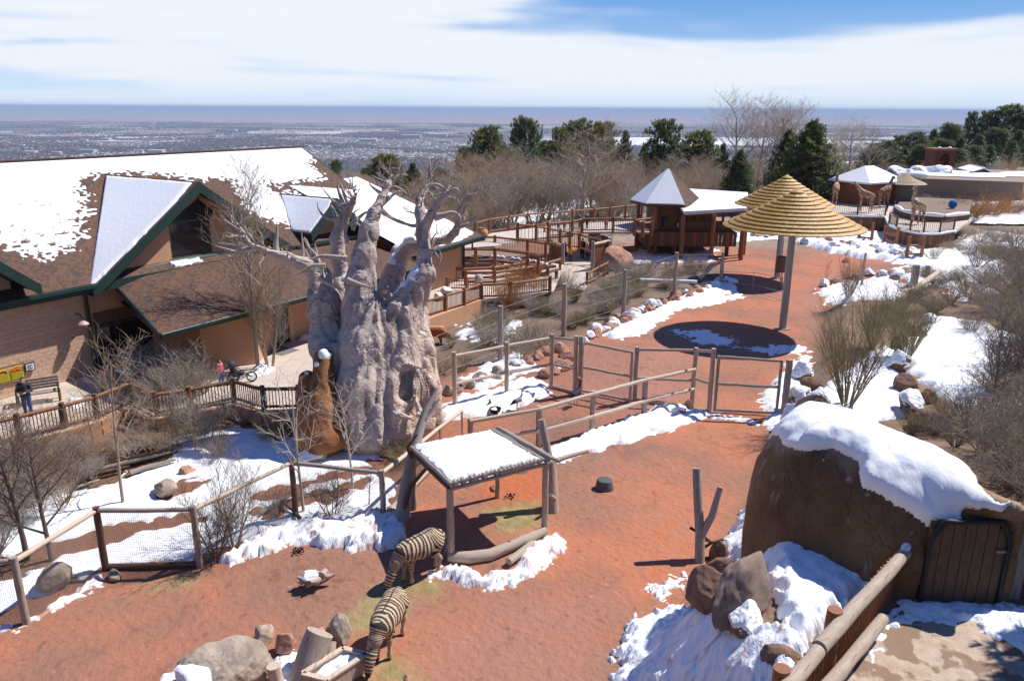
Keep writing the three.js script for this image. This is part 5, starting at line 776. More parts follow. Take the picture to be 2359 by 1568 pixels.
  br([[988, 405], [990, 380], [986, 360]], 0.3, 3); br([[985, 432], [1005, 425], [1022, 432], [1030, 440]], 0.2, 5); br([[985, 432], [1010, 442], [1030, 452], [1048, 456]], 0.2, 4); br([[1030, 446], [1045, 435], [1056, 438], [1052, 452]], -1.1, 4); br([[1000, 500], [1020, 496], [1045, 490], [1058, 498], [1062, 510]], -0.9, 8); br([[1050, 492], [1065, 470], [1078, 450], [1100, 445]], -0.8, 5); br([[1066, 468], [1080, 455], [1078, 440]], -0.8, 3);
  br([[1050, 525], [1080, 515], [1105, 500], [1115, 490]], -0.1, 5); br([[1085, 512], [1095, 498], [1112, 487]], -0.1, 3); br([[982, 612], [1005, 612], [1015, 590], [1012, 575]], -0.8, 5); br([[1010, 595], [1000, 580], [990, 572]], -0.8, 3); br([[975, 640], [960, 650], [945, 640]], -1.2, 5); br([[800, 645], [830, 655], [860, 662]], -1.6, 6); br([[735, 640], [770, 660], [790, 668]], -1.2, 6);
  { const r = rng(12), tw = new MB(); for (const { c } of chains) for (let i = 1; i < c.length; i++) if (c[i][2] <= 20 && c[i][1] < 640) for (let k = 0; k < (c[i][2] < 12 ? 4 : 2); k++) { const q = AT(c[i][0] + (r() - 0.5) * 14, c[i][1] + (r() - 0.5) * 18, BZ + c[i][3]), d = V(r() - 0.5, r() * 0.9 - 0.1, r() - 0.5).normalize(); const go = (p, d, L, rad, lv) => { const P = [p], Rr = [rad]; let e = d.clone(), a = p; for (let j = 1; j <= 4; j++) { e = e.clone().add(V((r() - 0.5) * 0.9, (r() - 0.4) * 0.7, (r() - 0.5) * 0.9)).normalize(); a = a.clone().addScaledVector(e, L / 4); P.push(a); Rr.push(rad * (1 - 0.2 * j)); } tw.tube(P, Rr, 5, true); if (lv < 2) for (let j = 0; j < 2; j++) go(P[2 + j], e.clone().add(V(r() - 0.5, r() - 0.3, r() - 0.5).multiplyScalar(1.4)).normalize(), L * 0.6, rad * 0.6, lv + 1); }; go(q, d, 0.62, 0.045, 0); } part(tree, 'twigs', tw, M.limb).userData.kind = 'stuff'; }
  // snow caught in the forks and on the limbs
  const spots = [[912, 592, 0.9, 22], [925, 575, 0.9, 20], [945, 552, 0.5, 26], [905, 655, -0.7, 20], [925, 637, -0.8, 22], [950, 625, -0.8, 20], [789, 640, 0.2, 16], [812, 560, -0.2, 10], [785, 655, -0.4, 12]].map(a => [AT(a[0], a[1], BZ + a[2]), R(a[3])]);
  part(tree, 'snow', coat(both, (x, y, z, a, b) => { if (b < 0.45) return -1; let h = -1; for (const [q, r] of spots) h = Math.max(h, r - Math.hypot(x - q.x, y - q.y, (z - q.z) * 0.5)); return Math.min(0.12, h * 0.5) * sm(0.4, 0.6, b); }, 0.04), M.snow);
  const gr = new MB(); for (const [u, v0, v1, dz, w] of [[936, 845, 930, -1.45, 24], [972, 855, 925, -1.2, 15]]) { for (let v = v0; v <= v1; v += 3.4) gr.tube([AT(u - w, v, BZ + dz), AT(u + w, v, BZ + dz)], 0.016, 5); } part(tree, 'grille', gr, M.steel).userData.kind = 'stuff';
  // the rust brown mound of sculpted rock against its left side
  const mo = thing('rock_mound', 'rust brown twin peaked mound of rock against the left of the baobab', 'rock mound', G(728, 1005)), mk = bones([[pt(745, 823, -1.6), pt(742, 1010, -2.2), R(20), R(40), 0.2], [pt(706, 872, -1.4), pt(712, 1010, -1.9), R(18), R(34), 0.2], [pt(768, 900, -1.4), pt(775, 1010, -2.0), R(18), R(28), 0.2]], 0.2);
  const mg = nets((x, y, z) => mk(x, y, z) + 0.12 * fbm3(x * 1.6, y * 0.6, z * 1.6, 3) + 0.04 * n3(x * 5, y * 2, z * 5), V(-11.5, -0.4, -33.5), V(-5.5, 5, -27), 0.08);
  const msp = [[745, 815, 11], [733, 838, 9], [706, 852, 12], [760, 820, 7], [740, 908, 8], [718, 990, 10]].map(a => [AT(a[0], a[1], BZ - 1.8), R(a[2])]);
  const msn = coat(mg, (x, y, z, a, b) => { let h = -1; for (const [q, r] of msp) h = Math.max(h, r - Math.hypot(x - q.x, y - q.y, (z - q.z) * 0.6)); return Math.min(0.12, h) - (b < 0.15 ? 0.2 : 0); }, 0.04);
  part(mo, 'stone', colors(fuv(mg, (x, y, z) => [x + 0.4 * z, y]), (x, y, z) => { const n = fbm3(x * 1.2, y * 0.5, z * 1.2, 3); return n > 0.22 ? [0.10, 0.045, 0.018] : mix3([0.30, 0.125, 0.038], [0.19, 0.075, 0.025], clamp(0.5 + 1.5 * n)); }), mat([1, 1, 1], { vertexColors: true, bumpMap: rep(grain, 1.2), bumpScale: 0.05 }));
  part(mo, 'snow', msn, M.snow);
}
function islands(g) {                                 // each connected piece of g by itself
  const I = g.index.array, n = g.attributes.position.count, up = Int32Array.from({ length: n }, (_, i) => i), root = i => { while (up[i] !== i) i = up[i] = up[up[i]]; return i; }; for (let i = 0; i < I.length; i += 3) { const a = root(I[i]); up[root(I[i + 1])] = a; up[root(I[i + 2])] = a; }
  const by = new Map(); for (let i = 0; i < I.length; i += 3) { const r = root(I[i]); if (!by.has(r)) by.set(r, []); by.get(r).push(I[i], I[i + 1], I[i + 2]); }
  return [...by.values()].filter(a => a.length > 60).map(id => { const o = new THREE.BufferGeometry(); o.setAttribute('position', g.attributes.position); o.setIndex(id); const m = mergeIdx(o); m.computeVertexNormals(); return m; });
}
function mergeGeo(a, b) { const n = a.attributes.position.count, o = new THREE.BufferGeometry(); for (const k of ['position', 'normal']) { const f = new Float32Array((n + b.attributes.position.count) * 3); f.set(a.attributes[k].array); f.set(b.attributes[k].array, n * 3); o.setAttribute(k, new THREE.BufferAttribute(f, 3)); } o.setIndex([...a.index.array, ...[...b.index.array].map(i => i + n)]); return o; }

// ---------- the earthen den on its terrace ----------
{
  const den = thing('den', 'rounded brown earthen den with a thick snow cap and plank door', 'animal den', V(9, 3, -16)), A = [7.95, -17.6], B = [8.8, -16.1];
  const dirx = B[0] - A[0], dirz = B[1] - A[1], LL = dirx * dirx + dirz * dirz;
  const axis = (x, z) => { const t = clamp(((x - A[0]) * dirx + (z - A[1]) * dirz) / LL), dx = x - A[0] - t * dirx, dz = z - A[1] - t * dirz; return [t, Math.hypot(dx, dz), (dx * dirz - dz * dirx) / Math.sqrt(LL)]; };
  const f = (x, y, z) => {
    const [t, d] = axis(x, z), Rr = 1.98 - 0.2 * t, H = 3.32 - 0.1 * t, h = Math.max(0, y - 2.5), q = Math.pow(Math.pow(d / Rr, 3) + Math.pow(h / H, 3), 1 / 3);
    let e = (q - 1) * 1.9; e = smin(e, cap(x, y, z, [9.35, 5.1, -15.1], [10.15, 5.3, -14.15], 0.55, 0.14), 0.4); e = smin(e, cap(x, y, z, [9.0, 3.9, -15.4], [9.52, 3.95, -15.15], 1.15, 1.0), 0.5); e = smin(e, cap(x, y, z, [10.42, 2.4, -14.55], [10.36, 5.05, -14.55], 0.24, 0.24), 0.3);
    e += 0.10 * fbm3(x * 0.7, y * 0.7, z * 0.7, 3) + 0.02 * n3(x * 4, y * 3, z * 4);
    const bx = Math.abs(x - 9.42) - 0.86, by = y - 4.98, bz = Math.abs(z + 13.6) - 0.78, rd = 0.3, c = Math.hypot(Math.max(bx + rd, 0), Math.max(by + rd, 0)) - rd + Math.min(0, Math.max(bx + rd, by + rd));
    return -smin(-e, Math.max(c, bz), 0.06);
  };
  const g = nets(f, V(4.9, -0.2, -20.9), V(13.6, 6.2, -12.4), 0.065);
  const dsn = coat(g, (x, y, z, a, b) => { if (y < 4.75 || x < 5.6 || b < 0.12) return -1; const [t, , s] = axis(x, z), al = t + (t === 0 ? -Math.max(0, (A[0] - x) * 0.25) : t === 1 ? Math.max(0, (x - B[0]) * 0.25) : 0), n = 0.22 * fbm3(x * 0.9, 1, z * 0.9, 3) + 0.02 * n3(x * 3, 2, z * 3), front = -1.62 + 0.5 * sm(0.0, 0.5, al) - 0.65 * sm(0.75, 1.05, al), e = Math.min(s - front + (y - 5.6) * 0.9 + n, 0.55 + 0.3 * n - s, 1.26 - al + n, al + 0.36 + n); return e > 0 ? 0.05 + Math.min(0.27, 0.36 * Math.sqrt(e)) + 0.015 * fbm3(x * 1.2, y, z * 1.2) : -0.05; }, 0.05);
  part(den, 'wall', colors(fuv(g, (x, y, z) => [0.777 * x + 0.63 * z, y + 0.6 * (0.777 * z - 0.63 * x)]), (x, y, z) => { const n = fbm3(x * 0.8, y * 0.5, z * 0.8, 3), s = fbm3(x * 4.5, y * 0.4, z * 4.5, 3); let k = mix3([0.115, 0.056, 0.021], [0.215, 0.118, 0.052], clamp(0.5 + 1.3 * n)); if (s > 0.26) k = mix3(k, [0.42, 0.33, 0.25], 0.7 * sm(0.26, 0.4, s)); if (y > 5) k = mix3(k, [0.36, 0.24, 0.155], 0.7 * sm(5, 5.5, y + n)); return k; }), mat([1, 1, 1], { vertexColors: true, rough: 0.8, bumpMap: rep(T.crackB, 0.45), bumpScale: 0.05 }));  // shaded front painted in as darker brown, sunlit upper rim as lighter tan
  part(den, 'snow_cap', dsn, M.snow);
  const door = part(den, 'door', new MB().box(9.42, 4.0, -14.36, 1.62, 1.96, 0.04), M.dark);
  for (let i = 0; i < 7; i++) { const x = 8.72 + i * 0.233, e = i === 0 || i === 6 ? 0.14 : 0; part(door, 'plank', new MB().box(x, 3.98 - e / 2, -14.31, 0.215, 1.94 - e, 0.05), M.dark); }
  const fr = new MB(), q = []; for (let i = 0; i <= 20; i++) { const t = i / 20; q.push(t < 0.35 ? V(8.6, 3 + 1.75 * t / 0.35, -14.26) : t > 0.65 ? V(10.24, 3 + 1.75 * (1 - t) / 0.35, -14.26) : V(8.6 + 0.25 + (t - 0.35) / 0.3 * 1.14, 4.98, -14.26)); } fr.tube(new THREE.CatmullRomCurve3(q).getPoints(60), 0.06, 8, true); part(door, 'frame', fr, M.black);
  part(door, 'hinge', new MB().box(10.1, 4.3, -14.26, 0.2, 0.05, 0.03), M.steel);
  const bw = thing('shade_board_wall', 'dark boards added for the deep shade at the right of the den', 'wall', V(11.4, 3, -14.4)); for (let i = 0; i < 12; i++) part(bw, 'plank', new MB().box(10.75 + i * 0.27, 4.1, -14.55 - i * 0.02, 0.25, 2.3, 0.06), i % 3 ? M.dark : M.grey);  // made-up boards in dark wood, standing for the deep shade beside the den
  // boulders shoring up the bank
  const N = 'red brown boulder shoring the snowy bank below the den';
  const b = (lab, u, v, w, h, d, k, m, o = {}) => rock(lab, u, v, [w, h, d], { k, mat: m, lift: 0.3, ...o });
  b('big flat faced grey brown boulder in the middle of the bank below the den', 1708, 1396, 2.1, 1.35, 1.0, 4, mat([0.25, 0.185, 0.155], { vertexColors: true, rough: 0.95 }), { turn: 0.9 }); b('dark boulder on the left end of the snowy bank beside the forked stump', 1640, 1405, 1.3, 1.15, 0.9, 3, M.redrock, { turn: 2.2 }); b('long dark rock topping the boulders of the bank, snow above it', 1665, 1310, 0.9, 0.42, 0.5, 4, M.redrock, { turn: 0.2 });
  b('small brown boulder with a snow cap below the big flat faced one', 1712, 1458, 0.72, 0.75, 0.6, 5, M.redrock, { snow: true });   
  b('low dark rock in the trampled snow at the bottom of the bank', 1800, 1530, 0.8, 0.4, 0.5, 0, M.redrock); b('dark upright rock between forked stump and snowy bank', 1655, 1290, 0.5, 0.7, 0.4, 6, M.redrock, { turn: 3 });
  for (const [u, v, w, k, s] of [[1848, 870, 1.2, 3, 1], [1840, 935, 1.3, 4, 1], [1868, 900, 1.0, 6, 0], [1825, 975, 1.1, 2, 1], [1868, 960, 1.4, 5, 0], [1885, 935, 1.1, 1, 1], [1850, 990, 0.9, 7, 0]]) b('brown rock stepped between the far pipe gate and the snowy path', u, v, w, w * 0.75, w * 0.8, k, M.redrock, { snow: !!s, group: 'rocks stepped beside the far gate' });
  for (const [u, v, w, k] of [[2075, 800, 0.9, 2], [2070, 850, 1.1, 3], [2085, 900, 1.0, 5], [2100, 950, 1.1, 6], [2110, 780, 0.9, 1], [2140, 750, 0.8, 0], [2118, 985, 0.9, 4], [2140, 925, 0.7, 7]]) b('brown rock in the ledge between the snowy path and the broad snowfield', u, v, w, w * 0.9, w * 0.9, k, M.redrock, { snow: k % 3 === 0, group: 'rocks of the ledge beside the snowfield' });
}
// ---------- log railing in the foreground, on the paved terrace ----------
{
  const y = 4.15, a = GY(2108, 1248, y), b = GY(1888, 1492, y), c = GY(1780, 1625, y), f = thing('log_railing', 'sturdy log railing with dark pickets in the right foreground', 'railing', V(b.x, 3, b.z));
  part(f, 'rail', new MB().log(a, b, 0.125, 0.135, 5, 14), M.log); part(f, 'rail', new MB().log(b.clone().add(V(-0.03, -0.04, 0.03)), c, 0.13, 0.14, 6, 14), M.log);
  const l0 = GY(2035, 1425, 3.45), l1 = GY(1870, 1625, 3.45); part(f, 'bottom_rail', new MB().log(l0, l1, 0.12, 0.13, 7, 14), M.log);
  const d = c.clone().sub(a).normalize(), n = V(-Math.abs(d.z), 0, -Math.abs(d.x) * 0.6).normalize(), L = a.distanceTo(c);
  for (const s of [0.4, 3.75, 5.9]) { const p = a.clone().addScaledVector(d, s).addScaledVector(n, 0.2); part(f, 'post', new MB().log(V(p.x, 2.7, p.z), V(p.x, s < 1 ? 4.2 : 4.32, p.z), s < 1 ? 0.09 : 0.14, s < 1 ? 0.09 : 0.135, Math.round(s * 9), 14), M.red); }
  for (let s = 0.75, i = 0; s < L; s += 0.17, i++) { const p = a.clone().addScaledVector(d, s).addScaledVector(n, 0.13); part(f, 'picket', new MB().log(V(p.x, 3.02, p.z), V(p.x, 4.20 + 0.05 * n2(i * 0.9, 3), p.z), 0.032, 0.028, i + 3, 7), M.board); }
  const sp = new MB(); const g = new THREE.SphereGeometry(1, 22, 14); { const p = g.attributes.position; for (let i = 0; i < p.count; i++) { const x = p.getX(i), yy = p.getY(i), z = p.getZ(i); p.setXYZ(i, x * (0.95 + 0.1 * n3(x * 2, yy * 2, z * 2)), yy, z); } g.scale(0.52, 0.11, 0.11); g.rotateY(-Math.atan2(d.z, d.x)); const q = a.clone().addScaledVector(d, 0.32); g.translate(q.x, q.y + 0.14, q.z); g.computeVertexNormals(); } part(f, 'rail_snow', buv(g), M.snow);
  const wet = colTex(512, 512, (u, v) => { const n = fbm(u * 3, v * 3, 5, 3) + 0.06; let k = mix3([0.36, 0.255, 0.18], [0.50, 0.40, 0.31], clamp(0.5 + fbm(u * 9, v * 9, 4, 9))); if (n > 0.05) k = mix3(k, [0.20, 0.118, 0.07], sm(0.05, 0.14, n) * 0.85); if (n2(u * 90, v * 90, 90) > 0.5) k = mix3(k, [0.11, 0.06, 0.03], 0.5); return k; });
  const P3 = [[1880, 1640], [1985, 1520], [2035, 1440], [2110, 1380], [2480, 1400], [2520, 1660]].map(q => GY(...q, 3.05)), sh = new THREE.Shape(P3.map(p => new THREE.Vector2(p.x, -p.z))), pg = new THREE.ExtrudeGeometry(sh, { depth: 0.1, bevelEnabled: false }); pg.rotateX(-Math.PI / 2); pg.translate(0, 2.955, 0);
  structure('pavement', buv(pg), mat([1, 1, 1], { map: rep(wet, 0.45), rough: 0.8, bumpMap: rep(grain, 2), bumpScale: 0.006 }), 'stained paved path in front of the den door');
}
// ---------- bare trees, shrubs and pines: a few of each grown, then copied ----------
function grow(seed, o) {                              // a leafless tree of height about 1
  const r = rng(seed), wood = new MB(), twig = new MB();
  const bend = (p, d, L, rad, n, wob, lift) => { const P = [p.clone()], R = [rad]; let q = p.clone(), e = d.clone(); for (let i = 1; i <= n; i++) { e.add(V((r() - 0.5) * wob, (r() - 0.5) * wob + lift, (r() - 0.5) * wob)).normalize(); q = q.clone().addScaledVector(e, L / n); P.push(q); R.push(rad * (1 - 0.7 * i / n)); } return [P, R, e]; };
  const go = (p, d, L, rad, lv) => {
    const last = lv >= o.levels, n = lv === 0 ? 6 : last ? 2 : 3, [P, R] = bend(p, d, L, rad, n, lv ? o.wob : 0.12, lv ? o.lift : 0.02);
    (rad > o.thick ? wood : twig).tube(P, R, lv === 0 ? 7 : lv === 1 ? 5 : 3);
    if (last) return;
    const k = o.kids[lv]; for (let i = 0; i < k; i++) {
      const f = lv === 0 ? mix(o.low, 1, (i + r() * 0.7) / k) : mix(0.25, 1, (i + r()) / k), x = f * (P.length - 1), a = Math.min(P.length - 2, Math.floor(x)), q = P[a].clone().lerp(P[a + 1], x - a), t = P[a + 1].clone().sub(P[a]).normalize();
      const th = i * 2.4 + r() * 1.2, side = V(Math.cos(th), 0.1, Math.sin(th)), c = t.clone().multiplyScalar(mix(0.35, 0.9, r())).addScaledVector(side, o.spread * mix(0.7, 1.2, r())).normalize();
      go(q, c, L * (lv === 0 ? o.limb * mix(1.15, 0.55, f) : mix(0.75, 0.45, r())), Math.max(o.min, R[a] * (lv === 0 ? 0.55 : 0.6)), lv + 1);
    }
  };
  for (let s = 0; s < o.stems; s++) { const th = s * 2.4 + r(), a = o.stems > 1 ? mix(0.05, o.fan, Math.sqrt(r())) : 0.04; go(V(o.stems > 1 ? 0.04 * Math.cos(th) : 0, 0, o.stems > 1 ? 0.04 * Math.sin(th) : 0), V(Math.cos(th) * a, 1, Math.sin(th) * a).normalize(), o.tall * (o.stems > 1 ? mix(0.6, 1.1, r()) : 1), o.base, 0); }
  return [wood, twig];
}
const KIND = {
  tree: { levels: 4, kids: [10, 6, 5, 4], low: 0.25, limb: 0.5, spread: 0.75, wob: 0.35, lift: 0.06, stems: 1, tall: 0.86, base: 0.022, thick: 0.0035, min: 0.0014 },
  crowd: { levels: 3, kids: [8, 7, 6], low: 0.2, limb: 0.5, spread: 0.62, wob: 0.3, lift: 0.10, stems: 5, fan: 0.55, tall: 0.72, base: 0.011, thick: 0.003, min: 0.0016 },
  sapling: { levels: 3, kids: [12, 5, 3], low: 0.35, limb: 0.42, spread: 0.8, wob: 0.35, lift: 0.05, stems: 1, tall: 0.9, base: 0.013, thick: 0.003, min: 0.0015 },
  shrub: { levels: 2, kids: [6, 3], low: 0.25, limb: 0.5, spread: 0.6, wob: 0.4, lift: 0.08, stems: 22, fan: 1.0, tall: 0.72, base: 0.008, thick: 1, min: 0.0028 },
  dense: { levels: 2, kids: [7, 4], low: 0.15, limb: 0.5, spread: 0.8, wob: 0.5, lift: 0.03, stems: 32, fan: 1.4, tall: 0.62, base: 0.007, thick: 1, min: 0.0026 },
  willow: { levels: 2, kids: [7, 4], low: 0.2, limb: 0.42, spread: 0.5, wob: 0.32, lift: 0.10, stems: 30, fan: 0.6, tall: 0.85, base: 0.0065, thick: 1, min: 0.0022 },
};
const STOCK = {};
function plant(kind, variant, m, label, pos, h, o = {}) {
  const key = kind + variant, w = o.w || 1;
  if (!STOCK[key]) STOCK[key] = grow(variant * 31 + kind.length * 7 + 3, KIND[kind]).map(b => b.p.length ? b.geo() : null);
  const bush = KIND[kind].thick === 1, t = thing(bush ? 'shrub' : 'bare_tree', label, bush ? 'shrub' : 'tree', pos, o.group, o.turn ?? (pos.x * 7.1 + pos.z * 3.3) % 6.28); t.scale.set(h * w, h, h * w);
  if (STOCK[key][0]) mesh('trunk', STOCK[key][0], o.wood || m, t); if (STOCK[key][1]) mesh(bush ? 'branches' : 'crown', STOCK[key][1], m, t);
  return t;
}
const landY = (x, z) => x > X0 + 1 && x < X1 - 1 && z > Z0 + 2 ? groundY(x, z) : z > -105 ? groundY(clamp(x, X0, X1), z) - 0.3 : hillY(x, z);
function column(u, z, v = 420) { const d = ray(u, v), k = z / d.z, x = d.x * k; return V(x, landY(x, z), z); }

// the belt of bare trees behind the boardwalks
const BELT = [[985, 405, -92], [1010, 385, -97], [1050, 392, -88], [1090, 368, -104], [1135, 358, -98], [1180, 350, -92], [1215, 342, -110], [1260, 362, -96], [1300, 345, -104], [1345, 318, -91], [1385, 342, -108], [1420, 358, -98], [1460, 365, -112], [1500, 372, -105], [1560, 362, -125], [1600, 362, -118], [1640, 350, -130], [1470, 388, -95], [1160, 392, -86], [1115, 415, -82], [1060, 430, -80], [1235, 385, -90], [1285, 385, -88], [1405, 392, -90], [1540, 395, -112], [1590, 400, -108], [1645, 395, -112], [1030, 420, -84], [1140, 385, -90], [1330, 380, -97], [1450, 405, -88], [1195, 372, -100]];
BELT.forEach(([u, v, z], i) => { const b = column(u, z), h = UP(b, v); const tall = i === 9 || i === 5 || i === 3; plant(i % 3 === 2 ? 'crowd' : tall ? 'tree' : 'crowd', i % 4, [M.twigTan, M.twig, M.twigGrey, M.twigTan][i % 4], tall ? ['', '', '', 'pale leafless tree rising above the belt left of the middle pines', '', 'pale leafless tree over the snow strip behind the boardwalk', '', '', '', 'tallest pale leafless tree in front of the middle pines'][i] : 'brownish leafless tree in the belt behind the boardwalks', b, h * 1.05, { w: i % 3 ? 1.15 : 1.3, group: tall ? null : 'leafless trees in the belt behind the boardwalks', wood: tall ? M.twigPale : M.twigGrey }); });
[[1690, 253, -150, 'thin grey leafless tree standing highest left of the big pine'], [1745, 262, -156, 'wispy leafless tree just right of the highest grey one'], [1790, 257, -152, 'pale leafless tree behind the left shoulder of the big pine'], [1818, 272, -160, 'faint leafless tree over the top of the small pine by the big pine'], [1955, 297, -150, 'leafless tree right of the big pine'], [1995, 312, -165, 'leafless tree between the big pine and the hillside pines'], [1925, 318, -170, 'slight leafless tree close behind the big pine']].forEach(([u, v, z, l], i) => { const b = column(u, z); plant('tree', i % 3, i % 2 ? M.twigGrey : M.twigPale, l, b, UP(b, v) * 1.08, { w: 1.0, wood: M.twigGrey }); });

{ const r = rng(61), g = 'leafless trees in the belt behind the boardwalks'; for (let i = 0; i < 46; i++) { const u = mix(985, 1680, (i + r()) / 46), z = -mix(96, 140, r()), v = mix(352, 392, r()) + 12 * Math.sin(u * 0.02), b = column(u, z), h = Math.max(4, UP(b, v)); plant('crowd', i % 4, [M.twig, M.twigTan, M.twigTan][i % 3], 'brownish leafless tree in the belt behind the boardwalks', b, h * 1.05, { w: 1.25, group: g }); }
  for (let i = 0; i < 22; i++) { const u = mix(760, 1010, (i + r()) / 22), z = -mix(116, 230, r()), b = column(u, z); plant('crowd', i % 4, [M.twigTan, M.twig, M.twigPale][i % 3], 'leafless tree below the snowy side house roof', b, Math.max(4, UP(b, mix(384, 402, r()))), { w: 1.3, group: 'leafless trees beyond the side house' }); }
  for (let i = 0; i < 26; i++) { const u = mix(1660, 2030, (i + r()) / 26), z = -mix(114, 190, r()), b = column(u, z); plant('crowd', i % 4, [M.twigTan, M.twig, M.twigGrey][i % 3], 'leafless tree in the grove behind the giraffe yard', b, Math.max(4, UP(b, mix(345, 385, r()))), { w: 1.2, group: 'leafless trees behind the giraffe yard' }); }
  for (let i = 0; i < 18; i++) { const u = mix(2030, 2370, (i + r()) / 18), z = -mix(128, 175, r()), b = column(u, z); plant('crowd', i % 4, [M.twigTan, M.twigRust, M.twigGrey][i % 3], 'bare brown tree below the hillside pines', b, mix(3.5, 6, r()), { w: 1.3, group: 'bare trees below the hillside pines' }); } }
// pines
function pineGeo(seed, o) {
  const r = rng(seed), wood = new MB(), leaf = new MB(); wood.tube([V(0, -0.03, 0), V(0.006, 0.3, 0), V(-0.004, 0.65, 0.004), V(0, 0.97, 0)], [0.024, 0.02, 0.012, 0.003], 8); leaf.col = [1, 1, 1];
  const n = o.n;
  for (let i = 0; i < n; i++) {
    const f = Math.pow((i + r()) / n, 0.85), y = mix(o.low, 0.98, f), th = i * 2.399 + r() * 0.6, prof = o.round ? Math.sqrt(Math.max(0, 1 - Math.pow((f - 0.38) / 0.66, 2))) : Math.pow(1 - f, 0.75) * (0.75 + 0.25 * Math.min(1, f * 6)), L = o.rad * prof * mix(0.6, 1.15, r()) + 0.02; if (r() < 0.06) continue;
    const d = V(Math.cos(th), mix(-0.1, 0.55, f) + 0.2 * (r() - 0.5), Math.sin(th)).normalize(), a = V(0, y - 0.02, 0), e = a.clone().addScaledVector(d, L); e.y += L * 0.12; wood.tube([a, a.clone().lerp(e, 0.55).add(V(0, -0.01, 0)), e], [0.006, 0.004, 0.0015], 3);
    const m = Math.max(3, Math.round(L * o.tuft));
    for (let k = 0; k < m; k++) {
      const g = mix(0.35, 1.05, Math.sqrt(r())), c = a.clone().lerp(e, g).add(V((r() - 0.5) * 0.09 * L / 0.2, (r() - 0.35) * 0.05, (r() - 0.5) * 0.09 * L / 0.2)), s = o.size * mix(0.7, 1.3, r()), tone = mix(0.65, 1.25, r()); leaf.col = [tone * (0.95 + 0.2 * r()), tone, tone * 0.9];
      for (let b = 0; b < 7; b++) { const q = V(r() - 0.5, r() * 0.9 - 0.15, r() - 0.5).normalize().addScaledVector(d, 0.45).normalize(), w = V(q.z, 0.2, -q.x).normalize().multiplyScalar(s * 0.15), t = c.clone().addScaledVector(q, s); leaf.poly([c.clone().sub(w), c.clone().add(w), t.clone().addScaledVector(w, 0.4), t.clone().addScaledVector(w, -0.4)]); }
    }
  }
  return [wood.geo(), leaf.geo()];
}
const NEEDLE = [[0.150, 0.180, 0.056], [0.110, 0.148, 0.056], [0.17, 0.18, 0.050]].map(c => { const m = new THREE.MeshPhysicalMaterial({ vertexColors: true, roughness: 1, transmission: 0.4, thickness: 0, side: THREE.DoubleSide }); m.color.setRGB(...c); return m; }), PBARK = mat([0.10, 0.065, 0.045]);
const PINES = [[11, { n: 110, low: 0.14, rad: 0.30, tuft: 55, size: 0.05, round: true }], [12, { n: 120, low: 0.08, rad: 0.27, tuft: 60, size: 0.045 }], [13, { n: 95, low: 0.2, rad: 0.3, tuft: 50, size: 0.055, round: true }], [14, { n: 300, low: 0.05, rad: 0.36, tuft: 75, size: 0.032 }]].map(a => pineGeo(...a));
function pine(u, v, w, z, label, k, o = {}) { const b = column(u, z), h = UP(b, v), wm = w * pix(b)[2] / FOC, t = thing('pine_tree', label, 'tree', b, o.group, u % 6); const rr = [0.62, 0.56, 0.62, 0.72][k]; t.scale.set(wm / rr, h, wm / rr); mesh('trunk', PINES[k][0], PBARK, t); mesh('crown', PINES[k][1], NEEDLE[o.c ?? u % 3], t); return t; }
[[1125, 300, 82, -135, 'round topped pine furthest left in the row behind the bare belt'], [1207, 280, 74, -142, 'pine with an open round crown second from left behind the belt'], [1290, 305, 62, -147, 'smaller pine left of the tallest middle pines'], [1330, 285, 88, -152, 'broad dark pine at the middle of the horizon row'], [1385, 292, 76, -148, 'dark pine touching the right side of the broad middle one'], [1437, 302, 62, -140, 'cone shaped pine between the middle pines and the lodge'], [1525, 288, 88, -132, 'tall grey green pine rising behind the lodge roof point'], [1605, 310, 92, -136, 'broad yellow green pine right of the lodge roof point'], [1170, 345, 66, -138, 'low pine filling the gap below the two left pines'], [1255, 332, 60, -150, 'low dark pine tucked between the open pine and the middle group'], [1480, 335, 52, -152, 'small far pine left of the tall grey green one'], [1660, 332, 60, -150, 'small pine half hidden by the thin leafless trees'], [1075, 345, 56, -150, 'low olive pine at the left end of the row'], [890, 362, 76, -112, 'dense green juniper pine behind the snowy side house roof'], [952, 376, 70, -108, 'yellow green pine right of the juniper behind the side house'], [775, 374, 34, -150, 'small far pine just over the house roof corner'], [1015, 392, 50, -115, 'dark low pine behind the right limb of the baobab'], [845, 392, 40, -125, 'low green pine over the side house ridge']].forEach(([u, v, w, z, l], i) => pine(u, v, w, z, l, [0, 0, 2, 0, 2, 1, 2, 0, 0, 2, 1, 1, 0, 0, 1, 2, 0, 2][i]));
pine(1862, 278, 170, -108, 'big dark pine, the largest, left of the giraffe plaza', 3, { c: 0 }); pine(1808, 300, 110, -116, 'dark pine with a stepped left edge against the big one', 3, { c: 1 }); pine(1702, 346, 96, -103, 'lower dark pine behind the thatched sunshades', 3, { c: 1 });
{ const b = V(13.7, 3, -14.0), t = thing('pine_tree', 'unseen pine added past the right edge to shade the paved path', 'tree', b); t.scale.set(3.6, 6.6, 3.6); mesh('trunk', PINES[2][0], PBARK, t); mesh('crown', PINES[2][1], NEEDLE[1], t); }  // out of view, added to cast the shadow over the path
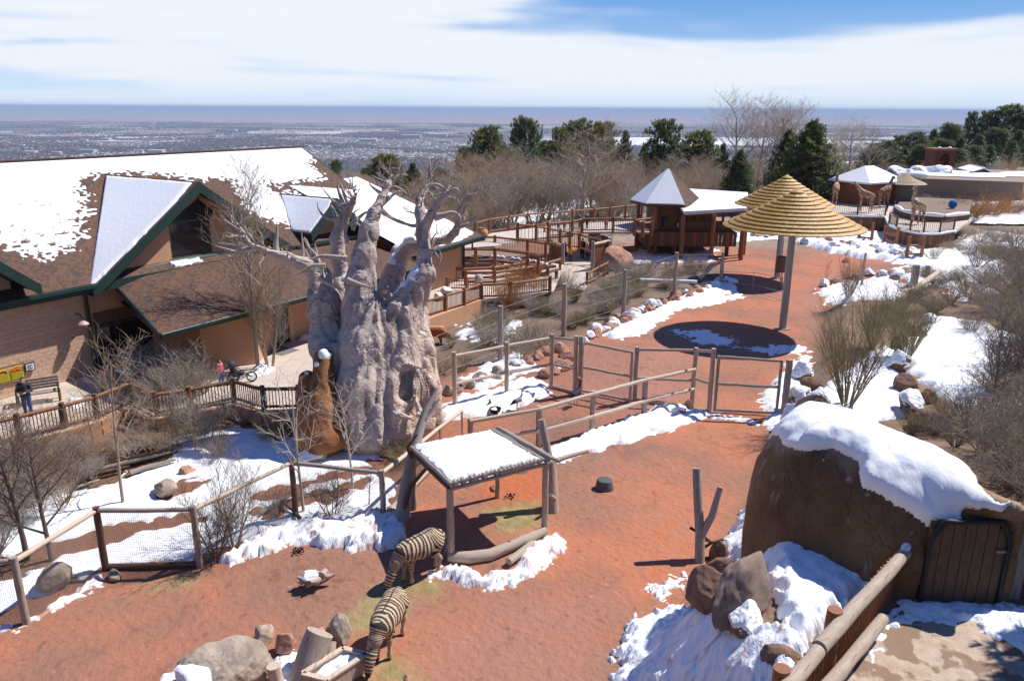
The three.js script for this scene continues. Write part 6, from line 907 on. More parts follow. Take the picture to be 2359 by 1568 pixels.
{ const r = rng(77), L = 'dark green pine on the snowy hillside at the right', g = 'pines on the snowy hillside';
  pine(2302, 249, 80, -225, 'tall round headed pine, highest on the right hillside', 0, { c: 1 }); pine(2216, 266, 34, -230, 'slim leaning pine with a small crown on the hill crest', 2, { c: 1 }); pine(2252, 264, 50, -228, 'pine with a broad flat crown on the hill crest beside the slim one', 2, { c: 1 });
  [[2032, 330, 50, -200], [2060, 318, 46, -215], [2098, 310, 56, -210], [2135, 298, 58, -222], [2172, 290, 56, -218], [2345, 262, 60, -220], [2385, 250, 70, -215], [2075, 342, 60, -185], [2118, 338, 60, -180], [2160, 325, 60, -190], [2200, 318, 60, -188], [2240, 310, 66, -200], [2280, 300, 60, -205], [2330, 300, 60, -195], [2015, 346, 44, -190], [1985, 352, 40, -205], [2050, 352, 50, -178], [2142, 352, 56, -172], [2190, 345, 60, -175], [2228, 340, 60, -178], [2270, 335, 50, -180], [2360, 292, 60, -190], [2320, 325, 56, -182], [2005, 335, 36, -240], [2300, 290, 50, -240], [2180, 300, 40, -250]].forEach(([u, v, w, z]) => pine(u, v, w, z, L, Math.floor(r() * 3), { group: g, c: 1 })); }

// shrubs and young trees near by
const near = (kind, k, m, label, u, v, vt, o = {}) => { const b = o.y !== undefined ? GY(u, v, o.y) : G(u, v); return plant(kind, k, m, label, b, UP(b, vt) * 1.02, o); };
near('tree', 5, M.twig, 'tall many branched bare tree in front of the curved low roof', 594, 848, 425, { y: WALK, w: 0.52, wood: M.twigGrey }); near('crowd', 6, M.twig, 'slim bare tree close beside the tall one at the low roof', 622, 846, 520, { y: WALK, w: 0.55 });
[[360, 900, 745, 1.1], [310, 885, 770, 1.0], [410, 905, 765, 1.0], [440, 915, 800, 1.1], [345, 915, 800, 1.2], [285, 895, 815, 1.0], [470, 905, 815, 1.0], [255, 910, 835, 1.1], [395, 930, 820, 1.2]].forEach(([u, v, vt, w], i) => near('shrub', i % 3, [M.twigGrey, M.twig][i % 2], i === 0 ? 'tallest grey bare shrub before the dark house entrance' : 'grey bare shrub in the thicket before the house entrance', u, v, vt, { y: WALK, w, group: i ? 'shrubs of the thicket before the house entrance' : null }));
near('sapling', 1, M.twig, 'tall thin sapling with a bare straight stem in the snow bed', 283, 1160, 800, { w: 0.8 }); near('sapling', 2, M.twigPale, 'pale sapling in front of the rust brown mound', 699, 1182, 880, { w: 0.9 }); near('sapling', 3, M.twigPale, 'pale sapling before the foot of the baobab', 812, 1125, 900, { w: 1.0 });
near('tree', 1, M.twigDark, 'dark many stemmed bare tree at the left edge by the wire fence', 62, 1290, 975, { w: 0.9 }); near('tree', 2, M.twigDark, 'dark slanting bare tree next to the left edge one', 118, 1290, 1010, { w: 0.9 }); near('crowd', 3, M.twigDark, 'bare dark shrub tree behind the third fence post', 500, 1290, 1075, { w: 0.8 }); near('crowd', 0, M.twig, 'bare twiggy young tree beyond the third fence post', 540, 1262, 1030, { w: 0.7 });
near('crowd', 2, M.twigDark, 'dark forked shrub in the snow between the fourth and fifth posts', 765, 1195, 1070, { w: 1.1 }); near('shrub', 1, M.twigDark, 'bare shrub leaning left of the fourth fence post', 640, 1185, 1110, { w: 1.0 }); near('sapling', 0, M.twigDark, 'spindly bare sapling right before the fifth fence post', 850, 1165, 1065, { w: 1.0 });
[[20, 1080, 950], [130, 1060, 970], [220, 1040, 930], [60, 1135, 1020], [160, 1110, 1010], [340, 1010, 900], [410, 1000, 880], [460, 1000, 890], [520, 990, 880], [560, 975, 870], [10, 1190, 1050], [60, 1185, 1060], [200, 1100, 1010], [-20, 1230, 1080], [450, 1040, 940], [390, 1040, 950], [30, 985, 900], [100, 975, 915], [500, 1050, 960], [180, 1000, 905], [270, 985, 890]].forEach(([u, v, vt], i) => near(['shrub', 'dense', 'sapling'][i % 3], i % 3, [M.twig, M.twigGrey, M.twig, M.twigTan][i % 4], 'bare brown shrub in the planted bed below the walk', u, v, vt, { w: 1.2, group: 'bare shrubs in the bed below the walk' }));
[[640, 1012, 940], [850, 1030, 960], [900, 1015, 940], [930, 1060, 985], [770, 1040, 985], [980, 1000, 930]].forEach(([u, v, vt], i) => near('dense', i % 3, M.twigOlive, 'tawny low shrub at the foot of the baobab', u, v, vt, { w: 1.3, group: 'tawny shrubs round the foot of the baobab' }));
[[60, 1080, 960], [180, 1075, 975], [30, 1130, 1000], [110, 1110, 990], [20, 1190, 1060], [90, 1200, 1085], [150, 1165, 1060], [210, 1120, 1020], [300, 1060, 965], [350, 1055, 960], [-10, 1280, 1130], [430, 1010, 900], [240, 1075, 980], [480, 1020, 910]].forEach(([u, v, vt], i) => near(['shrub', 'crowd'][i % 2], i % 3, [M.twigTan, M.twigGrey, M.twigPale][i % 3], 'pale many twigged shrub at the left in the bed below the walk', u, v, vt, { w: 1.0, group: 'pale shrubs in the bed below the walk' }));
near('dense', 0, M.twigRust, 'low rusty shrub in the snow bank at the fourth post', 735, 1222, 1180, { w: 1.6 });
near('dense', 1, M.twigOlive, 'green tinged bush beside the stucco wall behind the baobab', 1003, 662, 606, { w: 1.2 });
{ // the brush inside the wire fence
  const r = rng(19), area = POLY(1110, 735, 1280, 650, 1400, 625, 1560, 615, 1650, 612, 1640, 645, 1500, 700, 1340, 765, 1230, 800, 1080, 815), L = ['grey bare brush shrub inside the wire fence of the giraffe yard', 'olive brown brush shrub inside the wire fence of the giraffe yard'];
  for (let i = 0, n = 0; i < 900 && n < 74; i++) { const u = mix(1080, 1650, r()), v = mix(612, 815, r()), p = G(u, v); if (sdPoly(p.x, p.z, area) < 0.3) continue; n++; const k = r() < 0.45 ? 1 : 0; plant(r() < 0.5 ? 'shrub' : 'dense', Math.floor(r() * 3), [k ? M.twigOlive : M.twigGrey, M.twig][n % 3 === 0 ? 1 : 0], L[k], p, mix(1.0, 2.1, r()), { w: mix(0.9, 1.3, r()), group: k ? 'olive brush inside the wire fence' : 'grey brush inside the wire fence' }); }
  [[1190, 690, 610], [1215, 668, 590], [1170, 720, 640], [1240, 690, 625]].forEach(([u, v, vt], i) => near('willow', i % 2, M.twigRust, 'straw yellow willow shrub below the boardwalk bend', u, v, vt, { w: 1.1, group: 'straw yellow willows below the boardwalk bend' }));
  [[1020, 860, 800], [1070, 850, 790], [1120, 800, 740], [1040, 800, 755], [1200, 830, 770], [1250, 800, 740]].forEach(([u, v, vt], i) => near('shrub', i % 3, M.twig, 'bare shrub between the baobab and the pen rocks', u, v, vt, { w: 1.1, group: 'shrubs between the baobab and the pen rocks' }));
  near('shrub', 2, M.twigGrey, 'round grey bush beside the boardwalk end and gate boards', 1430, 640, 575, { w: 1.0 });
}
near('willow', 0, M.twigOlive, 'large olive willow clump fanning up in front of the snowy path', 1950, 940, 690, { w: 0.8 }); near('willow', 1, M.twigOlive, 'second olive willow clump behind the large one', 2085, 830, 655, { w: 0.9 }); near('willow', 2, M.twigOlive, 'slender willow clump between the two larger ones', 2010, 800, 640, { w: 0.8 });
near('willow', 1, M.twig, 'bare shrub with long rods before the round rock bed', 1955, 690, 585, { w: 0.7 }); near('sapling', 1, M.twigDark, 'lone bent dark stick at the edge of the giraffe yard', 1900, 668, 600, { w: 0.5 }); near('shrub', 1, M.twig, 'small fan of bare twigs standing in the snowfield', 2235, 770, 690, { w: 1.0 });
{ const r = rng(23), L = 'grey bare shrub in the thicket along the right edge', g = 'grey shrubs of the right edge thicket';
  [[2150, 720, 640], [2190, 700, 620], [2060, 740, 650], [2110, 690, 615], [2230, 690, 600], [2290, 720, 590], [2340, 760, 600], [2380, 800, 620], [2270, 660, 570], [2330, 690, 560], [2380, 720, 570], [2200, 650, 590], [2160, 660, 600], [2310, 640, 540], [2370, 660, 540], [2130, 640, 585], [2340, 860, 690], [2390, 900, 720], [2330, 940, 780], [2290, 1000, 850], [2350, 1020, 840], [2400, 1010, 820], [2230, 980, 860], [2180, 960, 870], [2150, 1000, 910], [2260, 1040, 900], [2320, 1070, 910], [2380, 1100, 930], [2200, 1030, 930], [2420, 960, 760], [2420, 860, 660], [2100, 1000, 920], [2360, 620, 500], [2400, 700, 540], [2250, 620, 545], [2290, 600, 520], [2345, 1130, 980], [2400, 1180, 1000]].forEach(([u, v, vt], i) => near(['dense', 'shrub', 'dense'][i % 3], i % 3, [M.twigMid, M.twig, M.twigMid, M.twigOlive][i % 4], L, u, v, vt, { w: 1.15, group: g }));
  near('crowd', 0, M.twigDark, 'dark leafless tree leaning over the snowfield at the right', 2300, 900, 700, { w: 0.9 }); near('tree', 1, M.twigDark, 'dark broken trunk with bare branches right of the snowfield', 2275, 985, 790, { w: 0.5 });
  [[2210, 495, 420], [2255, 490, 405], [2300, 500, 400], [2345, 490, 395], [2390, 500, 395], [2330, 520, 440], [2235, 515, 450], [2280, 530, 460]].forEach(([u, v, vt], i) => { const b = column(u, -96 - i * 2.5); plant('dense', i % 3, M.twigRust, 'orange brown willow thicket on the slope beyond the boardwalk', b, UP(b, vt + 5), { w: 0.9, group: 'orange brown willows beyond the boardwalk' }); });
  [[2215, 548, 505], [2255, 560, 505], [2300, 560, 500], [2340, 575, 505], [2185, 575, 535], [2230, 590, 540], [2280, 590, 530], [2150, 600, 555], [2320, 600, 535]].forEach(([u, v, vt], i) => near(['dense', 'shrub'][i % 2], i % 3, [M.twig, M.twigTan, M.twigGrey][i % 3], 'brown scrub shrub just right of the curved railing', u, v, vt, { w: 1.5, group: 'brown scrub right of the curved railing' }));
  [[2120, 455], [2150, 478], [2185, 480], [2215, 470], [2100, 460], [2135, 468], [2170, 462], [2085, 470]].forEach(([u, v], i) => { const b = G(u, v); plant('dense', i % 3, i % 2 ? M.twigGrey : M.twigPale, 'pale rounded bush on the planter by the giraffe plaza', b, 2.4, { w: 1.2, group: 'pale bushes by the giraffe plaza' }); });
}

{ // fallen branches and logs lying in the bed
  const r = rng(52); [[190, 1088, 330, 1045], [230, 1092, 395, 1050], [250, 1078, 420, 1038], [300, 1098, 405, 1068], [170, 1120, 300, 1085], [330, 1062, 470, 1020], [205, 1130, 262, 1112], [600, 1190, 680, 1150], [690, 1205, 650, 1165], [120, 1150, 230, 1118]].forEach(([a, b, c, d], i) => { const p = G(a, b), q = G(c, d), t = thing('log', i ? 'thin fallen log in the brush pile of the snowy bed' : 'longest fallen log at the lower edge of the bed brush pile', 'log', p, i ? 'fallen logs in the bed brush pile' : null); p.y += 0.12 + 0.1 * r(); q.y += 0.14 + 0.15 * r(); part(t, 'trunk', new MB().tube([p, p.clone().lerp(q, 0.4).add(V(0, 0.06 * r(), 0.2 * (r() - 0.5))), q], [0.12 - 0.006 * i, 0.10 - 0.005 * i, 0.045], 8, true), i % 2 ? M.grey : M.dark); });
}
// ---------- thatched sunshades ----------
function sunshade(label, u, v, R, yr, ya, tiers) {
  const b = G(u, v), t = thing('thatched_sunshade', label, 'sunshade', b), h = ya - yr;
  mesh('pole', new MB().tube([V(0, -0.2, 0), V(0, yr + 1.4 - b.y, 0)], [0.23, 0.2], 20, true), M.steel, t); mesh('base_plate', new MB().box(0, 0.02, 0, 0.7, 0.05, 0.7, 0.3), M.steel, t);
  const prof = f => yr - b.y + h * (0.96 * f + 0.04 * f * f) + 0.07 * sm(0.8, 1, f);
  for (let i = 0; i < tiers; i++) {
    const f0 = i / tiers, f1 = Math.min(1, (i + 1.25) / tiers), r0 = R * (1 - f0) + 0.02, r1 = Math.max(0.03, R * (1 - f1)), y0 = prof(f0), y1 = prof(f1), N = 96, m = new MB(), ring = [];
    const row = (r, y, ny, vv, ragged) => { const q = []; for (let k = 0; k <= N; k++) { const a = k / N * 6.28318, w = ragged * n2(a * 14 + i * 3.1, i); q.push(m.v(Math.cos(a) * (r + w), y + w * 0.5, Math.sin(a) * (r + w), Math.cos(a) * 0.45, ny, Math.sin(a) * 0.45, k / N * Math.max(2, Math.round(r0 * 4)), vv)); } ring.push(q); };
    row(r0 - 0.20, y0 - 0.05, -0.8, 0, 0); row(r0 + 0.05, y0 - 0.03, -0.6, 0.1, 0.03); row(r0 + 0.055, y0 + 0.03, 0.6, 0.15, 0.03); row(mix(r0, r1, 0.5), mix(y0, y1, 0.5) + 0.0, 0.9, 0.6, 0.006); row(r1, y1 - (i === tiers - 1 ? -0.02 : 0.07), 0.9, 1.2, 0);
    for (let j = 0; j + 1 < ring.length; j++) for (let k = 0; k < N; k++) m.i.push(ring[j][k], ring[j + 1][k], ring[j][k + 1], ring[j][k + 1], ring[j + 1][k], ring[j + 1][k + 1]);
    mesh('thatch_tier', m, M.thatch, t);
  }
  for (let k = 0; k < 8; k++) { const a = k * 0.785; mesh('rafter', new MB().beam(V(0, prof(0.86) - 0.12, 0), V(Math.cos(a) * R * 0.95, yr - b.y - 0.05, Math.sin(a) * R * 0.95), 0.08, 0.12), M.dark, t); }
  return t;
}
for (const [l, u, v, R, vr, va, n] of [['round thatched sunshade on a tall steel pole, the nearer of the two', 1803, 757, 4.0, 521, 437, 12], ['round thatched sunshade half hidden behind the nearer one', 1790, 640, 3.7, 470, 404, 11]]) { const b = G(u, v); sunshade(l, u, v, R, b.y + UP(b, vr), b.y + UP(b, va), n); }
{ const b = AT(1798, 626, 59), f = thing('feeder', 'dark hanging feed barrel between the two sunshade poles', 'feeder', b); mesh('barrel', new THREE.LatheGeometry([[0, 0], [0.33, 0], [0.36, 0.06], [0.34, 0.4], [0.36, 0.6], [0.34, 0.8], [0.36, 1.12], [0.3, 1.18], [0, 1.18]].map(q => new THREE.Vector2(...q)), 20), M.dark, f); mesh('rope', new MB().tube([V(0, 1.18, 0), V(0.05, 3.4, 0)], 0.025, 5), M.grey, f); mesh('leg', new MB().tube([V(0.1, 0, 0), V(0.3, -b.y, 0.1)], 0.05, 6), M.log, f); mesh('leg', new MB().tube([V(-0.1, 0, 0), V(0.3, -b.y, 0.1)], 0.05, 6), M.log, f); }

// ---------- log railings and boardwalks ----------
function railing(label, px, y, o = {}) {
  const { h = 1.1, gap = 1.9, mid = true, pick = 0, mR = M.red, mP = M.red, r = 0.085, pr = 0.11, name = 'log_railing', group, down = 0.1 } = o;
  const B = px.map(q => q.isVector3 ? q : GY(q[0], q[1], typeof y === 'function' ? y(q) : y)), f = thing(name, label, 'railing', B[0], group), S = [];
  for (let i = 0; i + 1 < B.length; i++) { const n = Math.max(1, Math.round(B[i].distanceTo(B[i + 1]) / gap)); for (let k = 0; k < n; k++) S.push(B[i].clone().lerp(B[i + 1], k / n)); } S.push(B.at(-1));
  S.forEach((p, i) => part(f, 'post', new MB().log(V(p.x, p.y - down, p.z), V(p.x, p.y + h + 0.1, p.z), pr, pr * 0.95, i + 3, 8), mP));
  for (let i = 0; i + 1 < S.length; i++) { part(f, 'rail', new MB().log(V(S[i].x, S[i].y + h - 0.06, S[i].z), V(S[i + 1].x, S[i + 1].y + h - 0.06, S[i + 1].z), r, r, i + 7, 8), mR); if (mid) part(f, 'rail', new MB().log(V(S[i].x, S[i].y + 0.16, S[i].z), V(S[i + 1].x, S[i + 1].y + 0.16, S[i + 1].z), r * 0.7, r * 0.7, i + 9, 7), mR); }
  if (pick) { const m = new MB(); for (let i = 0; i + 1 < S.length; i++) { const n = Math.round(S[i].distanceTo(S[i + 1]) / pick); for (let k = 1; k < n; k++) { const p = S[i].clone().lerp(S[i + 1], k / n); m.tube([V(p.x, p.y + 0.06, p.z), V(p.x, p.y + h - 0.04, p.z)], 0.022, 4); } } part(f, 'pickets', m, o.mK || M.dark).userData.kind = 'stuff'; }
  return f;
}
function slab(name, label, px, y, th, m) { const P2 = px.map(q => GY(q[0], q[1], y)), sh = new THREE.Shape(P2.map(p => new THREE.Vector2(p.x, -p.z))), g = new THREE.ExtrudeGeometry(sh, { depth: th, bevelEnabled: false }); g.rotateX(-Math.PI / 2); g.translate(0, y - th, 0); return structure(name, buv(g), m, label); }
{
  const wpts = EDGE.map(p => p.clone().lerp(V(EYE.x, p.y, EYE.z), -0.006)), seg = (a, b) => wpts.slice(a, b + 1);
  railing('grey picket railing along the walk past the bench, left of its corner', seg(0, 4), WALK, { h: 1.0, gap: 2.1, pick: 0.13, mR: M.red, mP: M.dark, mK: M.dark }); railing('short picket railing turning the corner of the walk behind the grey shrubs', seg(4, 6), WALK, { h: 1.0, gap: 2.1, pick: 0.13, mP: M.red }); railing('dark picket railing of the walk beside the rust brown mound', seg(6, 9), WALK, { h: 1.0, gap: 2.1, pick: 0.13, mR: M.dark, mP: M.dark });
  // terrace with the stucco wall right of the baobab
  const TY = 0.9; slab('terrace', 'paved terrace above the stucco wall right of the baobab', [[930, 760], [979, 736], [1109, 691], [1180, 686], [1275, 670], [1300, 610], [1180, 590], [1040, 600], [985, 640]], TY, 0.15, M.concrete);
  const a = GY(930, 757, TY), b = GY(1107, 692, TY), w = new MB(); w.prism([V(a.x, -0.6, a.z), V(b.x, -0.6, b.z), V(b.x, TY + 0.03, b.z), V(a.x, TY + 0.03, a.z)], V(-0.2, 0, -0.3)); const b2 = GY(1150, 668, TY); w.prism([V(b.x, -0.6, b.z), V(b2.x, -0.6, b2.z), V(b2.x, TY + 0.02, b2.z), V(b.x, TY + 0.02, b.z)], V(-0.3, 0, 0.02)); tag(mesh('retaining_wall', buv(w.geo()), M.stucco), 'tan stucco wall below the picket railing right of the baobab', 'wall');
  railing('picket railing on the stucco wall right of the baobab', [[940, 745], [979, 731], [1026, 717], [1069, 704], [1108, 688]], TY, { h: 1.05, gap: 9, pick: 0.12, pr: 0.13, mK: M.board }); railing('picket railing running from the stucco wall to the straw yellow willows', [[1108, 688], [1176, 685], [1267, 672]], TY, { h: 1.0, gap: 2.4, pick: 0.14, mK: M.board });
  const bin = thing('bin', 'beige domed bin at the terrace railing behind the baobab', 'bin', GY(972, 712, TY)); mesh('body', new THREE.LatheGeometry([[0, 0], [0.3, 0], [0.32, 0.8], [0.34, 0.82], [0.34, 0.9], [0.25, 1.15], [0, 1.22]].map(q => new THREE.Vector2(...q)), 20), mat([0.45, 0.41, 0.35]), bin); const bin2 = copyOf(bin, 'beige domed bin further along the terrace behind the railing', GY(1103, 664, TY), 0, 0.85);
  for (const [u, v, l] of [[1030, 676, 'grey rock in the snow pile on the terrace'], [1010, 690, 'smaller grey rock at the foot of the terrace snow pile']]) rock(l, u, v, [0.8, 0.5, 0.6], { at: GY(u, v, TY), mat: M.granite, snow: true });
  // curved log rails and decks of the boardwalk
  const DY = 2.6;
  slab('plaza', 'pale paved plaza beyond the side house', [[1040, 556], [1110, 548], [1130, 537], [1200, 528], [1270, 520], [1370, 512], [1480, 508], [1500, 535], [1410, 533], [1341, 534], [1318, 541], [1262, 545], [1200, 552], [1140, 566], [1050, 572]], DY, 0.18, M.concrete);
  railing('far red log railing of the plaza against the bare trees', [[1095, 546], [1127, 537], [1215, 524], [1267, 519], [1368, 511], [1440, 503], [1478, 500]], DY, { h: 1.25, gap: 2.6, mid: true });
  railing('near red log railing of the raised deck running to the lodge', [[1262, 547], [1318, 541], [1341, 534], [1412, 533], [1461, 537], [1500, 532]], DY, { h: 1.2, gap: 2.3, pick: 0.16 });
  railing('dark stained log railing sloping down from the plaza to the path', [[1192, 553], [1235, 557], [1290, 566], [1334, 574], [1372, 586], [1400, 594]], q => mix(DY, 0.9, sm(1192, 1400, q[0])), { h: 1.35, gap: 1.5, pick: 0.3, pr: 0.14, mK: M.board });
  railing('picket railing of the lower plaza beside the eave corner', [[1052, 578], [1096, 576], [1140, 577], [1215, 586], [1257, 594]], 1.9, { h: 1.15, gap: 2.6, pick: 0.16, mK: M.board });
  railing('log railing with snow on its rails over the dark stilts', [[1046, 612], [1096, 611], [1140, 612], [1215, 622], [1240, 630]], 1.4, { h: 1.3, gap: 3, pr: 0.14 });
  railing('curved log railing above the straw yellow willows', [[1049, 647], [1137, 643], [1200, 632], [1257, 620]], 0.9, { h: 0.9, gap: 3, r: 0.12 }); railing('second curved log railing just in front of the first above the willows', [[1073, 655], [1140, 654], [1231, 640], [1290, 622]], 0.9, { h: 0.9, gap: 3, r: 0.12 }); railing('low red picket railing beside the green tinged bush', [[1030, 668], [1075, 668], [1108, 664]], 0.9, { h: 0.85, gap: 2, pick: 0.16, r: 0.06, mK: M.board });
  const sn = new MB(); const decks = thing('boardwalk_deck', 'dark timber deck on stilts beside the side house', 'deck', GY(1140, 600, 1.3)); const dp = [[1042, 598], [1140, 596], [1225, 606], [1262, 616]].map(q => GY(q[0], q[1], 1.55)); for (let i = 0; i + 1 < dp.length; i++) part(decks, 'deck_board', new MB().beam(dp[i], dp[i + 1], 1.6, 0.18), M.dark); dp.forEach((p, i) => { for (const k of [0, 1]) part(decks, 'stilt', new MB().log(V(p.x + k * 0.6, -0.3, p.z + k * 0.9), V(p.x + k * 0.6, 1.5, p.z + k * 0.9), 0.13, 0.13, i + k, 8), M.dark); });
  const dsn = new MB(); for (let i = 0; i + 1 < dp.length; i++) { const n = 7; for (let k = 0; k < n; k++) if (k % 3 < 2) { const p = dp[i].clone().lerp(dp[i + 1], k / n), q = dp[i].clone().lerp(dp[i + 1], (k + 0.95) / n); dsn.tube([p.setY(1.72), p.clone().lerp(q, 0.5).setY(1.76), q.setY(1.72)], [0.08, 0.14, 0.08], 8, true); } } part(decks, 'deck_snow', dsn, M.snow).userData.kind = 'stuff';
  // board panels either side of the path
  const panel = (lab, u0, v0, u1, v1, h, snow) => { const p = G(u0, v0), q = G(u1, v1), t = thing('board_panel', lab, 'gate', p), n = 9; for (let i = 0; i < n; i++) { const c = p.clone().lerp(q, (i + 0.5) / n), ang = -Math.atan2(q.z - p.z, q.x - p.x); part(t, 'plank', new MB().box(c.x, c.y + h / 2, c.z, p.distanceTo(q) / n * 0.93, h * (0.97 + 0.05 * n2(i, 4)), 0.08, ang), i % 2 ? M.board : M.red); } part(t, 'top_log', new MB().log(V(p.x, p.y + h, p.z), V(q.x, q.y + h, q.z), 0.13, 0.13, 4), M.pale); for (const e of [p, q]) part(t, 'post', new MB().log(V(e.x, e.y - 0.2, e.z), V(e.x, e.y + h + 0.25, e.z), 0.16, 0.15, 6, 10), M.grey); return t; };
  panel('board gate panel with a pale top log right of the path', 1364, 626, 1404, 616, 2.3); panel('smaller board gate panel left of the path, snow on its top', 1268, 612, 1296, 620, 2.0);
  railing('short log railing slanting in front of the right board panel', [[1352, 656], [1378, 640], [1400, 628]], 0.1, { h: 0.9, gap: 2, r: 0.1 });
  slab('path', 'paved path between the two board panels', [[1292, 622], [1304, 590], [1330, 575], [1362, 592], [1366, 640], [1345, 668], [1296, 660]], 0.12, 0.2, M.concrete);
  const jar = thing('jar', 'big round terracotta jar at the corner of the side house', 'jar', GY(1112, 553, DY)); mesh('body', new THREE.LatheGeometry([[0, 0], [0.22, 0], [0.44, 0.32], [0.47, 0.6], [0.36, 0.86], [0.22, 0.95], [0.27, 1.02], [0.22, 1.02], [0.18, 0.95]].map(q => new THREE.Vector2(...q)), 28), mat([0.55, 0.27, 0.12]), jar);
}
// ---------- the lodge over the giraffe yard ----------
{
  const c = V(14.3, 0, -73.2), t = thing('lodge', 'dark timber lodge with a pointed snowy roof and wide lean-to beside the red yard', 'lodge', c), ap = V(c.x, 7.75, c.z), hex = [];
  for (let k = 0; k < 6; k++) { const a = k * Math.PI / 3 + 0.22; hex.push(V(c.x + Math.cos(a) * 3.4, 4.75, c.z + Math.sin(a) * 3.2)); }
  hex.forEach((p, k) => { const q = hex[(k + 1) % 6], m = new MB(); m.prism([p, q, ap], V(0, -0.12, 0)); part(t, 'roof', buv(m.geo()), M.shingle); const cx = (p.x + q.x) / 2 - c.x, cz = (p.z + q.z) / 2 - c.z; if (!(cx > 1.2)) { const n = q.clone().sub(p).cross(ap.clone().sub(p)).normalize(); if (n.y < 0) n.negate(); const s = new MB(), o = n.clone().multiplyScalar(0.16); s.prism([p.clone().lerp(ap, 0.03), q.clone().lerp(ap, 0.03), ap.clone().lerp(p, 0.02)], o); part(t, 'roof_snow', buv(s.geo()), M.snow); } });
  const L = [V(14.6, 5.75, -74.6), V(22.3, 5.3, -74.8), V(21.2, 4.25, -71.0), V(15.1, 4.1, -69.2)], bk = L[1].clone().lerp(L[2], 0.5);
  { const m = new MB(); m.prism([L[0], L[1], bk, L[2], L[3]], V(0, -0.14, 0)); part(t, 'roof', buv(m.geo()), M.shingle); const s = new MB(); s.prism([L[0], L[1].clone().lerp(L[0], 0.02), bk, L[2].clone().lerp(L[0], 0.03), L[3].clone().lerp(L[0], 0.04)].map(p => p.clone().add(V(0, 0.004, 0))), V(0, 0.22, 0)); part(t, 'roof_snow', buv(s.geo()), M.snow); }
  for (const [x, z, h] of [[15.1, -69.5, 4.05], [17.9, -69.9, 4.05], [20.9, -71.2, 4.2], [21.6, -72.6, 4.4], [20.6, -69.9, 4.1], [13.0, -71.2, 4.7], [11.6, -73, 4.7], [15.6, -75.6, 5]]) part(t, 'post', new MB().log(V(x, groundY(x, z) - 0.2, z), V(x, h, z), 0.2, 0.18, Math.round(x * 7), 10), M.red);
  const w = (x0, x1, z0, z1, y0, y1, m, n = 'wall') => part(t, n, buv(new MB().box((x0 + x1) / 2, (y0 + y1) / 2, (z0 + z1) / 2, x1 - x0, y1 - y0, z1 - z0).geo()), m);
  w(12.4, 20.2, -77.6, -70.6, 2.15, 2.4, M.dark, 'deck'); w(12.9, 15.0, -76, -71.3, 2.4, 4.6, M.dark); w(15.0, 19.8, -77.2, -77.0, 2.4, 4.6, M.dark); w(15.0, 19.8, -71.05, -70.95, 2.4, 3.35, M.dark); for (let i = 0; i < 7; i++) w(15.1 + i * 0.76, 15.3 + i * 0.76, -71.1, -70.92, 2.4, 4.3, M.dark, 'stud'); w(15.0, 19.8, -71.1, -70.9, 4.15, 4.35, M.dark, 'beam');
  for (let i = 0; i < 5; i++) w(12.9 + i * 1.7, 13.2 + i * 1.7, -72.2 + (i % 2) * 1.2, -71.9 + (i % 2) * 1.2, -0.3, 2.2, M.dark, 'stilt'); w(13.5, 14.3, -71.34, -71.28, 2.75, 3.75, M.glass, 'window');
  for (let i = 0; i < 24; i++) { const x = 12.5 + i * 0.33; part(t, 'plank', buv(new MB().box(x, 1.75, -70.52, 0.3, 1.3, 0.07).geo()), i % 3 ? M.dark : M.board); } w(12.4, 20.2, -77.5, -77.3, -0.3, 2.2, M.dark); w(12.42, 12.5, -77.4, -70.6, 0.6, 2.2, M.dark);  // the wall closing the back below the deck is added to darken it
  railing('short log railing at the lodge door over the yard', [[1462, 540], [1480, 543], [1500, 541]], 2.4, { h: 1.15, gap: 1.2, r: 0.12, pr: 0.16 });
  rock('tall tan rock bank below the deck beside the right board panel', 1412, 618, [3.4, 2.2, 2.6], { k: 2, mat: M.rock }); rock('grey boulder on the deck edge above the path', 1374, 545, [1.4, 1.3, 1.2], { k: 5, mat: M.granite, at: GY(1372, 556, 1.6) }); rock('low grey boulder beside the first on the deck edge', 1388, 552, [1.2, 0.9, 1], { k: 6, mat: M.granite, at: GY(1388, 562, 1.3) });
  tag(mesh('log', new MB().log(G(1475, 660).add(V(0, 0.5, 0)), G(1605, 664).add(V(0, 0.5, 0)), 0.16, 0.14, 9), M.white), 'pale snow covered pole lying across the brush', 'log'); const bl = thing('log', 'dark bent branch arching at the edge of the yard shade', 'log', G(1620, 655)); part(bl, 'trunk', new MB().tube([[1612, 640, 0.3], [1640, 612, 1.2], [1668, 600, 1.6]].map(q => AT(q[0], q[1], 60)), [0.22, 0.18, 0.1], 8, true), M.grey);
}
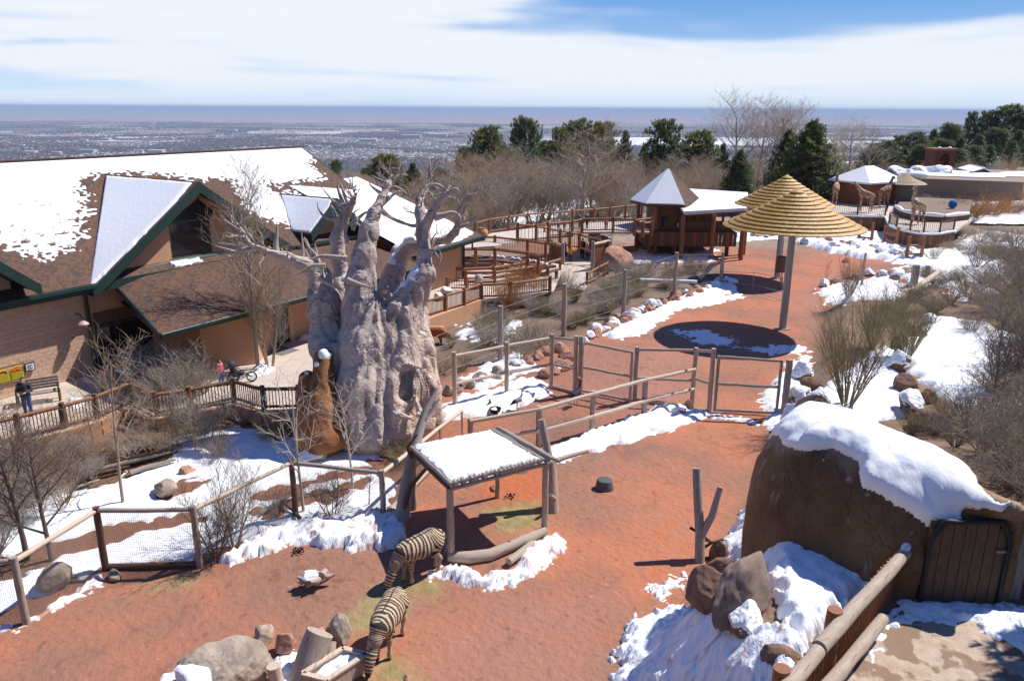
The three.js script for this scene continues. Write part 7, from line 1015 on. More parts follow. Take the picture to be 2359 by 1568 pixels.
// ---------- rocks edging the yard ----------
{ const r = rng(41), g1 = 'red rocks edging the near side of the giraffe yard', g2 = 'snowy rocks at the far side of the giraffe yard', g3 = 'pale rocks of the rock circle';
  const row = (pts, n, s, lab, grp, snow, m) => { for (let i = 0; i < n; i++) { const f = (i + r() * 0.7) / n * (pts.length - 1), k = Math.min(pts.length - 2, Math.floor(f)), u = mix(pts[k][0], pts[k + 1][0], f - k) + (r() - 0.5) * 26, v = mix(pts[k][1], pts[k + 1][1], f - k) + (r() - 0.5) * 13, w = s * mix(0.6, 1.3, r()); rock(lab, u, v, [w, w * 0.75, w * 0.85], { group: grp, snow: r() < snow, k: Math.floor(r() * 8), mat: m, turn: r() * 6 }); } };
  row([[1345, 790], [1400, 755], [1460, 730], [1520, 705], [1590, 680], [1640, 660], [1690, 655]], 62, 0.72, 'red rock in the row edging the brush side of the giraffe yard', g1, 0.5, M.rock); row([[1180, 850], [1240, 820], [1290, 800], [1300, 850], [1240, 865]], 22, 0.7, 'red rock in the heap behind the pen fence', 'rocks heaped behind the pen', 0.3, M.rock); row([[1020, 905], [1070, 890], [1130, 875], [1170, 860]], 9, 0.75, 'grey rock among the snow behind the pen fence', 'grey rocks behind the pen', 0.4, M.granite);
  row([[1850, 552], [1920, 568], [2000, 580], [2060, 590], [2110, 592]], 34, 1.0, 'snowy rock at the far edge of the giraffe yard', g2, 0.8, M.rock); row([[1660, 550], [1730, 542], [1780, 548]], 12, 0.9, 'snowy rock behind the lodge posts', 'snowy rocks behind the lodge posts', 0.8, M.rock); row([[1890, 668], [1960, 648], [2040, 632], [2080, 645], [2100, 665]], 24, 0.8, 'pale rock in the rock circle beside the giraffe yard', g3, 0.5, M.rock); row([[1900, 640], [2020, 555], [1990, 600]], 3, 0.8, 'loose rock at the yard edge', 'loose rocks at the yard edge', 0.5, M.rock);
  const lg = thing('log', 'pale log resting aslant on a stump in the rock circle', 'log', G(2080, 670)); part(lg, 'trunk', new MB().log(AT(2100, 672, pix(G(2090, 690))[2]), AT(2165, 625, pix(G(2150, 660))[2]), 0.2, 0.17, 4), M.pale); const sp = postAt(2104, 665, 610), sp2 = postAt(2135, 640, 612); tag(mesh('wood_post', new MB().log(sp.b, sp.t, 0.26, 0.24, 4, 12), M.grey), 'thick grey post standing in the snow beside the aslant log', 'post'); tag(mesh('wood_post', new MB().log(sp2.b, sp2.t, 0.18, 0.17, 5, 10), M.grey), 'shorter dark post right of the thick grey one', 'post');
  const stick = postAt(1984, 665, 582); tag(mesh('wood_post', new MB().log(stick.b, stick.t, 0.1, 0.08, 5, 8), M.log), 'slim post between the twigs at the rock circle', 'post');
}
// ---------- the giraffe plaza ----------
const PY = 1.5;
{
  slab('plaza', 'paved giraffe plaza with the giraffe statues', [[1880, 500], [1907, 493], [2039, 499], [2065, 527], [2128, 538], [2200, 532], [2240, 505], [2140, 470], [2100, 452], [1930, 452], [1870, 470]], PY, 0.3, M.concrete);
  railing('black picket railing along the left edge of the giraffe plaza', [[1870, 492], [1907, 493], [1975, 497], [2039, 499]], PY, { h: 1.15, gap: 3.2, pick: 0.2, r: 0.05, pr: 0.1, mR: M.dark, mP: M.dark }); railing('curved dark picket railing round the tip of the giraffe plaza', [[2048, 518], [2065, 526], [2097, 533], [2128, 537], [2165, 537], [2197, 531]], PY, { h: 1.15, gap: 2.2, pick: 0.2, r: 0.05, pr: 0.1, mR: M.dark, mP: M.dark });
  const sk = thing('skirt_wall', 'brown vertical board wall below the giraffe plaza', 'wall', GY(2040, 510, PY)); const sp = [[1880, 500], [1907, 494], [1975, 498], [2039, 500], [2050, 520], [2066, 528], [2097, 535], [2128, 539], [2165, 539], [2200, 533]].map(q => GY(q[0], q[1], PY)); let n = 0; for (let i = 0; i + 1 < sp.length; i++) { const L = sp[i].distanceTo(sp[i + 1]), k = Math.max(1, Math.round(L / 0.32)); for (let j = 0; j < k; j++) { const c = sp[i].clone().lerp(sp[i + 1], (j + 0.5) / k), y0 = groundY(c.x, c.z) - 0.5; part(sk, 'plank', new MB().box(c.x, (PY - 0.05 + y0) / 2, c.z + 0.06, L / k * 0.94, PY - 0.05 - y0, 0.06, -Math.atan2(sp[i + 1].z - sp[i].z, sp[i + 1].x - sp[i].x)), n++ % 3 ? M.dark : M.board); } const s = new MB(); const p = sp[i].clone().add(V(0, 0.06, 0.08)), q = sp[i + 1].clone().add(V(0, 0.06, 0.08)); s.tube([p, p.clone().lerp(q, 0.5).add(V(0, 0.03, 0)), q], [0.1, 0.15, 0.1], 8, true); part(sk, 'ledge_snow', s, M.snow); }
  const frame = (lab, a) => { const t = thing('hurdle', lab, 'hurdle', G(a[0][0], a[0][1])); const q = a.map(x => postAt(...x)); q.forEach((p, i) => part(t, 'post', new MB().log(p.b.clone().add(V(0, -0.3, 0)), p.t, 0.17, 0.15, i + 4, 8), M.red)); for (const h of [0.25, 0.62]) part(t, 'rail', new MB().log(q[0].b.clone().lerp(q[0].t, h), q[1].b.clone().lerp(q[1].t, h), 0.1, 0.1, 8, 8), M.red); };
  frame('red log frame with two rails left of the board wall', [[1978, 557, 510], [2007, 561, 512]]); frame('taller red log frame close against the board wall', [[2035, 565, 520], [2064, 570, 524]]); frame('pair of rust red posts below the curved railing', [[2088, 598, 545], [2122, 598, 545]]);
  const pl = thing('planter_wall', 'brown planter wall with snow on top behind the curved railing', 'wall', GY(2140, 510, PY)); const pp = [[2062, 488], [2080, 500], [2120, 508], [2175, 512], [2230, 506]].map(q => GY(q[0], q[1], PY)); for (let i = 0; i + 1 < pp.length; i++) { part(pl, 'wall', new MB().beam(pp[i].clone().setY(PY + 0.32), pp[i + 1].clone().setY(PY + 0.32), 0.3, 0.7), M.dark); part(pl, 'wall_snow', new MB().tube([pp[i].clone().setY(PY + 0.68), pp[i].clone().lerp(pp[i + 1], 0.5).setY(PY + 0.74), pp[i + 1].clone().setY(PY + 0.68)], [0.18, 0.25, 0.18], 8, true), M.snow); }
  { const P3 = [...pp.map(p => p.clone()), GY(2240, 470, PY), GY(2080, 462, PY)], sh = new THREE.Shape(P3.map(p => new THREE.Vector2(p.x, -p.z))), g = new THREE.ExtrudeGeometry(sh, { depth: 0.6, bevelEnabled: false }); g.rotateX(-Math.PI / 2); g.translate(0, PY - 0.05, 0); structure('planting_bed', buv(g), mat([0.2, 0.14, 0.1]), 'raised planting bed at the giraffe plaza'); }
  // hipped shelter
  const hz = -103, X = u => ray(u, 440).x / ray(u, 440).z * hz, sx = X(1996), hut = thing('shelter_house', 'small square house under a snowy hipped roof at the giraffe plaza', 'house', V(sx, PY - 0.6, hz)), e = 4.15, rt = 5.95, a = 3.6, d = 3.2, tw = 0.5, rot = p => { const c = Math.cos(tw), s = Math.sin(tw); return V(sx + p.x * c + p.z * s, p.y, hz - p.x * s + p.z * c); }, C = [[-a, d], [a, d], [a, -d], [-a, -d]].map(q => rot(V(q[0], e, q[1]))), Rg = [rot(V(-0.9, rt, 0)), rot(V(0.9, rt, 0))];
  for (const f of [[C[0], C[1], Rg[1], Rg[0]], [C[1], C[2], Rg[1]], [C[2], C[3], Rg[0], Rg[1]], [C[3], C[0], Rg[0]]]) { part(hut, 'roof', buv(new MB().prism(f, V(0, -0.15, 0)).geo()), M.shingle); part(hut, 'roof_snow', buv(new MB().prism(f.map(p => p.clone().add(V(0, 0.01, 0))), V(0, 0.2, 0)).geo()), M.snow); }
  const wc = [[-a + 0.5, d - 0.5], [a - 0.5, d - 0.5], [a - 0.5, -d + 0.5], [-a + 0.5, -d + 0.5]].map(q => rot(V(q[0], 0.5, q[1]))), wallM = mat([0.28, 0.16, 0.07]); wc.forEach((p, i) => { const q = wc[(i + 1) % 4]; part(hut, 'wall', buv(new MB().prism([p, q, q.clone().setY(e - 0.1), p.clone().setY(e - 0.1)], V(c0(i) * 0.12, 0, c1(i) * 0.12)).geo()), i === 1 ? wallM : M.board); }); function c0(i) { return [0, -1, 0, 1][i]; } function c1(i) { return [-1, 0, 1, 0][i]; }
  for (let i = 0; i < 4; i++) { const p = wc[1].clone().lerp(wc[2], 0.15 + i * 0.2), q = wc[1].clone().lerp(wc[2], 0.28 + i * 0.2), o = rot(V(1, 0, 0)).sub(rot(V(0, 0, 0))).multiplyScalar(0.05); part(hut, 'window', new MB().prism([p.clone().setY(2.2), q.clone().setY(2.2), q.clone().setY(3.7), p.clone().setY(3.7)], o), M.glass); }
  const kx = X(2076), k = thing('kiosk', 'round thatched kiosk at the right of the hipped shelter house', 'kiosk', V(kx, PY, hz + 1)); for (let i = 0; i < 4; i++) { const g = new THREE.CylinderGeometry(1.9 - i * 0.45, 2.5 - i * 0.5, 0.35, 28, 1); g.translate(0, 2.7 + i * 0.32, 0); mesh('thatch_tier', g, mat([0.42, 0.33, 0.22]), k); } const kw = new THREE.CylinderGeometry(1.5, 1.5, 2.6, 24); kw.translate(0, 1.3, 0); mesh('wall', kw, mat([0.20, 0.17, 0.14]), k); const ks = new THREE.SphereGeometry(1.1, 20, 12); ks.scale(1.2, 0.5, 0.8); ks.translate(1.2, 3.6, 0.3); mesh('roof_snow', ks, M.snow, k);
  // low house, bell tower, gabled roof
  const B = (u, v, z, y) => { const dd = ray(u, v), q = z / dd.z; return V(dd.x * q, y ?? 13 + dd.y * q, z); };
  const low = thing('low_house', 'long low tan building with a flat snowy roof behind the plaza', 'house', B(2200, 420, -122)); { const p = [B(2100, 410, -118), B(2360, 420, -112), B(2420, 395, -135), B(2090, 392, -138)], y = p[0].y; const f = p.map(q => V(q.x, y, q.z)); part(low, 'wall', buv(new MB().prism(f.map(q => V(q.x, -0.5, q.z)), V(0, y + 0.5, 0)).geo()), mat([0.27, 0.19, 0.14])); const r = rng(3); for (let i = 0; i < 14; i++) { const a1 = r(), b1 = r() * 0.5, c = f[0].clone().lerp(f[1], a1).lerp(f[3].clone().lerp(f[2], a1), b1 + 0.2), g = new THREE.SphereGeometry(1, 16, 8); g.scale(2 + 3 * r(), 0.3, 1.0 + r()); g.translate(c.x, y + 0.05, c.z); part(low, 'roof_snow', g, M.snow); } }
  const tb = B(2163, 386, -150), tw2 = thing('bell_tower', 'square brick red bell tower with a dark arched opening before the pines', 'tower', V(tb.x, hillY(tb.x, -150), -150)), ty = B(2163, 346, -150).y, bm = mat([0.20, 0.075, 0.045]), yb = hillY(tb.x, -150) - 1, ob = B(2163, 380, -150).y, ot = B(2163, 362, -150).y, wd = 1.9;
  for (const s of [-1, 1]) part(tw2, 'pier', buv(new MB().box(tb.x + s * (wd - 0.55), (ob + ot) / 2, -150, 1.1, ot - ob, 3.6).geo()), bm); part(tw2, 'base', buv(new MB().box(tb.x, (yb + ob) / 2, -150, 2 * wd, ob - yb, 3.6).geo()), bm); { const sh = new THREE.Shape(); sh.moveTo(-wd, 0); sh.lineTo(-0.8, 0); sh.absarc(0, 0, 0.8, Math.PI, 0, true); sh.lineTo(wd, 0); sh.lineTo(wd, ty - ot); sh.lineTo(-wd, ty - ot); const g = new THREE.ExtrudeGeometry(sh, { depth: 3.6, bevelEnabled: false }); g.translate(tb.x, ot, -151.8); part(tw2, 'arch', buv(g), bm); } part(tw2, 'cornice', buv(new MB().box(tb.x, ty + 0.2, -150, 2 * wd + 0.5, 0.4, 4.1).geo()), mat([0.30, 0.15, 0.10])); { const g = new THREE.LatheGeometry([[0.03, 0.9], [0.2, 0.85], [0.35, 0.5], [0.5, 0.1], [0.62, 0], [0.55, 0]].map(q => new THREE.Vector2(...q)), 20); g.translate(tb.x, ot - 0.6, -150); part(tw2, 'bell', g, mat([0.05, 0.04, 0.03], { metalness: 0.6, rough: 0.4 })); } for (const x of [-1.6, 1.6]) { const g = new THREE.SphereGeometry(0.35, 12, 8); g.scale(1, 0.6, 1); g.translate(tb.x + x * 0.6, ty + 0.5, -149); part(tw2, 'roof_snow', g, M.snow); }
  const gb = thing('gabled_house', 'tan house with a low snowy gabled roof right of the bell tower', 'house', B(2285, 410, -128)); { const l = B(2238, 398, -126), r2 = B(2332, 416, -122), m = B(2272, 389, -126), z = -8; part(gb, 'roof', buv(new MB().prism([l, m, m.clone().add(V(2, 0, z)), l.clone().add(V(2, 0, z))], V(0, -0.2, 0)).geo()), M.shingle); part(gb, 'roof', buv(new MB().prism([m, r2, r2.clone().add(V(2, 0, z)), m.clone().add(V(2, 0, z))], V(0, -0.2, 0)).geo()), M.shingle); part(gb, 'roof_snow', buv(new MB().prism([m.clone().add(V(-0.2, 0.01, -0.2)), r2.clone().add(V(-0.3, 0.01, -0.2)), r2.clone().add(V(1.8, 0.01, z)), m.clone().add(V(1.8, 0.01, z))], V(0, 0.2, 0)).geo()), M.snow); part(gb, 'roof_snow', buv(new MB().prism([m.clone().add(V(0.1, 0.01, -0.3)), l.clone().add(V(0.5, 0.01, -0.3)), l.clone().add(V(2.2, 0.01, z)), m.clone().add(V(2, 0.01, z))], V(0, 0.2, 0)).geo()), M.snow); part(gb, 'wall', buv(new MB().prism([V(l.x + 0.4, 0, l.z - 0.5), V(r2.x - 0.4, 0, r2.z - 0.8), V(r2.x - 0.4, r2.y - 0.2, r2.z - 0.8), V(m.x, m.y - 0.3, m.z - 0.6), V(l.x + 0.4, l.y - 0.2, l.z - 0.5)], V(2, 0, z + 1)).geo()), M.stucco); }
  for (const [u, v, w] of [[2062, 398, 3.5], [2090, 402, 3], [2115, 400, 4], [2150, 398, 4.2], [2178, 399, 3.6]]) { const p = B(u, v, -128); rock('snow covered boulder on the flat roofed rocks behind the plaza', u, v, [w, w * 0.55, w * 0.7], { at: V(p.x, p.y - w * 0.2, p.z), mat: M.granite, snow: true, group: 'snow covered boulders behind the plaza' }); }
  const bl = thing('parasol', 'small closed blue cover standing among the orange willows', 'cover', B(2196, 470, -92)); const bg = new THREE.SphereGeometry(0.5, 20, 14); bg.scale(1, 1, 0.8); mesh('cover', bg, mat([0.03, 0.16, 0.42]), bl);
}
// ---------- the town on the plain ----------
{
  const py = (x, z) => -400 + 0; const r = rng(99);
  const put = (geo, m, n, pick, name, label) => { const I = new THREE.InstancedMesh(geo, m, n), q = new THREE.Matrix4(), e = new THREE.Euler(), Q = new THREE.Quaternion(), c = new THREE.Color(); let k = 0; for (let tries = 0; k < n && tries < n * 12; tries++) { const a = mix(-0.72, 0.72, r()), d = 4800 * Math.pow(4.6, Math.pow(r(), 0.8)), x = d * Math.tan(a), z = -d, s = pick(x, z, d); if (!s) continue; q.compose(V(x, py(x, z) + (s[4] ?? 0) + 26 * fbm(x / 5200, z / 5200, 4) * sm(9000, 22000, d), z), Q.setFromEuler(e.set(0, s[5] ?? Math.floor(r() * 4) * 0.3, 0)), V(s[0], s[1], s[2])); I.setMatrixAt(k, q); c.setRGB(...s[3]); I.setColorAt(k, c); k++; } I.count = k; I.castShadow = I.receiveShadow = true; I.name = name; scene.add(I); return tag(I, label, name, null, 'stuff'); };
  const house = (() => { const m = new MB(); m.box(0, 0.3, 0, 1, 0.6, 1); m.prism([V(-0.55, 0.6, 0.55), V(-0.55, 0.6, -0.55), V(-0.55, 1.0, 0)], V(1.1, 0, 0)); return m.geo(); })(), white = mat([1, 1, 1]);
  put(house, white, 26000, (x, z, d) => { const n = fbm(x / 1500, z / 1700, 4) + 0.25 * sm(-0.2, 0.3, x / d) * sm(9000, 6000, d); if (n < 0.02 - 0.25 * r()) return 0; const t = r(), w = mix(12, 26, r()); return [w, mix(5, 9, r()), mix(9, 15, r()), t < 0.36 ? [0.72, 0.72, 0.75] : t < 0.62 ? [0.36, 0.27, 0.22] : [0.17, 0.16, 0.17]]; }, 'town', 'countless small pale roofed houses of the town on the plain');
  const tree = new THREE.IcosahedronGeometry(0.6, 1); tree.translate(0, 0.35, 0);
  put(tree, mat([1, 1, 1], { rough: 1 }), 90000, (x, z, d) => { const n = fbm(x / 1300 + 3, z / 1500, 4); if (n < -0.05 + 0.2 * r()) return 0; const h = mix(7, 15, r()), t = r(); return [h * mix(0.9, 1.8, r()), h, h, t < 0.3 ? [0.030, 0.040, 0.028] : t < 0.7 ? [0.085, 0.066, 0.058] : [0.13, 0.095, 0.075]]; }, 'woods', 'bare and evergreen trees massed between the houses of the town');
  // the larger sheds that can be told apart
  const g = 'big pale sheds of the town', W = [[181, 221, 348, 'long blue grey shed, largest, over the left of the house ridge'], [311, 330, 348, 'cream box shed right of the long blue grey one'], [342, 378, 350, 'long white shed just above the house ridge'], [56, 84, 351, 'white shed above the left end of the house ridge'], [182, 202, 323], [235, 254, 320], [333, 356, 283, 'thin far white shed near the prairie edge'], [262, 274, 281], [42, 56, 335], [402, 412, 307], [480, 500, 313], [520, 545, 300], [925, 970, 315, 'long thin white shed in the middle of the town'], [988, 1030, 313, 'white shed right of the long thin middle one'], [829, 868, 324, 'white shed lying aslant left of the middle ones'], [879, 891, 297], [1055, 1075, 306, 'white block shed left of the round topped pine'], [1010, 1040, 326], [120, 140, 352], [385, 400, 318]];
  W.forEach(([u0, u1, v, l], i) => { const p = GY((u0 + u1) / 2, v + 2, -395), q = GY(u0, v + 2, -395), w = 2 * q.distanceTo(p), t = thing('shed', l || 'pale flat roofed shed among the houses of the town', 'shed', p.clone().setY(-402), l ? null : g), h = mix(0.09, 0.14, (i * 0.37) % 1) * w + 14, dp = w * 0.55; mesh('wall', new MB().box(0, h / 2, 0, w, h, dp), mat(i % 3 ? [0.55, 0.52, 0.47] : [0.62, 0.44, 0.32]), t); mesh('roof', new MB().box(0, h + 2, 0, w * 1.02, 4, dp * 1.03), i === 0 ? mat([0.42, 0.53, 0.68]) : M.white, t); const dm = new MB(); for (let k = 0; k < 4; k++) mesh('door', new MB().box((k - 1.5) * w * 0.22, h * 0.28, dp / 2 + 0.4, w * 0.09, h * 0.5, 0.8), M.grey, t); });
  const mp = AT(812, 400, 5300), ms = thing('radio_mast', 'slim white topped mast with guy wires standing over the town', 'mast', mp.clone().setY(-400)), top = AT(809, 340, 5300); const hT = top.y + 400, k = new MB(); for (const s of [-1, 1]) k.tube([V(s * 22, 0, 0), V(s * 2, hT - 12, 0)], [1.3, 1.0], 5); for (let i = 1; i < 9; i++) k.tube([V(-22 + i * 2.2, hT * i / 10, 0), V(22 - i * 2.2, hT * (i + 0.7) / 10, 0)], 0.7, 4); mesh('mast', k, mat([0.6, 0.62, 0.66]), ms); const dr = new THREE.CylinderGeometry(8, 8, 26, 20); dr.translate(0, hT, 0); mesh('drum', dr, M.white, ms); mesh('guy_wire', new MB().tube([V(0, hT - 20, 0), V(90, 0, 0)], 0.7, 4), mat([0.55, 0.57, 0.6]), ms);
}
// ---------- zebras ----------
function arcOn(chain) { const L = [0]; for (let i = 1; i < chain.length; i++) L.push(L[i - 1] + Math.hypot(chain[i][0] - chain[i - 1][0], chain[i][1] - chain[i - 1][1], (chain[i][2] || 0) - (chain[i - 1][2] || 0))); return (x, y, z) => { let bd = 1e9, bs = 0; for (let i = 0; i + 1 < chain.length; i++) { const a = chain[i], b = chain[i + 1], ex = b[0] - a[0], ey = b[1] - a[1], ez = (b[2] || 0) - (a[2] || 0), t = clamp(((x - a[0]) * ex + (y - a[1]) * ey + (z - (a[2] || 0)) * ez) / (ex * ex + ey * ey + ez * ez)), d = Math.hypot(x - a[0] - ex * t, y - a[1] - ey * t, z - (a[2] || 0) - ez * t); if (d < bd) { bd = d; bs = mix(L[i], L[i + 1], t); } } return [bs, bd]; }; }
function zebra(label, pos, yaw, nz, step) {          // nz: how far the head is turned aside, step: front leg set forward
  const t = thing('zebra', label, 'zebra', pos, null, yaw), H = [1.20, 0.10, nz], N2 = [1.00, 0.52, nz * 0.8], N1 = [0.82, 0.82, nz * 0.4];
  const B = [[[-0.64, 1.10, 0], [-0.40, 1.10, 0], 0.20, 0.30], [[-0.40, 1.09, 0], [0.0, 1.0, 0], 0.30, 0.335], [[0.0, 1.0, 0], [0.42, 1.02, 0], 0.335, 0.29], [[0.42, 1.04, 0], [0.62, 1.04, nz * 0.1], 0.28, 0.20], [[0.62, 1.04, nz * 0.1], N1, 0.20, 0.155], [N1, N2, 0.155, 0.115], [N2, [1.08, 0.38, nz * 0.9], 0.118, 0.105], [[1.08, 0.38, nz * 0.9], [1.15, 0.20, nz], 0.10, 0.072], [[1.15, 0.20, nz], H, 0.072, 0.060]];
  for (const s of [-1, 1]) { const f = s > 0 ? step : -step * 0.5; B.push([[0.40, 0.86, 0.13 * s], [0.42 + f * 0.5, 0.50, 0.145 * s], 0.135, 0.058], [[0.42 + f * 0.5, 0.50, 0.145 * s], [0.43 + f, 0.14, 0.14 * s], 0.055, 0.036], [[0.43 + f, 0.14, 0.14 * s], [0.46 + f, 0.03, 0.14 * s], 0.040, 0.052]);
    B.push([[-0.48, 0.98, 0.13 * s], [-0.40 - f * 0.3, 0.72, 0.15 * s], 0.22, 0.13], [[-0.40 - f * 0.3, 0.72, 0.15 * s], [-0.60 - f * 0.6, 0.47, 0.14 * s], 0.12, 0.060], [[-0.60 - f * 0.6, 0.47, 0.14 * s], [-0.56 - f, 0.13, 0.14 * s], 0.055, 0.036], [[-0.56 - f, 0.13, 0.14 * s], [-0.52 - f, 0.03, 0.14 * s], 0.040, 0.052]);
    B.push([[1.01, 0.52, nz * 0.85 + 0.06 * s], [0.95, 0.66, nz * 0.85 + 0.11 * s], 0.038, 0.022, 0.03]); }
  const g = nets(bones(B, 0.10), V(-0.98, -0.03, -0.5 + Math.min(0, nz)), V(1.32, 1.48, 0.5 + Math.max(0, nz)), 0.019), along = arcOn([[-0.7, 1.1], [-0.4, 1.1], [0, 1.04], [0.45, 1.06], [0.66, 1.04, nz * 0.1], [N1[0], N1[1], N1[2]], [N2[0], N2[1], N2[2]], H]);
  const cream = [0.60, 0.445, 0.30], dark = [0.040, 0.030, 0.026];
  colors(g, (x, y, z, a, b) => {
    const [s, d] = along(x, y, z), mz = Math.hypot(x - H[0], y - H[1], z - H[2]); if (mz < 0.15) return mix3(dark, cream, sm(0.11, 0.15, mz) * 0.6);
    if (y < 0.07) return dark; const leg = y < 0.70 && x < 0.78;
    if (leg) { const w = Math.sin((y + 0.05 * n3(x * 4, y * 4, z * 4)) * 2 * Math.PI / 0.085); return mix3([0.44, 0.31, 0.21], dark, 0.75 * sm(0.15, 0.5, w) * sm(0.2, 0.62, y)); }
    const hip = sm(-0.12, -0.55, x), wob = 0.022 * n3(x * 4 + 5, y * 4, z * 4), ph = (s + hip * (1.06 - y) * 1.15 - (1 - hip) * 0.15 * (1.1 - y)) / mix(0.125, 0.075, sm(1.25, 1.9, s)) + wob * 8, w = Math.sin(ph * 2 * Math.PI);
    let k = mix3(cream, dark, sm(-0.12, 0.18, w + 0.08)); if (b < -0.75 && x < 0.5) k = mix3(k, [0.6, 0.5, 0.4], 0.8); if (b > 0.93 && x < 0.45 && Math.abs(z) < 0.022) k = dark; return k;
  });
  mesh('body', g, M.vcol, t);
  const mane = new MB(); mane.col = dark; for (let i = 0; i < 26; i++) { const f = i / 25, q = f < 0.45 ? V(mix(0.52, N1[0], f / 0.45), mix(1.30, N1[1] + 0.19, f / 0.45), mix(0, N1[2], f / 0.45)) : V(mix(N1[0], 1.05, (f - 0.45) / 0.55), mix(N1[1] + 0.19, 0.60, (f - 0.45) / 0.55), mix(N1[2], nz * 0.9, (f - 0.45) / 0.55)); mane.col = i % 3 === 1 ? [0.5, 0.4, 0.3] : dark; q.x += 0.03; mane.tube([q.clone().add(V(-0.02, -0.09, 0)), q.clone().add(V(0.035, 0.0, 0))], [0.026, 0.012], 6, true); } mesh('mane', mane, M.vcol, t);
  const tail = new MB(); tail.tube([V(-0.82, 1.14, 0), V(-0.92, 0.95, 0.02), V(-0.90, 0.72, 0.03)], [0.035, 0.026, 0.02], 8); tail.tube([V(-0.90, 0.72, 0.03), V(-0.89, 0.58, 0.03), V(-0.88, 0.42, 0.03)], [0.024, 0.045, 0.008], 8); mesh('tail', tail, mat([0.10, 0.075, 0.06]), t);
  const eye = new MB(); for (const s of [-1, 1]) { const g2 = new THREE.SphereGeometry(0.018, 10, 8); g2.translate(1.085, 0.34, nz * 0.92 + s * 0.085); mesh('eye', g2, M.black, t); }
  return t;
}
{ const r1 = G(1000, 1312), f1 = G(938, 1346), c1 = r1.clone().lerp(f1, 0.5); zebra('zebra grazing left of the branch shelter, half turned away with its rump in the shade', V(c1.x, c1.y, c1.z), -Math.atan2(f1.z - r1.z, f1.x - r1.x) - 0.12, -0.06, 0.06);
  const f2 = G(894, 1520), d2 = V(-0.22, 0, 1).normalize(); zebra('zebra grazing head on below the other one, its back towards the sky', V(f2.x - d2.x * 0.48 - 0.12, f2.y, f2.z - d2.z * 0.48), -Math.atan2(d2.z, d2.x), 0.10, 0.05); }
// ---------- giraffe statues ----------
{
  const geo = {}; function giraffe(label, pos, yaw, h, reach, tone, o = {}) {
    const key = reach + (o.down || 0); if (!geo[key]) {
      const top = [0.75 + reach, 4.35 - 0.5 * reach], hd = [top[0] + 0.48, top[1] - 0.22], B = [[[-0.75, 2.25, 0], [-0.3, 2.3, 0], 0.36, 0.46], [[-0.3, 2.3, 0], [0.5, 2.55, 0], 0.46, 0.47], [[0.5, 2.6, 0], [0.8, 2.95, 0], 0.42, 0.27], [[0.8, 2.95, 0], [top[0], top[1], 0], 0.27, 0.14], [[top[0], top[1], 0], [top[0] + 0.16, top[1] + 0.02, 0], 0.15, 0.14], [[top[0] + 0.16, top[1] + 0.02, 0], [hd[0], hd[1], 0], 0.13, 0.075]];
      for (const s of [-1, 1]) B.push([[0.55, 2.3, 0.2 * s], [0.58 + 0.06 * s, 1.2, 0.22 * s], 0.24, 0.10], [[0.58 + 0.06 * s, 1.2, 0.22 * s], [0.58 + 0.1 * s, 0.1, 0.22 * s], 0.095, 0.075], [[-0.7, 2.15, 0.18 * s], [-0.68 - 0.1 * s, 1.3, 0.22 * s], 0.26, 0.11], [[-0.68 - 0.1 * s, 1.3, 0.22 * s], [-0.76 - 0.14 * s, 1.05, 0.22 * s], 0.11, 0.10], [[-0.76 - 0.14 * s, 1.05, 0.22 * s], [-0.7 - 0.14 * s, 0.1, 0.22 * s], 0.095, 0.075], [[top[0] + 0.05, top[1] + 0.1, 0.06 * s], [top[0] - 0.02, top[1] + 0.32, 0.08 * s], 0.03, 0.035, 0.03], [[top[0] - 0.02, top[1] + 0.06, 0.1 * s], [top[0] - 0.1, top[1] + 0.1, 0.28 * s], 0.04, 0.03, 0.03]);
      const g = nets(bones(B, 0.14), V(-1.4, -0.05, -0.7), V(2.6, 5.0, 0.7), 0.055), r = rng(5), pts = [...Array(260)].map(() => [mix(-1.2, 2.5, r()), mix(0, 4.8, r()), mix(-0.6, 0.6, r())]);
      colors(g, (x, y, z) => { let a = 9, b = 9; for (const p of pts) { const d = Math.hypot(x - p[0], y - p[1], (z - p[2])); if (d < a) { b = a; a = d; } else if (d < b) b = d; } return b - a < 0.055 || y < 0.7 ? [0.58, 0.44, 0.30] : [0.27, 0.14, 0.07]; }); geo[key] = g;
    }
    const t = thing('giraffe', label, 'giraffe', pos, null, yaw); t.scale.setScalar(h / 4.7); mesh('body', geo[key], mat(tone, { vertexColors: true }), t); mesh('tail', new MB().tube([V(-1.05, 2.4, 0), V(-1.2, 1.9, 0), V(-1.18, 1.3, 0)], [0.05, 0.03, 0.07], 6, true), M.twigDark, t); return t;
  }
  giraffe('dark necked giraffe looking right before the left wall of the shelter house', GY(1958, 460, PY), 0.1, 4.7, 0.25, [0.6, 0.55, 0.55]); giraffe('giraffe in the middle of the plaza stretching its neck forward to the left', GY(1992, 488, PY), 2.7, 4.0, 0.9, [0.85, 0.8, 0.8]); giraffe('giraffe seen from behind with its neck up toward the right, beside the kiosk', GY(2034, 478, PY), 0.5, 4.2, 0.6, [0.7, 0.65, 0.62]); giraffe('pale giraffe standing nearest, behind the curved dark picket railing', GY(2110, 515, PY), 1.9, 4.0, 0.05, [1.0, 0.95, 0.95]); giraffe('faded giraffe standing furthest left, half behind the twigs and sunshade', GY(1922, 472, PY), 1.2, 4.2, 0.35, [0.9, 0.8, 0.78]);
}
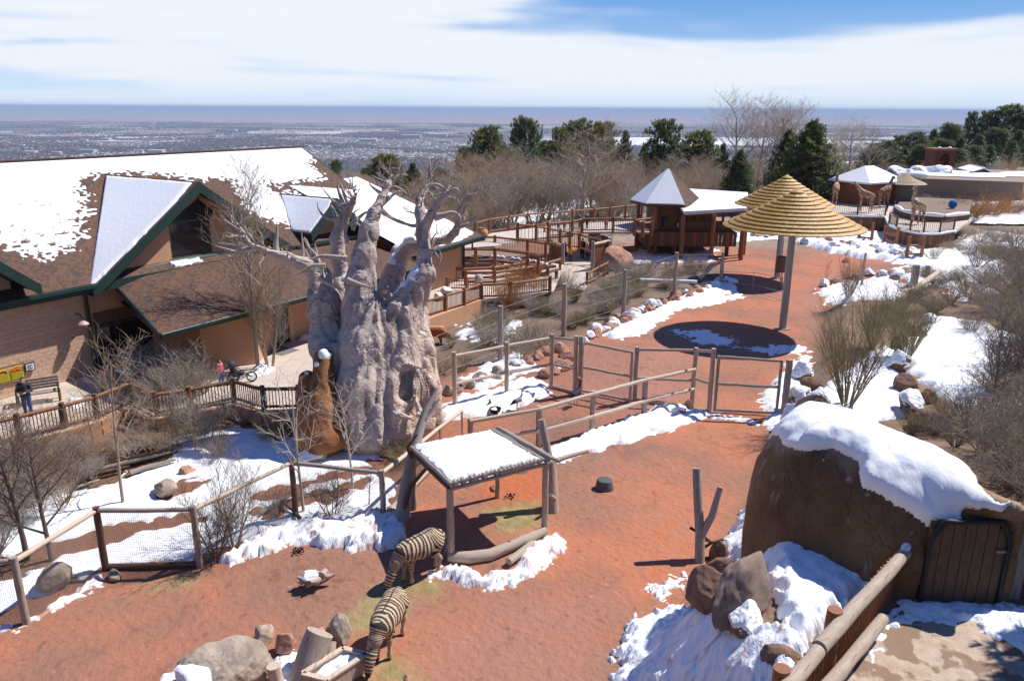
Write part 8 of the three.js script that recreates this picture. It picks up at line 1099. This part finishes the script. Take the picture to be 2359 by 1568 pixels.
// ---------- people ----------
function person(label, pos, yaw, h, o = {}) {
  const { top = [0.05, 0.06, 0.1], legs = [0.06, 0.09, 0.2], hair = [0.05, 0.03, 0.02], pose = 'stand', cap, kid } = o, k = h / 1.75, t = thing('person', label, 'person', pos, o.group, yaw); t.scale.setScalar(k);
  const hs = kid ? 1.22 : 1, c = 0.021, st = pose === 'walk' ? 0.16 : 0.03, sit = pose === 'sit';       // faces +z
  const Hd = [0, 1.60, pose === 'phone' ? 0.07 : 0.02], sh = s => [0.185 * s, 1.42, 0], el = s => pose === 'phone' ? [0.25 * s, 1.14, 0.02] : pose === 'walk' ? [0.24 * s, 1.14, -0.08 * s] : [0.245 * s, 1.13, -0.02], wr = s => pose === 'phone' ? [0.07 * s, 1.12, 0.27] : pose === 'walk' ? [0.24 * s, 0.90, 0.04 - 0.12 * s] : [0.25 * s, 0.87, 0.04];
  const hp = s => [0.095 * s, 0.92, 0], kn = s => [0.11 * s, 0.50, 0.03 + st * s * 0.6], an = s => [0.115 * s, 0.09, -0.02 + st * s];
  const limbs = []; for (const s of [-1, 1]) limbs.push([sh(s), el(s), 0.055, 0.043], [el(s), wr(s), 0.043, 0.030], [hp(s), kn(s), 0.085, 0.055], [kn(s), an(s), 0.055, 0.038], [an(s), [an(s)[0], 0.04, an(s)[2] + 0.14], 0.042, 0.035]);
  const body = [...limbs, [[0, 0.98, 0], [0, 1.18, 0], 0.135, 0.125], [[0, 1.18, 0], [0, 1.36, 0], 0.13, 0.14], [[-0.11, 1.40, 0], [0.11, 1.40, 0], 0.085, 0.085], [[0, 1.42, 0], [Hd[0], 1.54, Hd[2] * 0.7], 0.055, 0.05], [[Hd[0], 1.58 + 0, Hd[2]], [Hd[0], 1.66, Hd[2] - 0.015], 0.082 * hs, 0.092 * hs], [[Hd[0], 1.545, Hd[2] + 0.03], [Hd[0], 1.57, Hd[2] + 0.045], 0.052 * hs, 0.055 * hs], [[0, 1.61, Hd[2] + 0.085 * hs], [0, 1.588, Hd[2] + 0.108 * hs], 0.010, 0.015, 0.02]];
  for (const s of [-1, 1]) { body.push([[0.088 * s * hs, 1.60, Hd[2] - 0.01], [0.092 * s * hs, 1.63, Hd[2] - 0.02], 0.016, 0.018, 0.01]); const w = wr(s), d = pose === 'phone' ? [-0.25 * s, 0.1, 0.95] : [0, -1, 0.12], P = q => [w[0] + d[0] * q, w[1] + d[1] * q, w[2] + d[2] * q]; body.push([P(0.02), P(0.085), 0.032, 0.034, 0.02]); for (let f = 0; f < 4; f++) { const off = (f - 1.5) * 0.019, L = [0.16, 0.18, 0.172, 0.15][f], A = P(0.09), E = P(L), ox = pose === 'phone' ? [off * 0.3, off, 0] : [0, 0, off]; body.push([[A[0] + ox[0], A[1] + ox[1], A[2] + ox[2]], [E[0] + ox[0] - 0.012 * s, E[1] + ox[1], E[2] + ox[2] + 0.006], 0.0105, 0.009, 0.004]); } const A = P(0.03), E = P(0.10); body.push([[A[0], A[1], A[2] + 0.02], [E[0] - 0.02 * s, E[1] + (pose === 'phone' ? 0.03 : 0), E[2] + (pose === 'phone' ? 0 : 0.055)], 0.013, 0.010, 0.008]); }
  const mk = (list, kk, m, name, cell = c) => { const mn = V(-0.42, -0.02, -0.36), mx = V(0.42, 1.86, 0.5); return mesh(name, nets(bones(list, kk), mn, mx, cell), m, t); };
  mk(body, 0.035, M.skin, 'body', o.fine ? 0.014 : c);
  const jk = []; for (const s of [-1, 1]) { const w = wr(s), e = el(s); jk.push([sh(s), e, 0.078, 0.062], [e, [mix(e[0], w[0], 0.9), mix(e[1], w[1], 0.9), mix(e[2], w[2], 0.9)], 0.062, 0.047]); } jk.push([[0, 0.92, 0], [0, 1.18, 0], 0.168, 0.152], [[0, 1.18, 0], [0, 1.36, 0], 0.155, 0.16], [[-0.12, 1.40, 0], [0.12, 1.40, 0], 0.098, 0.098], [[0, 1.42, 0], [0, 1.475, 0.005], 0.085, 0.072]); mk(jk, 0.045, mat(top, { rough: 0.8 }), o.jacket || 'jacket');
  const tr = []; for (const s of [-1, 1]) { const a = an(s); tr.push([hp(s), kn(s), 0.105, 0.078], [kn(s), [a[0], a[1] + 0.02, a[2]], 0.078, 0.062]); } tr.push([[-0.06, 0.93, 0], [0.06, 0.93, 0], 0.135, 0.135]); mk(tr, 0.04, mat(legs, { rough: 0.9 }), 'trousers');
  for (const s of [-1, 1]) { const a = an(s); mesh('shoe', nets(bones([[[a[0], 0.065, a[2] - 0.04], [a[0], 0.05, a[2] + 0.15], 0.058, 0.046]], 0.02), V(a[0] - 0.1, -0.02, a[2] - 0.14), V(a[0] + 0.1, 0.17, a[2] + 0.24), 0.02), mat([0.06, 0.05, 0.045]), t); const e = new THREE.SphereGeometry(0.011, 8, 6); e.translate(0.034 * s, 1.612, Hd[2] + 0.083 * hs); mesh('eye', e, M.black, t); }
  const hb = cap ? [[[0, 1.675, Hd[2] - 0.01], [0, 1.70, Hd[2] - 0.015], 0.100 * hs, 0.085 * hs], [[0, 1.67, Hd[2] + 0.07], [0, 1.665, Hd[2] + 0.15], 0.05, 0.04, 0.02]] : [[[0, 1.66, Hd[2] - 0.035], [0, 1.685, Hd[2] - 0.02], 0.098 * hs, 0.088 * hs], [[0, o.long ? 1.45 : 1.60, Hd[2] - 0.06], [0, 1.66, Hd[2] - 0.05], 0.07 * hs, 0.085 * hs]]; mk(hb, 0.03, mat(cap || hair, { rough: 0.9 }), cap ? 'hat' : 'hair');
  if (pose === 'phone') { const g = new THREE.BoxGeometry(0.075, 0.012, 0.15); const ph = thing('phone', 'phone in the hands of the standing person by the bench', 'phone', pos.clone(), null, yaw); const m = mesh('screen', g, M.black, ph); m.position.set(0, 1.17 * k, 0.36 * k); m.rotation.x = -0.5; }
  return t;
}
{
  const mp = GY(66, 957, WALK); person('person in a dark grey jacket and jeans looking down at a phone beside the bench', mp, 0.35, UP(mp, 868) * 1.0, { top: [0.035, 0.04, 0.06], legs: [0.05, 0.085, 0.20], pose: 'phone', fine: true, hair: [0.05, 0.035, 0.025] });
  const P = (l, u, v, vt, y, o, yaw = 0) => { const b = GY(u, v, y); person(l, b, yaw, clamp(UP(b, vt), 0.95, 1.85), o); };
  P('child in a bright yellow jacket standing on the path between the board panels', 1314, 601, 568, 0.12, { top: [0.65, 0.52, 0.02], legs: [0.02, 0.05, 0.12], kid: true }, 0.3); P('person in purple jacket on the path left of the yellow jacket', 1302, 590, 558, 0.3, { top: [0.25, 0.06, 0.4], legs: [0.05, 0.05, 0.08] }, 1.0); P('person in a blue jacket behind the left board panel', 1290, 592, 556, 0.5, { top: [0.16, 0.30, 0.62], legs: [0.05, 0.06, 0.1] }, 2.2); P('tall person all in black on the path beside the railing', 1341, 596, 545, 0.1, { top: [0.012, 0.012, 0.015], legs: [0.012, 0.012, 0.015] }, -0.5); P('person in light grey and tan on the path beside the one in black', 1352, 598, 560, 0.1, { top: [0.42, 0.38, 0.36], legs: [0.08, 0.06, 0.05], hair: [0.2, 0.12, 0.05] }, 0.6); P('person in a red and blue top behind the grey clad one on the path', 1359, 588, 556, 0.3, { top: [0.4, 0.05, 0.06], legs: [0.06, 0.1, 0.25] }, 1.6);
  P('person in a pink top alone on the raised deck', 1396, 527, 498, 2.6, { top: [0.75, 0.22, 0.26], legs: [0.06, 0.07, 0.12] }, 0.2); P('person in dark clothes with a white cap at the deck railing', 1352, 526, 493, 2.6, { top: [0.02, 0.022, 0.03], legs: [0.02, 0.02, 0.03], cap: [0.6, 0.62, 0.66] }, 2.5); P('person in dark clothes with a green cap at the deck railing', 1335, 524, 495, 2.6, { top: [0.02, 0.025, 0.03], legs: [0.03, 0.03, 0.04], cap: [0.2, 0.5, 0.42] }, 2.2); P('child in an orange red top on the crowded ramp', 1300, 532, 508, 2.6, { top: [0.75, 0.12, 0.06], legs: [0.05, 0.05, 0.08], kid: true }, 0.4); P('child in orange leading the group along the far plaza railing', 1254, 534, 508, 2.6, { top: [0.7, 0.22, 0.12], legs: [0.1, 0.1, 0.14], kid: true, hair: [0.04, 0.03, 0.02] }, 1.2); P('person in grey second in the group along the far plaza railing', 1266, 533, 504, 2.6, { top: [0.40, 0.40, 0.43], legs: [0.05, 0.05, 0.06] }, 1.0); P('person in pink and white third in the group along the far plaza railing', 1286, 531, 501, 2.6, { top: [0.62, 0.36, 0.44], legs: [0.04, 0.04, 0.06], long: true }, 0.7); P('person in blue behind the orange red child on the ramp', 1312, 529, 500, 2.6, { top: [0.10, 0.15, 0.35], legs: [0.04, 0.04, 0.06] }, 1.5);
  P('person in navy at the railing of the giraffe plaza beside the middle giraffe', 2043, 486, 464, PY, { top: [0.015, 0.02, 0.06], legs: [0.01, 0.012, 0.03] }, 2); P('second person in dark navy walking past the giraffes', 2060, 486, 462, PY, { top: [0.02, 0.025, 0.08], legs: [0.01, 0.012, 0.04], pose: 'walk' }, 1); P('person in purple in front of the twigs at the left of the plaza', 1918, 468, 446, PY, { top: [0.18, 0.03, 0.12], legs: [0.06, 0.02, 0.06] }, 0.5); P('person in blue with a yellow tray before the shelter house', 2019, 464, 440, PY, { top: [0.06, 0.09, 0.22], legs: [0.03, 0.04, 0.10], pose: 'walk' }, 1.5); P('person in red beside the kiosk', 2068, 464, 444, PY, { top: [0.4, 0.03, 0.02], legs: [0.02, 0.02, 0.02] }, 1.5);
  const Q = (l, u, v, vt, o, yaw) => { const b = GY(u, v, WALK); person(l, b, yaw, clamp(UP(b, vt), 1, 1.8), o); }; Q('person in pink pushing the stroller behind the thicket', 510, 886, 828, { top: [0.72, 0.14, 0.20], legs: [0.12, 0.2, 0.4] }, 1.2); Q('child in a red cap and blue jacket in the shade before the entrance', 240, 905, 872, { top: [0.04, 0.06, 0.22], legs: [0.02, 0.06, 0.05], cap: [0.65, 0.05, 0.05], kid: true }, 1.0);
}
// ---------- smaller animals ----------
{
  const hg = G(1003, 790), t = thing('hog', 'rust orange hog rooting beside the stucco wall right of the baobab', 'hog', hg, null, -0.15), B = [[[-0.38, 0.50, 0], [0.25, 0.52, 0], 0.22, 0.24], [[0.25, 0.50, 0], [0.52, 0.38, 0], 0.19, 0.13], [[0.52, 0.38, 0], [0.72, 0.22, 0], 0.12, 0.06]]; for (const s of [-1, 1]) B.push([[0.22, 0.38, 0.12 * s], [0.24 + 0.05 * s, 0.03, 0.12 * s], 0.09, 0.035], [[-0.34, 0.42, 0.12 * s], [-0.40 - 0.05 * s, 0.22, 0.12 * s], 0.12, 0.05], [[-0.40 - 0.05 * s, 0.22, 0.12 * s], [-0.36 - 0.05 * s, 0.03, 0.12 * s], 0.05, 0.032], [[0.46, 0.52, 0.08 * s], [0.36, 0.62, 0.16 * s], 0.04, 0.012]);
  t.scale.setScalar(1.35); mesh('body', colors(nets(bones(B, 0.08), V(-0.75, -0.03, -0.35), V(0.9, 0.85, 0.35), 0.03), (x, y, z, a, b) => y < 0.22 ? [0.10, 0.04, 0.02] : x > 0.5 ? [0.12, 0.07, 0.05] : b > 0.85 && Math.abs(z) < 0.05 ? [0.55, 0.5, 0.45] : [0.36, 0.105, 0.022]), M.vcol, t); mesh('tail', new MB().tube([V(-0.58, 0.55, 0), V(-0.66, 0.4, 0), V(-0.66, 0.2, 0)], [0.02, 0.014, 0.02], 5), M.twigDark, t);
  const bird = (label, u, v, yaw, dark, hgt) => { const p = G(u, v), b = thing('crane', label, 'bird', p, null, yaw), L = 0.42, N = [[[-0.18, L + 0.10, 0], [0.14, L + 0.16, 0], 0.10, 0.13], [[0.14, L + 0.2, 0], [0.26, L + 0.42, 0], 0.06, 0.035], [[0.26, L + 0.42, 0], [0.27, L + 0.60, 0], 0.032, 0.035], [[0.27, L + 0.62, 0], [0.32, L + 0.62, 0], 0.045, 0.035], [[-0.2, L + 0.08, 0], [-0.44, L - 0.06, 0], 0.09, 0.025]]; b.scale.setScalar(hgt / 1.1); mesh('body', colors(nets(bones(N, 0.05), V(-0.6, 0.2, -0.25), V(0.45, 1.2, 0.25), 0.022), (x, y) => y > L + 0.64 ? [0.35, 0.05, 0.03] : x < -0.12 ? [0.02, 0.02, 0.025] : dark), M.vcol, b); mesh('beak', new MB().tube([V(0.34, L + 0.61, 0), V(0.5, L + 0.57, 0)], [0.022, 0.005], 6, true), M.granite2 || M.grey, b); for (const s of [-1, 1]) { mesh('leg', new MB().tube([V(-0.02, L + 0.05, 0.06 * s), V(-0.04, 0.24, 0.06 * s), V(0.0, 0.0, 0.06 * s)], [0.03, 0.016, 0.014], 6), M.black, b); mesh('foot', new MB().tube([V(-0.05, 0.012, 0.06 * s), V(0.1, 0.012, 0.07 * s)], 0.012, 5, true), M.black, b); } mesh('crest', new MB().tube([V(0.25, L + 0.66, 0), V(0.18, L + 0.76, 0)], [0.03, 0.05], 8, true), mat([0.5, 0.36, 0.1]), b); };
  bird('dark crowned crane at the foot of the left pipe gate', 1327, 935, 0.9, [0.03, 0.035, 0.045], 1.25); bird('pale crowned crane pecking by the snow in the pen', 1192, 945, 0.5, [0.30, 0.33, 0.38], 0.95);
}
// ---------- things along the walk ----------
{
  const b0 = GY(40, 930, WALK), b1 = GY(140, 915, WALK), d = b1.clone().sub(b0), L = d.length(), n = V(-d.z, 0, d.x).normalize(); if (n.z < 0) n.negate(); const t = thing('bench', 'weathered board bench with curved arms against the block wall', 'bench', b0.clone().lerp(b1, 0.5)), at = (f, o, h) => b0.clone().addScaledVector(d, f).addScaledVector(n, o).add(V(0, h, 0));
  for (let i = 0; i < 4; i++) part(t, 'seat_slat', new MB().beam(at(0, 0.05 + i * 0.13, 0.46), at(1, 0.05 + i * 0.13, 0.46), 0.11, 0.05), M.grey); for (let i = 0; i < 4; i++) part(t, 'back_slat', new MB().beam(at(0, -0.06 - i * 0.03, 0.58 + i * 0.12), at(1, -0.06 - i * 0.03, 0.58 + i * 0.12), 0.04, 0.10), M.grey); for (const f of [0.02, 0.98]) { part(t, 'leg', new MB().beam(at(f, 0.45, 0), at(f, 0.45, 0.44), 0.08, 0.08), M.dark); part(t, 'leg', new MB().beam(at(f, 0, 0), at(f, 0, 0.44), 0.08, 0.08), M.dark); part(t, 'arm', new MB().tube([at(f, -0.08, 0.66), at(f, 0.3, 0.72), at(f, 0.52, 0.66), at(f, 0.54, 0.5), at(f, 0.46, 0.44)], 0.04, 7, true), M.black); }
  const W = 0.7 - 0.05, wallPanel = (name, label, cat, u0, v0, u1, v1, fill, arch, draw) => { const a = F.T(u0, v1, W), c = F.T(u1, v0, W), s = thing(name, label, cat, P(a[0], W, a[2])), w = c[0] - a[0], h = c[2] - a[2], sh = new THREE.Shape(); sh.moveTo(0, 0); sh.lineTo(w, 0); sh.lineTo(w, arch ? h * 0.6 : h); if (arch) sh.absellipse(w / 2, h * 0.6, w / 2, h * 0.4, 0, Math.PI, false); else sh.lineTo(0, h); sh.lineTo(0, 0); s.rotation.y = Math.atan2(-F.e1.z, F.e1.x); const g = new THREE.ExtrudeGeometry(sh, { depth: 0.07, bevelEnabled: false }); mesh('board', g, fill, s); draw(s, w, h); return s; };
  const rect = (s, n, x, y, w, h, m, z = 0.08) => { const g = new THREE.BoxGeometry(w, h, 0.02); g.translate(x + w / 2, y + h / 2, z); return mesh(n, g, m, s); };
  const yel = mat([0.56, 0.50, 0.04], { rough: 0.5 }), rd = mat([0.55, 0.05, 0.02], { rough: 0.5 }), sign = (u, lab, back) => wallPanel('sign', lab, 'sign', u, u > 10 ? 840 : 848, u + 24, u > 10 ? 875 : 884, yel, true, (s, w, h) => { const sh = new THREE.Shape(); sh.moveTo(0.02, h * 0.6); sh.lineTo(w - 0.02, h * 0.6); sh.absellipse(w / 2, h * 0.6, w / 2 - 0.02, h * 0.37, 0, Math.PI, false); const g = new THREE.ExtrudeGeometry(sh, { depth: 0.015, bevelEnabled: false }); g.translate(0, 0, 0.07); mesh('arch', g, back, s); const sp = new MB(); for (let i = 0; i < 7; i++) { const a = 0.3 + i * 0.42; sp.box(w / 2 + Math.cos(a) * w * 0.28, h * 0.68 + Math.abs(Math.sin(a)) * h * 0.16, 0.095, 0.07, 0.045, 0.01); } mesh('emblem', sp, i0(u) ? M.black : mat([0.75, 0.3, 0.02]), s); for (let i = 0; i < 4; i++) rect(s, 'slat', 0.03, h * (0.05 + i * 0.135), w - 0.06, h * 0.09, mat([0.42, 0.37, 0.02])); }); function i0(u) { return u < 10; }
  sign(24, 'arched sign with a red top and four yellow bars, beside the white framed board', rd); sign(-8, 'arched sign with an orange and blue top and yellow bars at the picture edge', mat([0.75, 0.33, 0.02]));
  wallPanel('notice', 'small white notice in a dark frame on the block wall', 'notice', 56, 832, 76, 857, mat([0.03, 0.03, 0.045]), false, (s, w, h) => { rect(s, 'sheet', 0.05, 0.05, w - 0.1, h - 0.1, M.white); const m = mat([0.25, 0.27, 0.32]); for (let i = 0; i < 6; i++) rect(s, 'text_line', 0.1, h * (0.2 + i * 0.11), (w - 0.2) * (i % 3 === 0 ? 0.6 : 0.95), 0.018, m, 0.092); });
  const sp = GY(552, 880, WALK), s = thing('stroller', 'black three wheeled stroller on the walk by the tall bare tree', 'stroller', sp, null, 0.2); for (const [x, z, r] of [[0.55, 0, 0.22], [-0.25, 0.28, 0.24], [-0.25, -0.28, 0.24]]) { const g = new THREE.TorusGeometry(r, 0.035, 8, 24); g.translate(x, r + 0.03, z); const w = mesh('wheel', g, M.black, s); const q = new MB(); for (let i = 0; i < 8; i++) q.tube([V(x, r + 0.03, z), V(x + Math.cos(i * 0.785) * r, r + 0.03 + Math.sin(i * 0.785) * r, z)], 0.008, 4); mesh('spokes', q, M.steel, w); } mesh('frame', new MB().tube([V(0.55, 0.25, 0), V(0.05, 0.55, 0.2), V(-0.45, 1.0, 0.22), V(-0.6, 1.05, 0), V(-0.45, 1.0, -0.22), V(0.05, 0.55, -0.2), V(0.55, 0.25, 0)], 0.02, 6), M.black, s); mesh('seat', nets(bones([[[-0.18, 0.45, 0], [-0.32, 0.85, 0], 0.17, 0.14], [[-0.18, 0.45, 0], [0.12, 0.45, 0], 0.15, 0.12]], 0.1), V(-0.6, 0.2, -0.3), V(0.4, 1.1, 0.3), 0.035), mat([0.03, 0.03, 0.035]), s); mesh('hood', nets(bones([[[-0.28, 0.92, -0.14], [-0.28, 0.92, 0.14], 0.17, 0.17]], 0.05), V(-0.6, 0.7, -0.4), V(0.1, 1.2, 0.4), 0.035), mat([0.04, 0.045, 0.06]), s);
  const mt = GY(640, 806, WALK), mat2 = thing('door_mat', 'grey mat before the glass door', 'mat', mt, null, -0.55); mesh('mat', new MB().box(0, 0.012, 0, 1.9, 0.025, 1.2), mat([0.16, 0.155, 0.155]), mat2);
}
renderer.render(scene, camera);
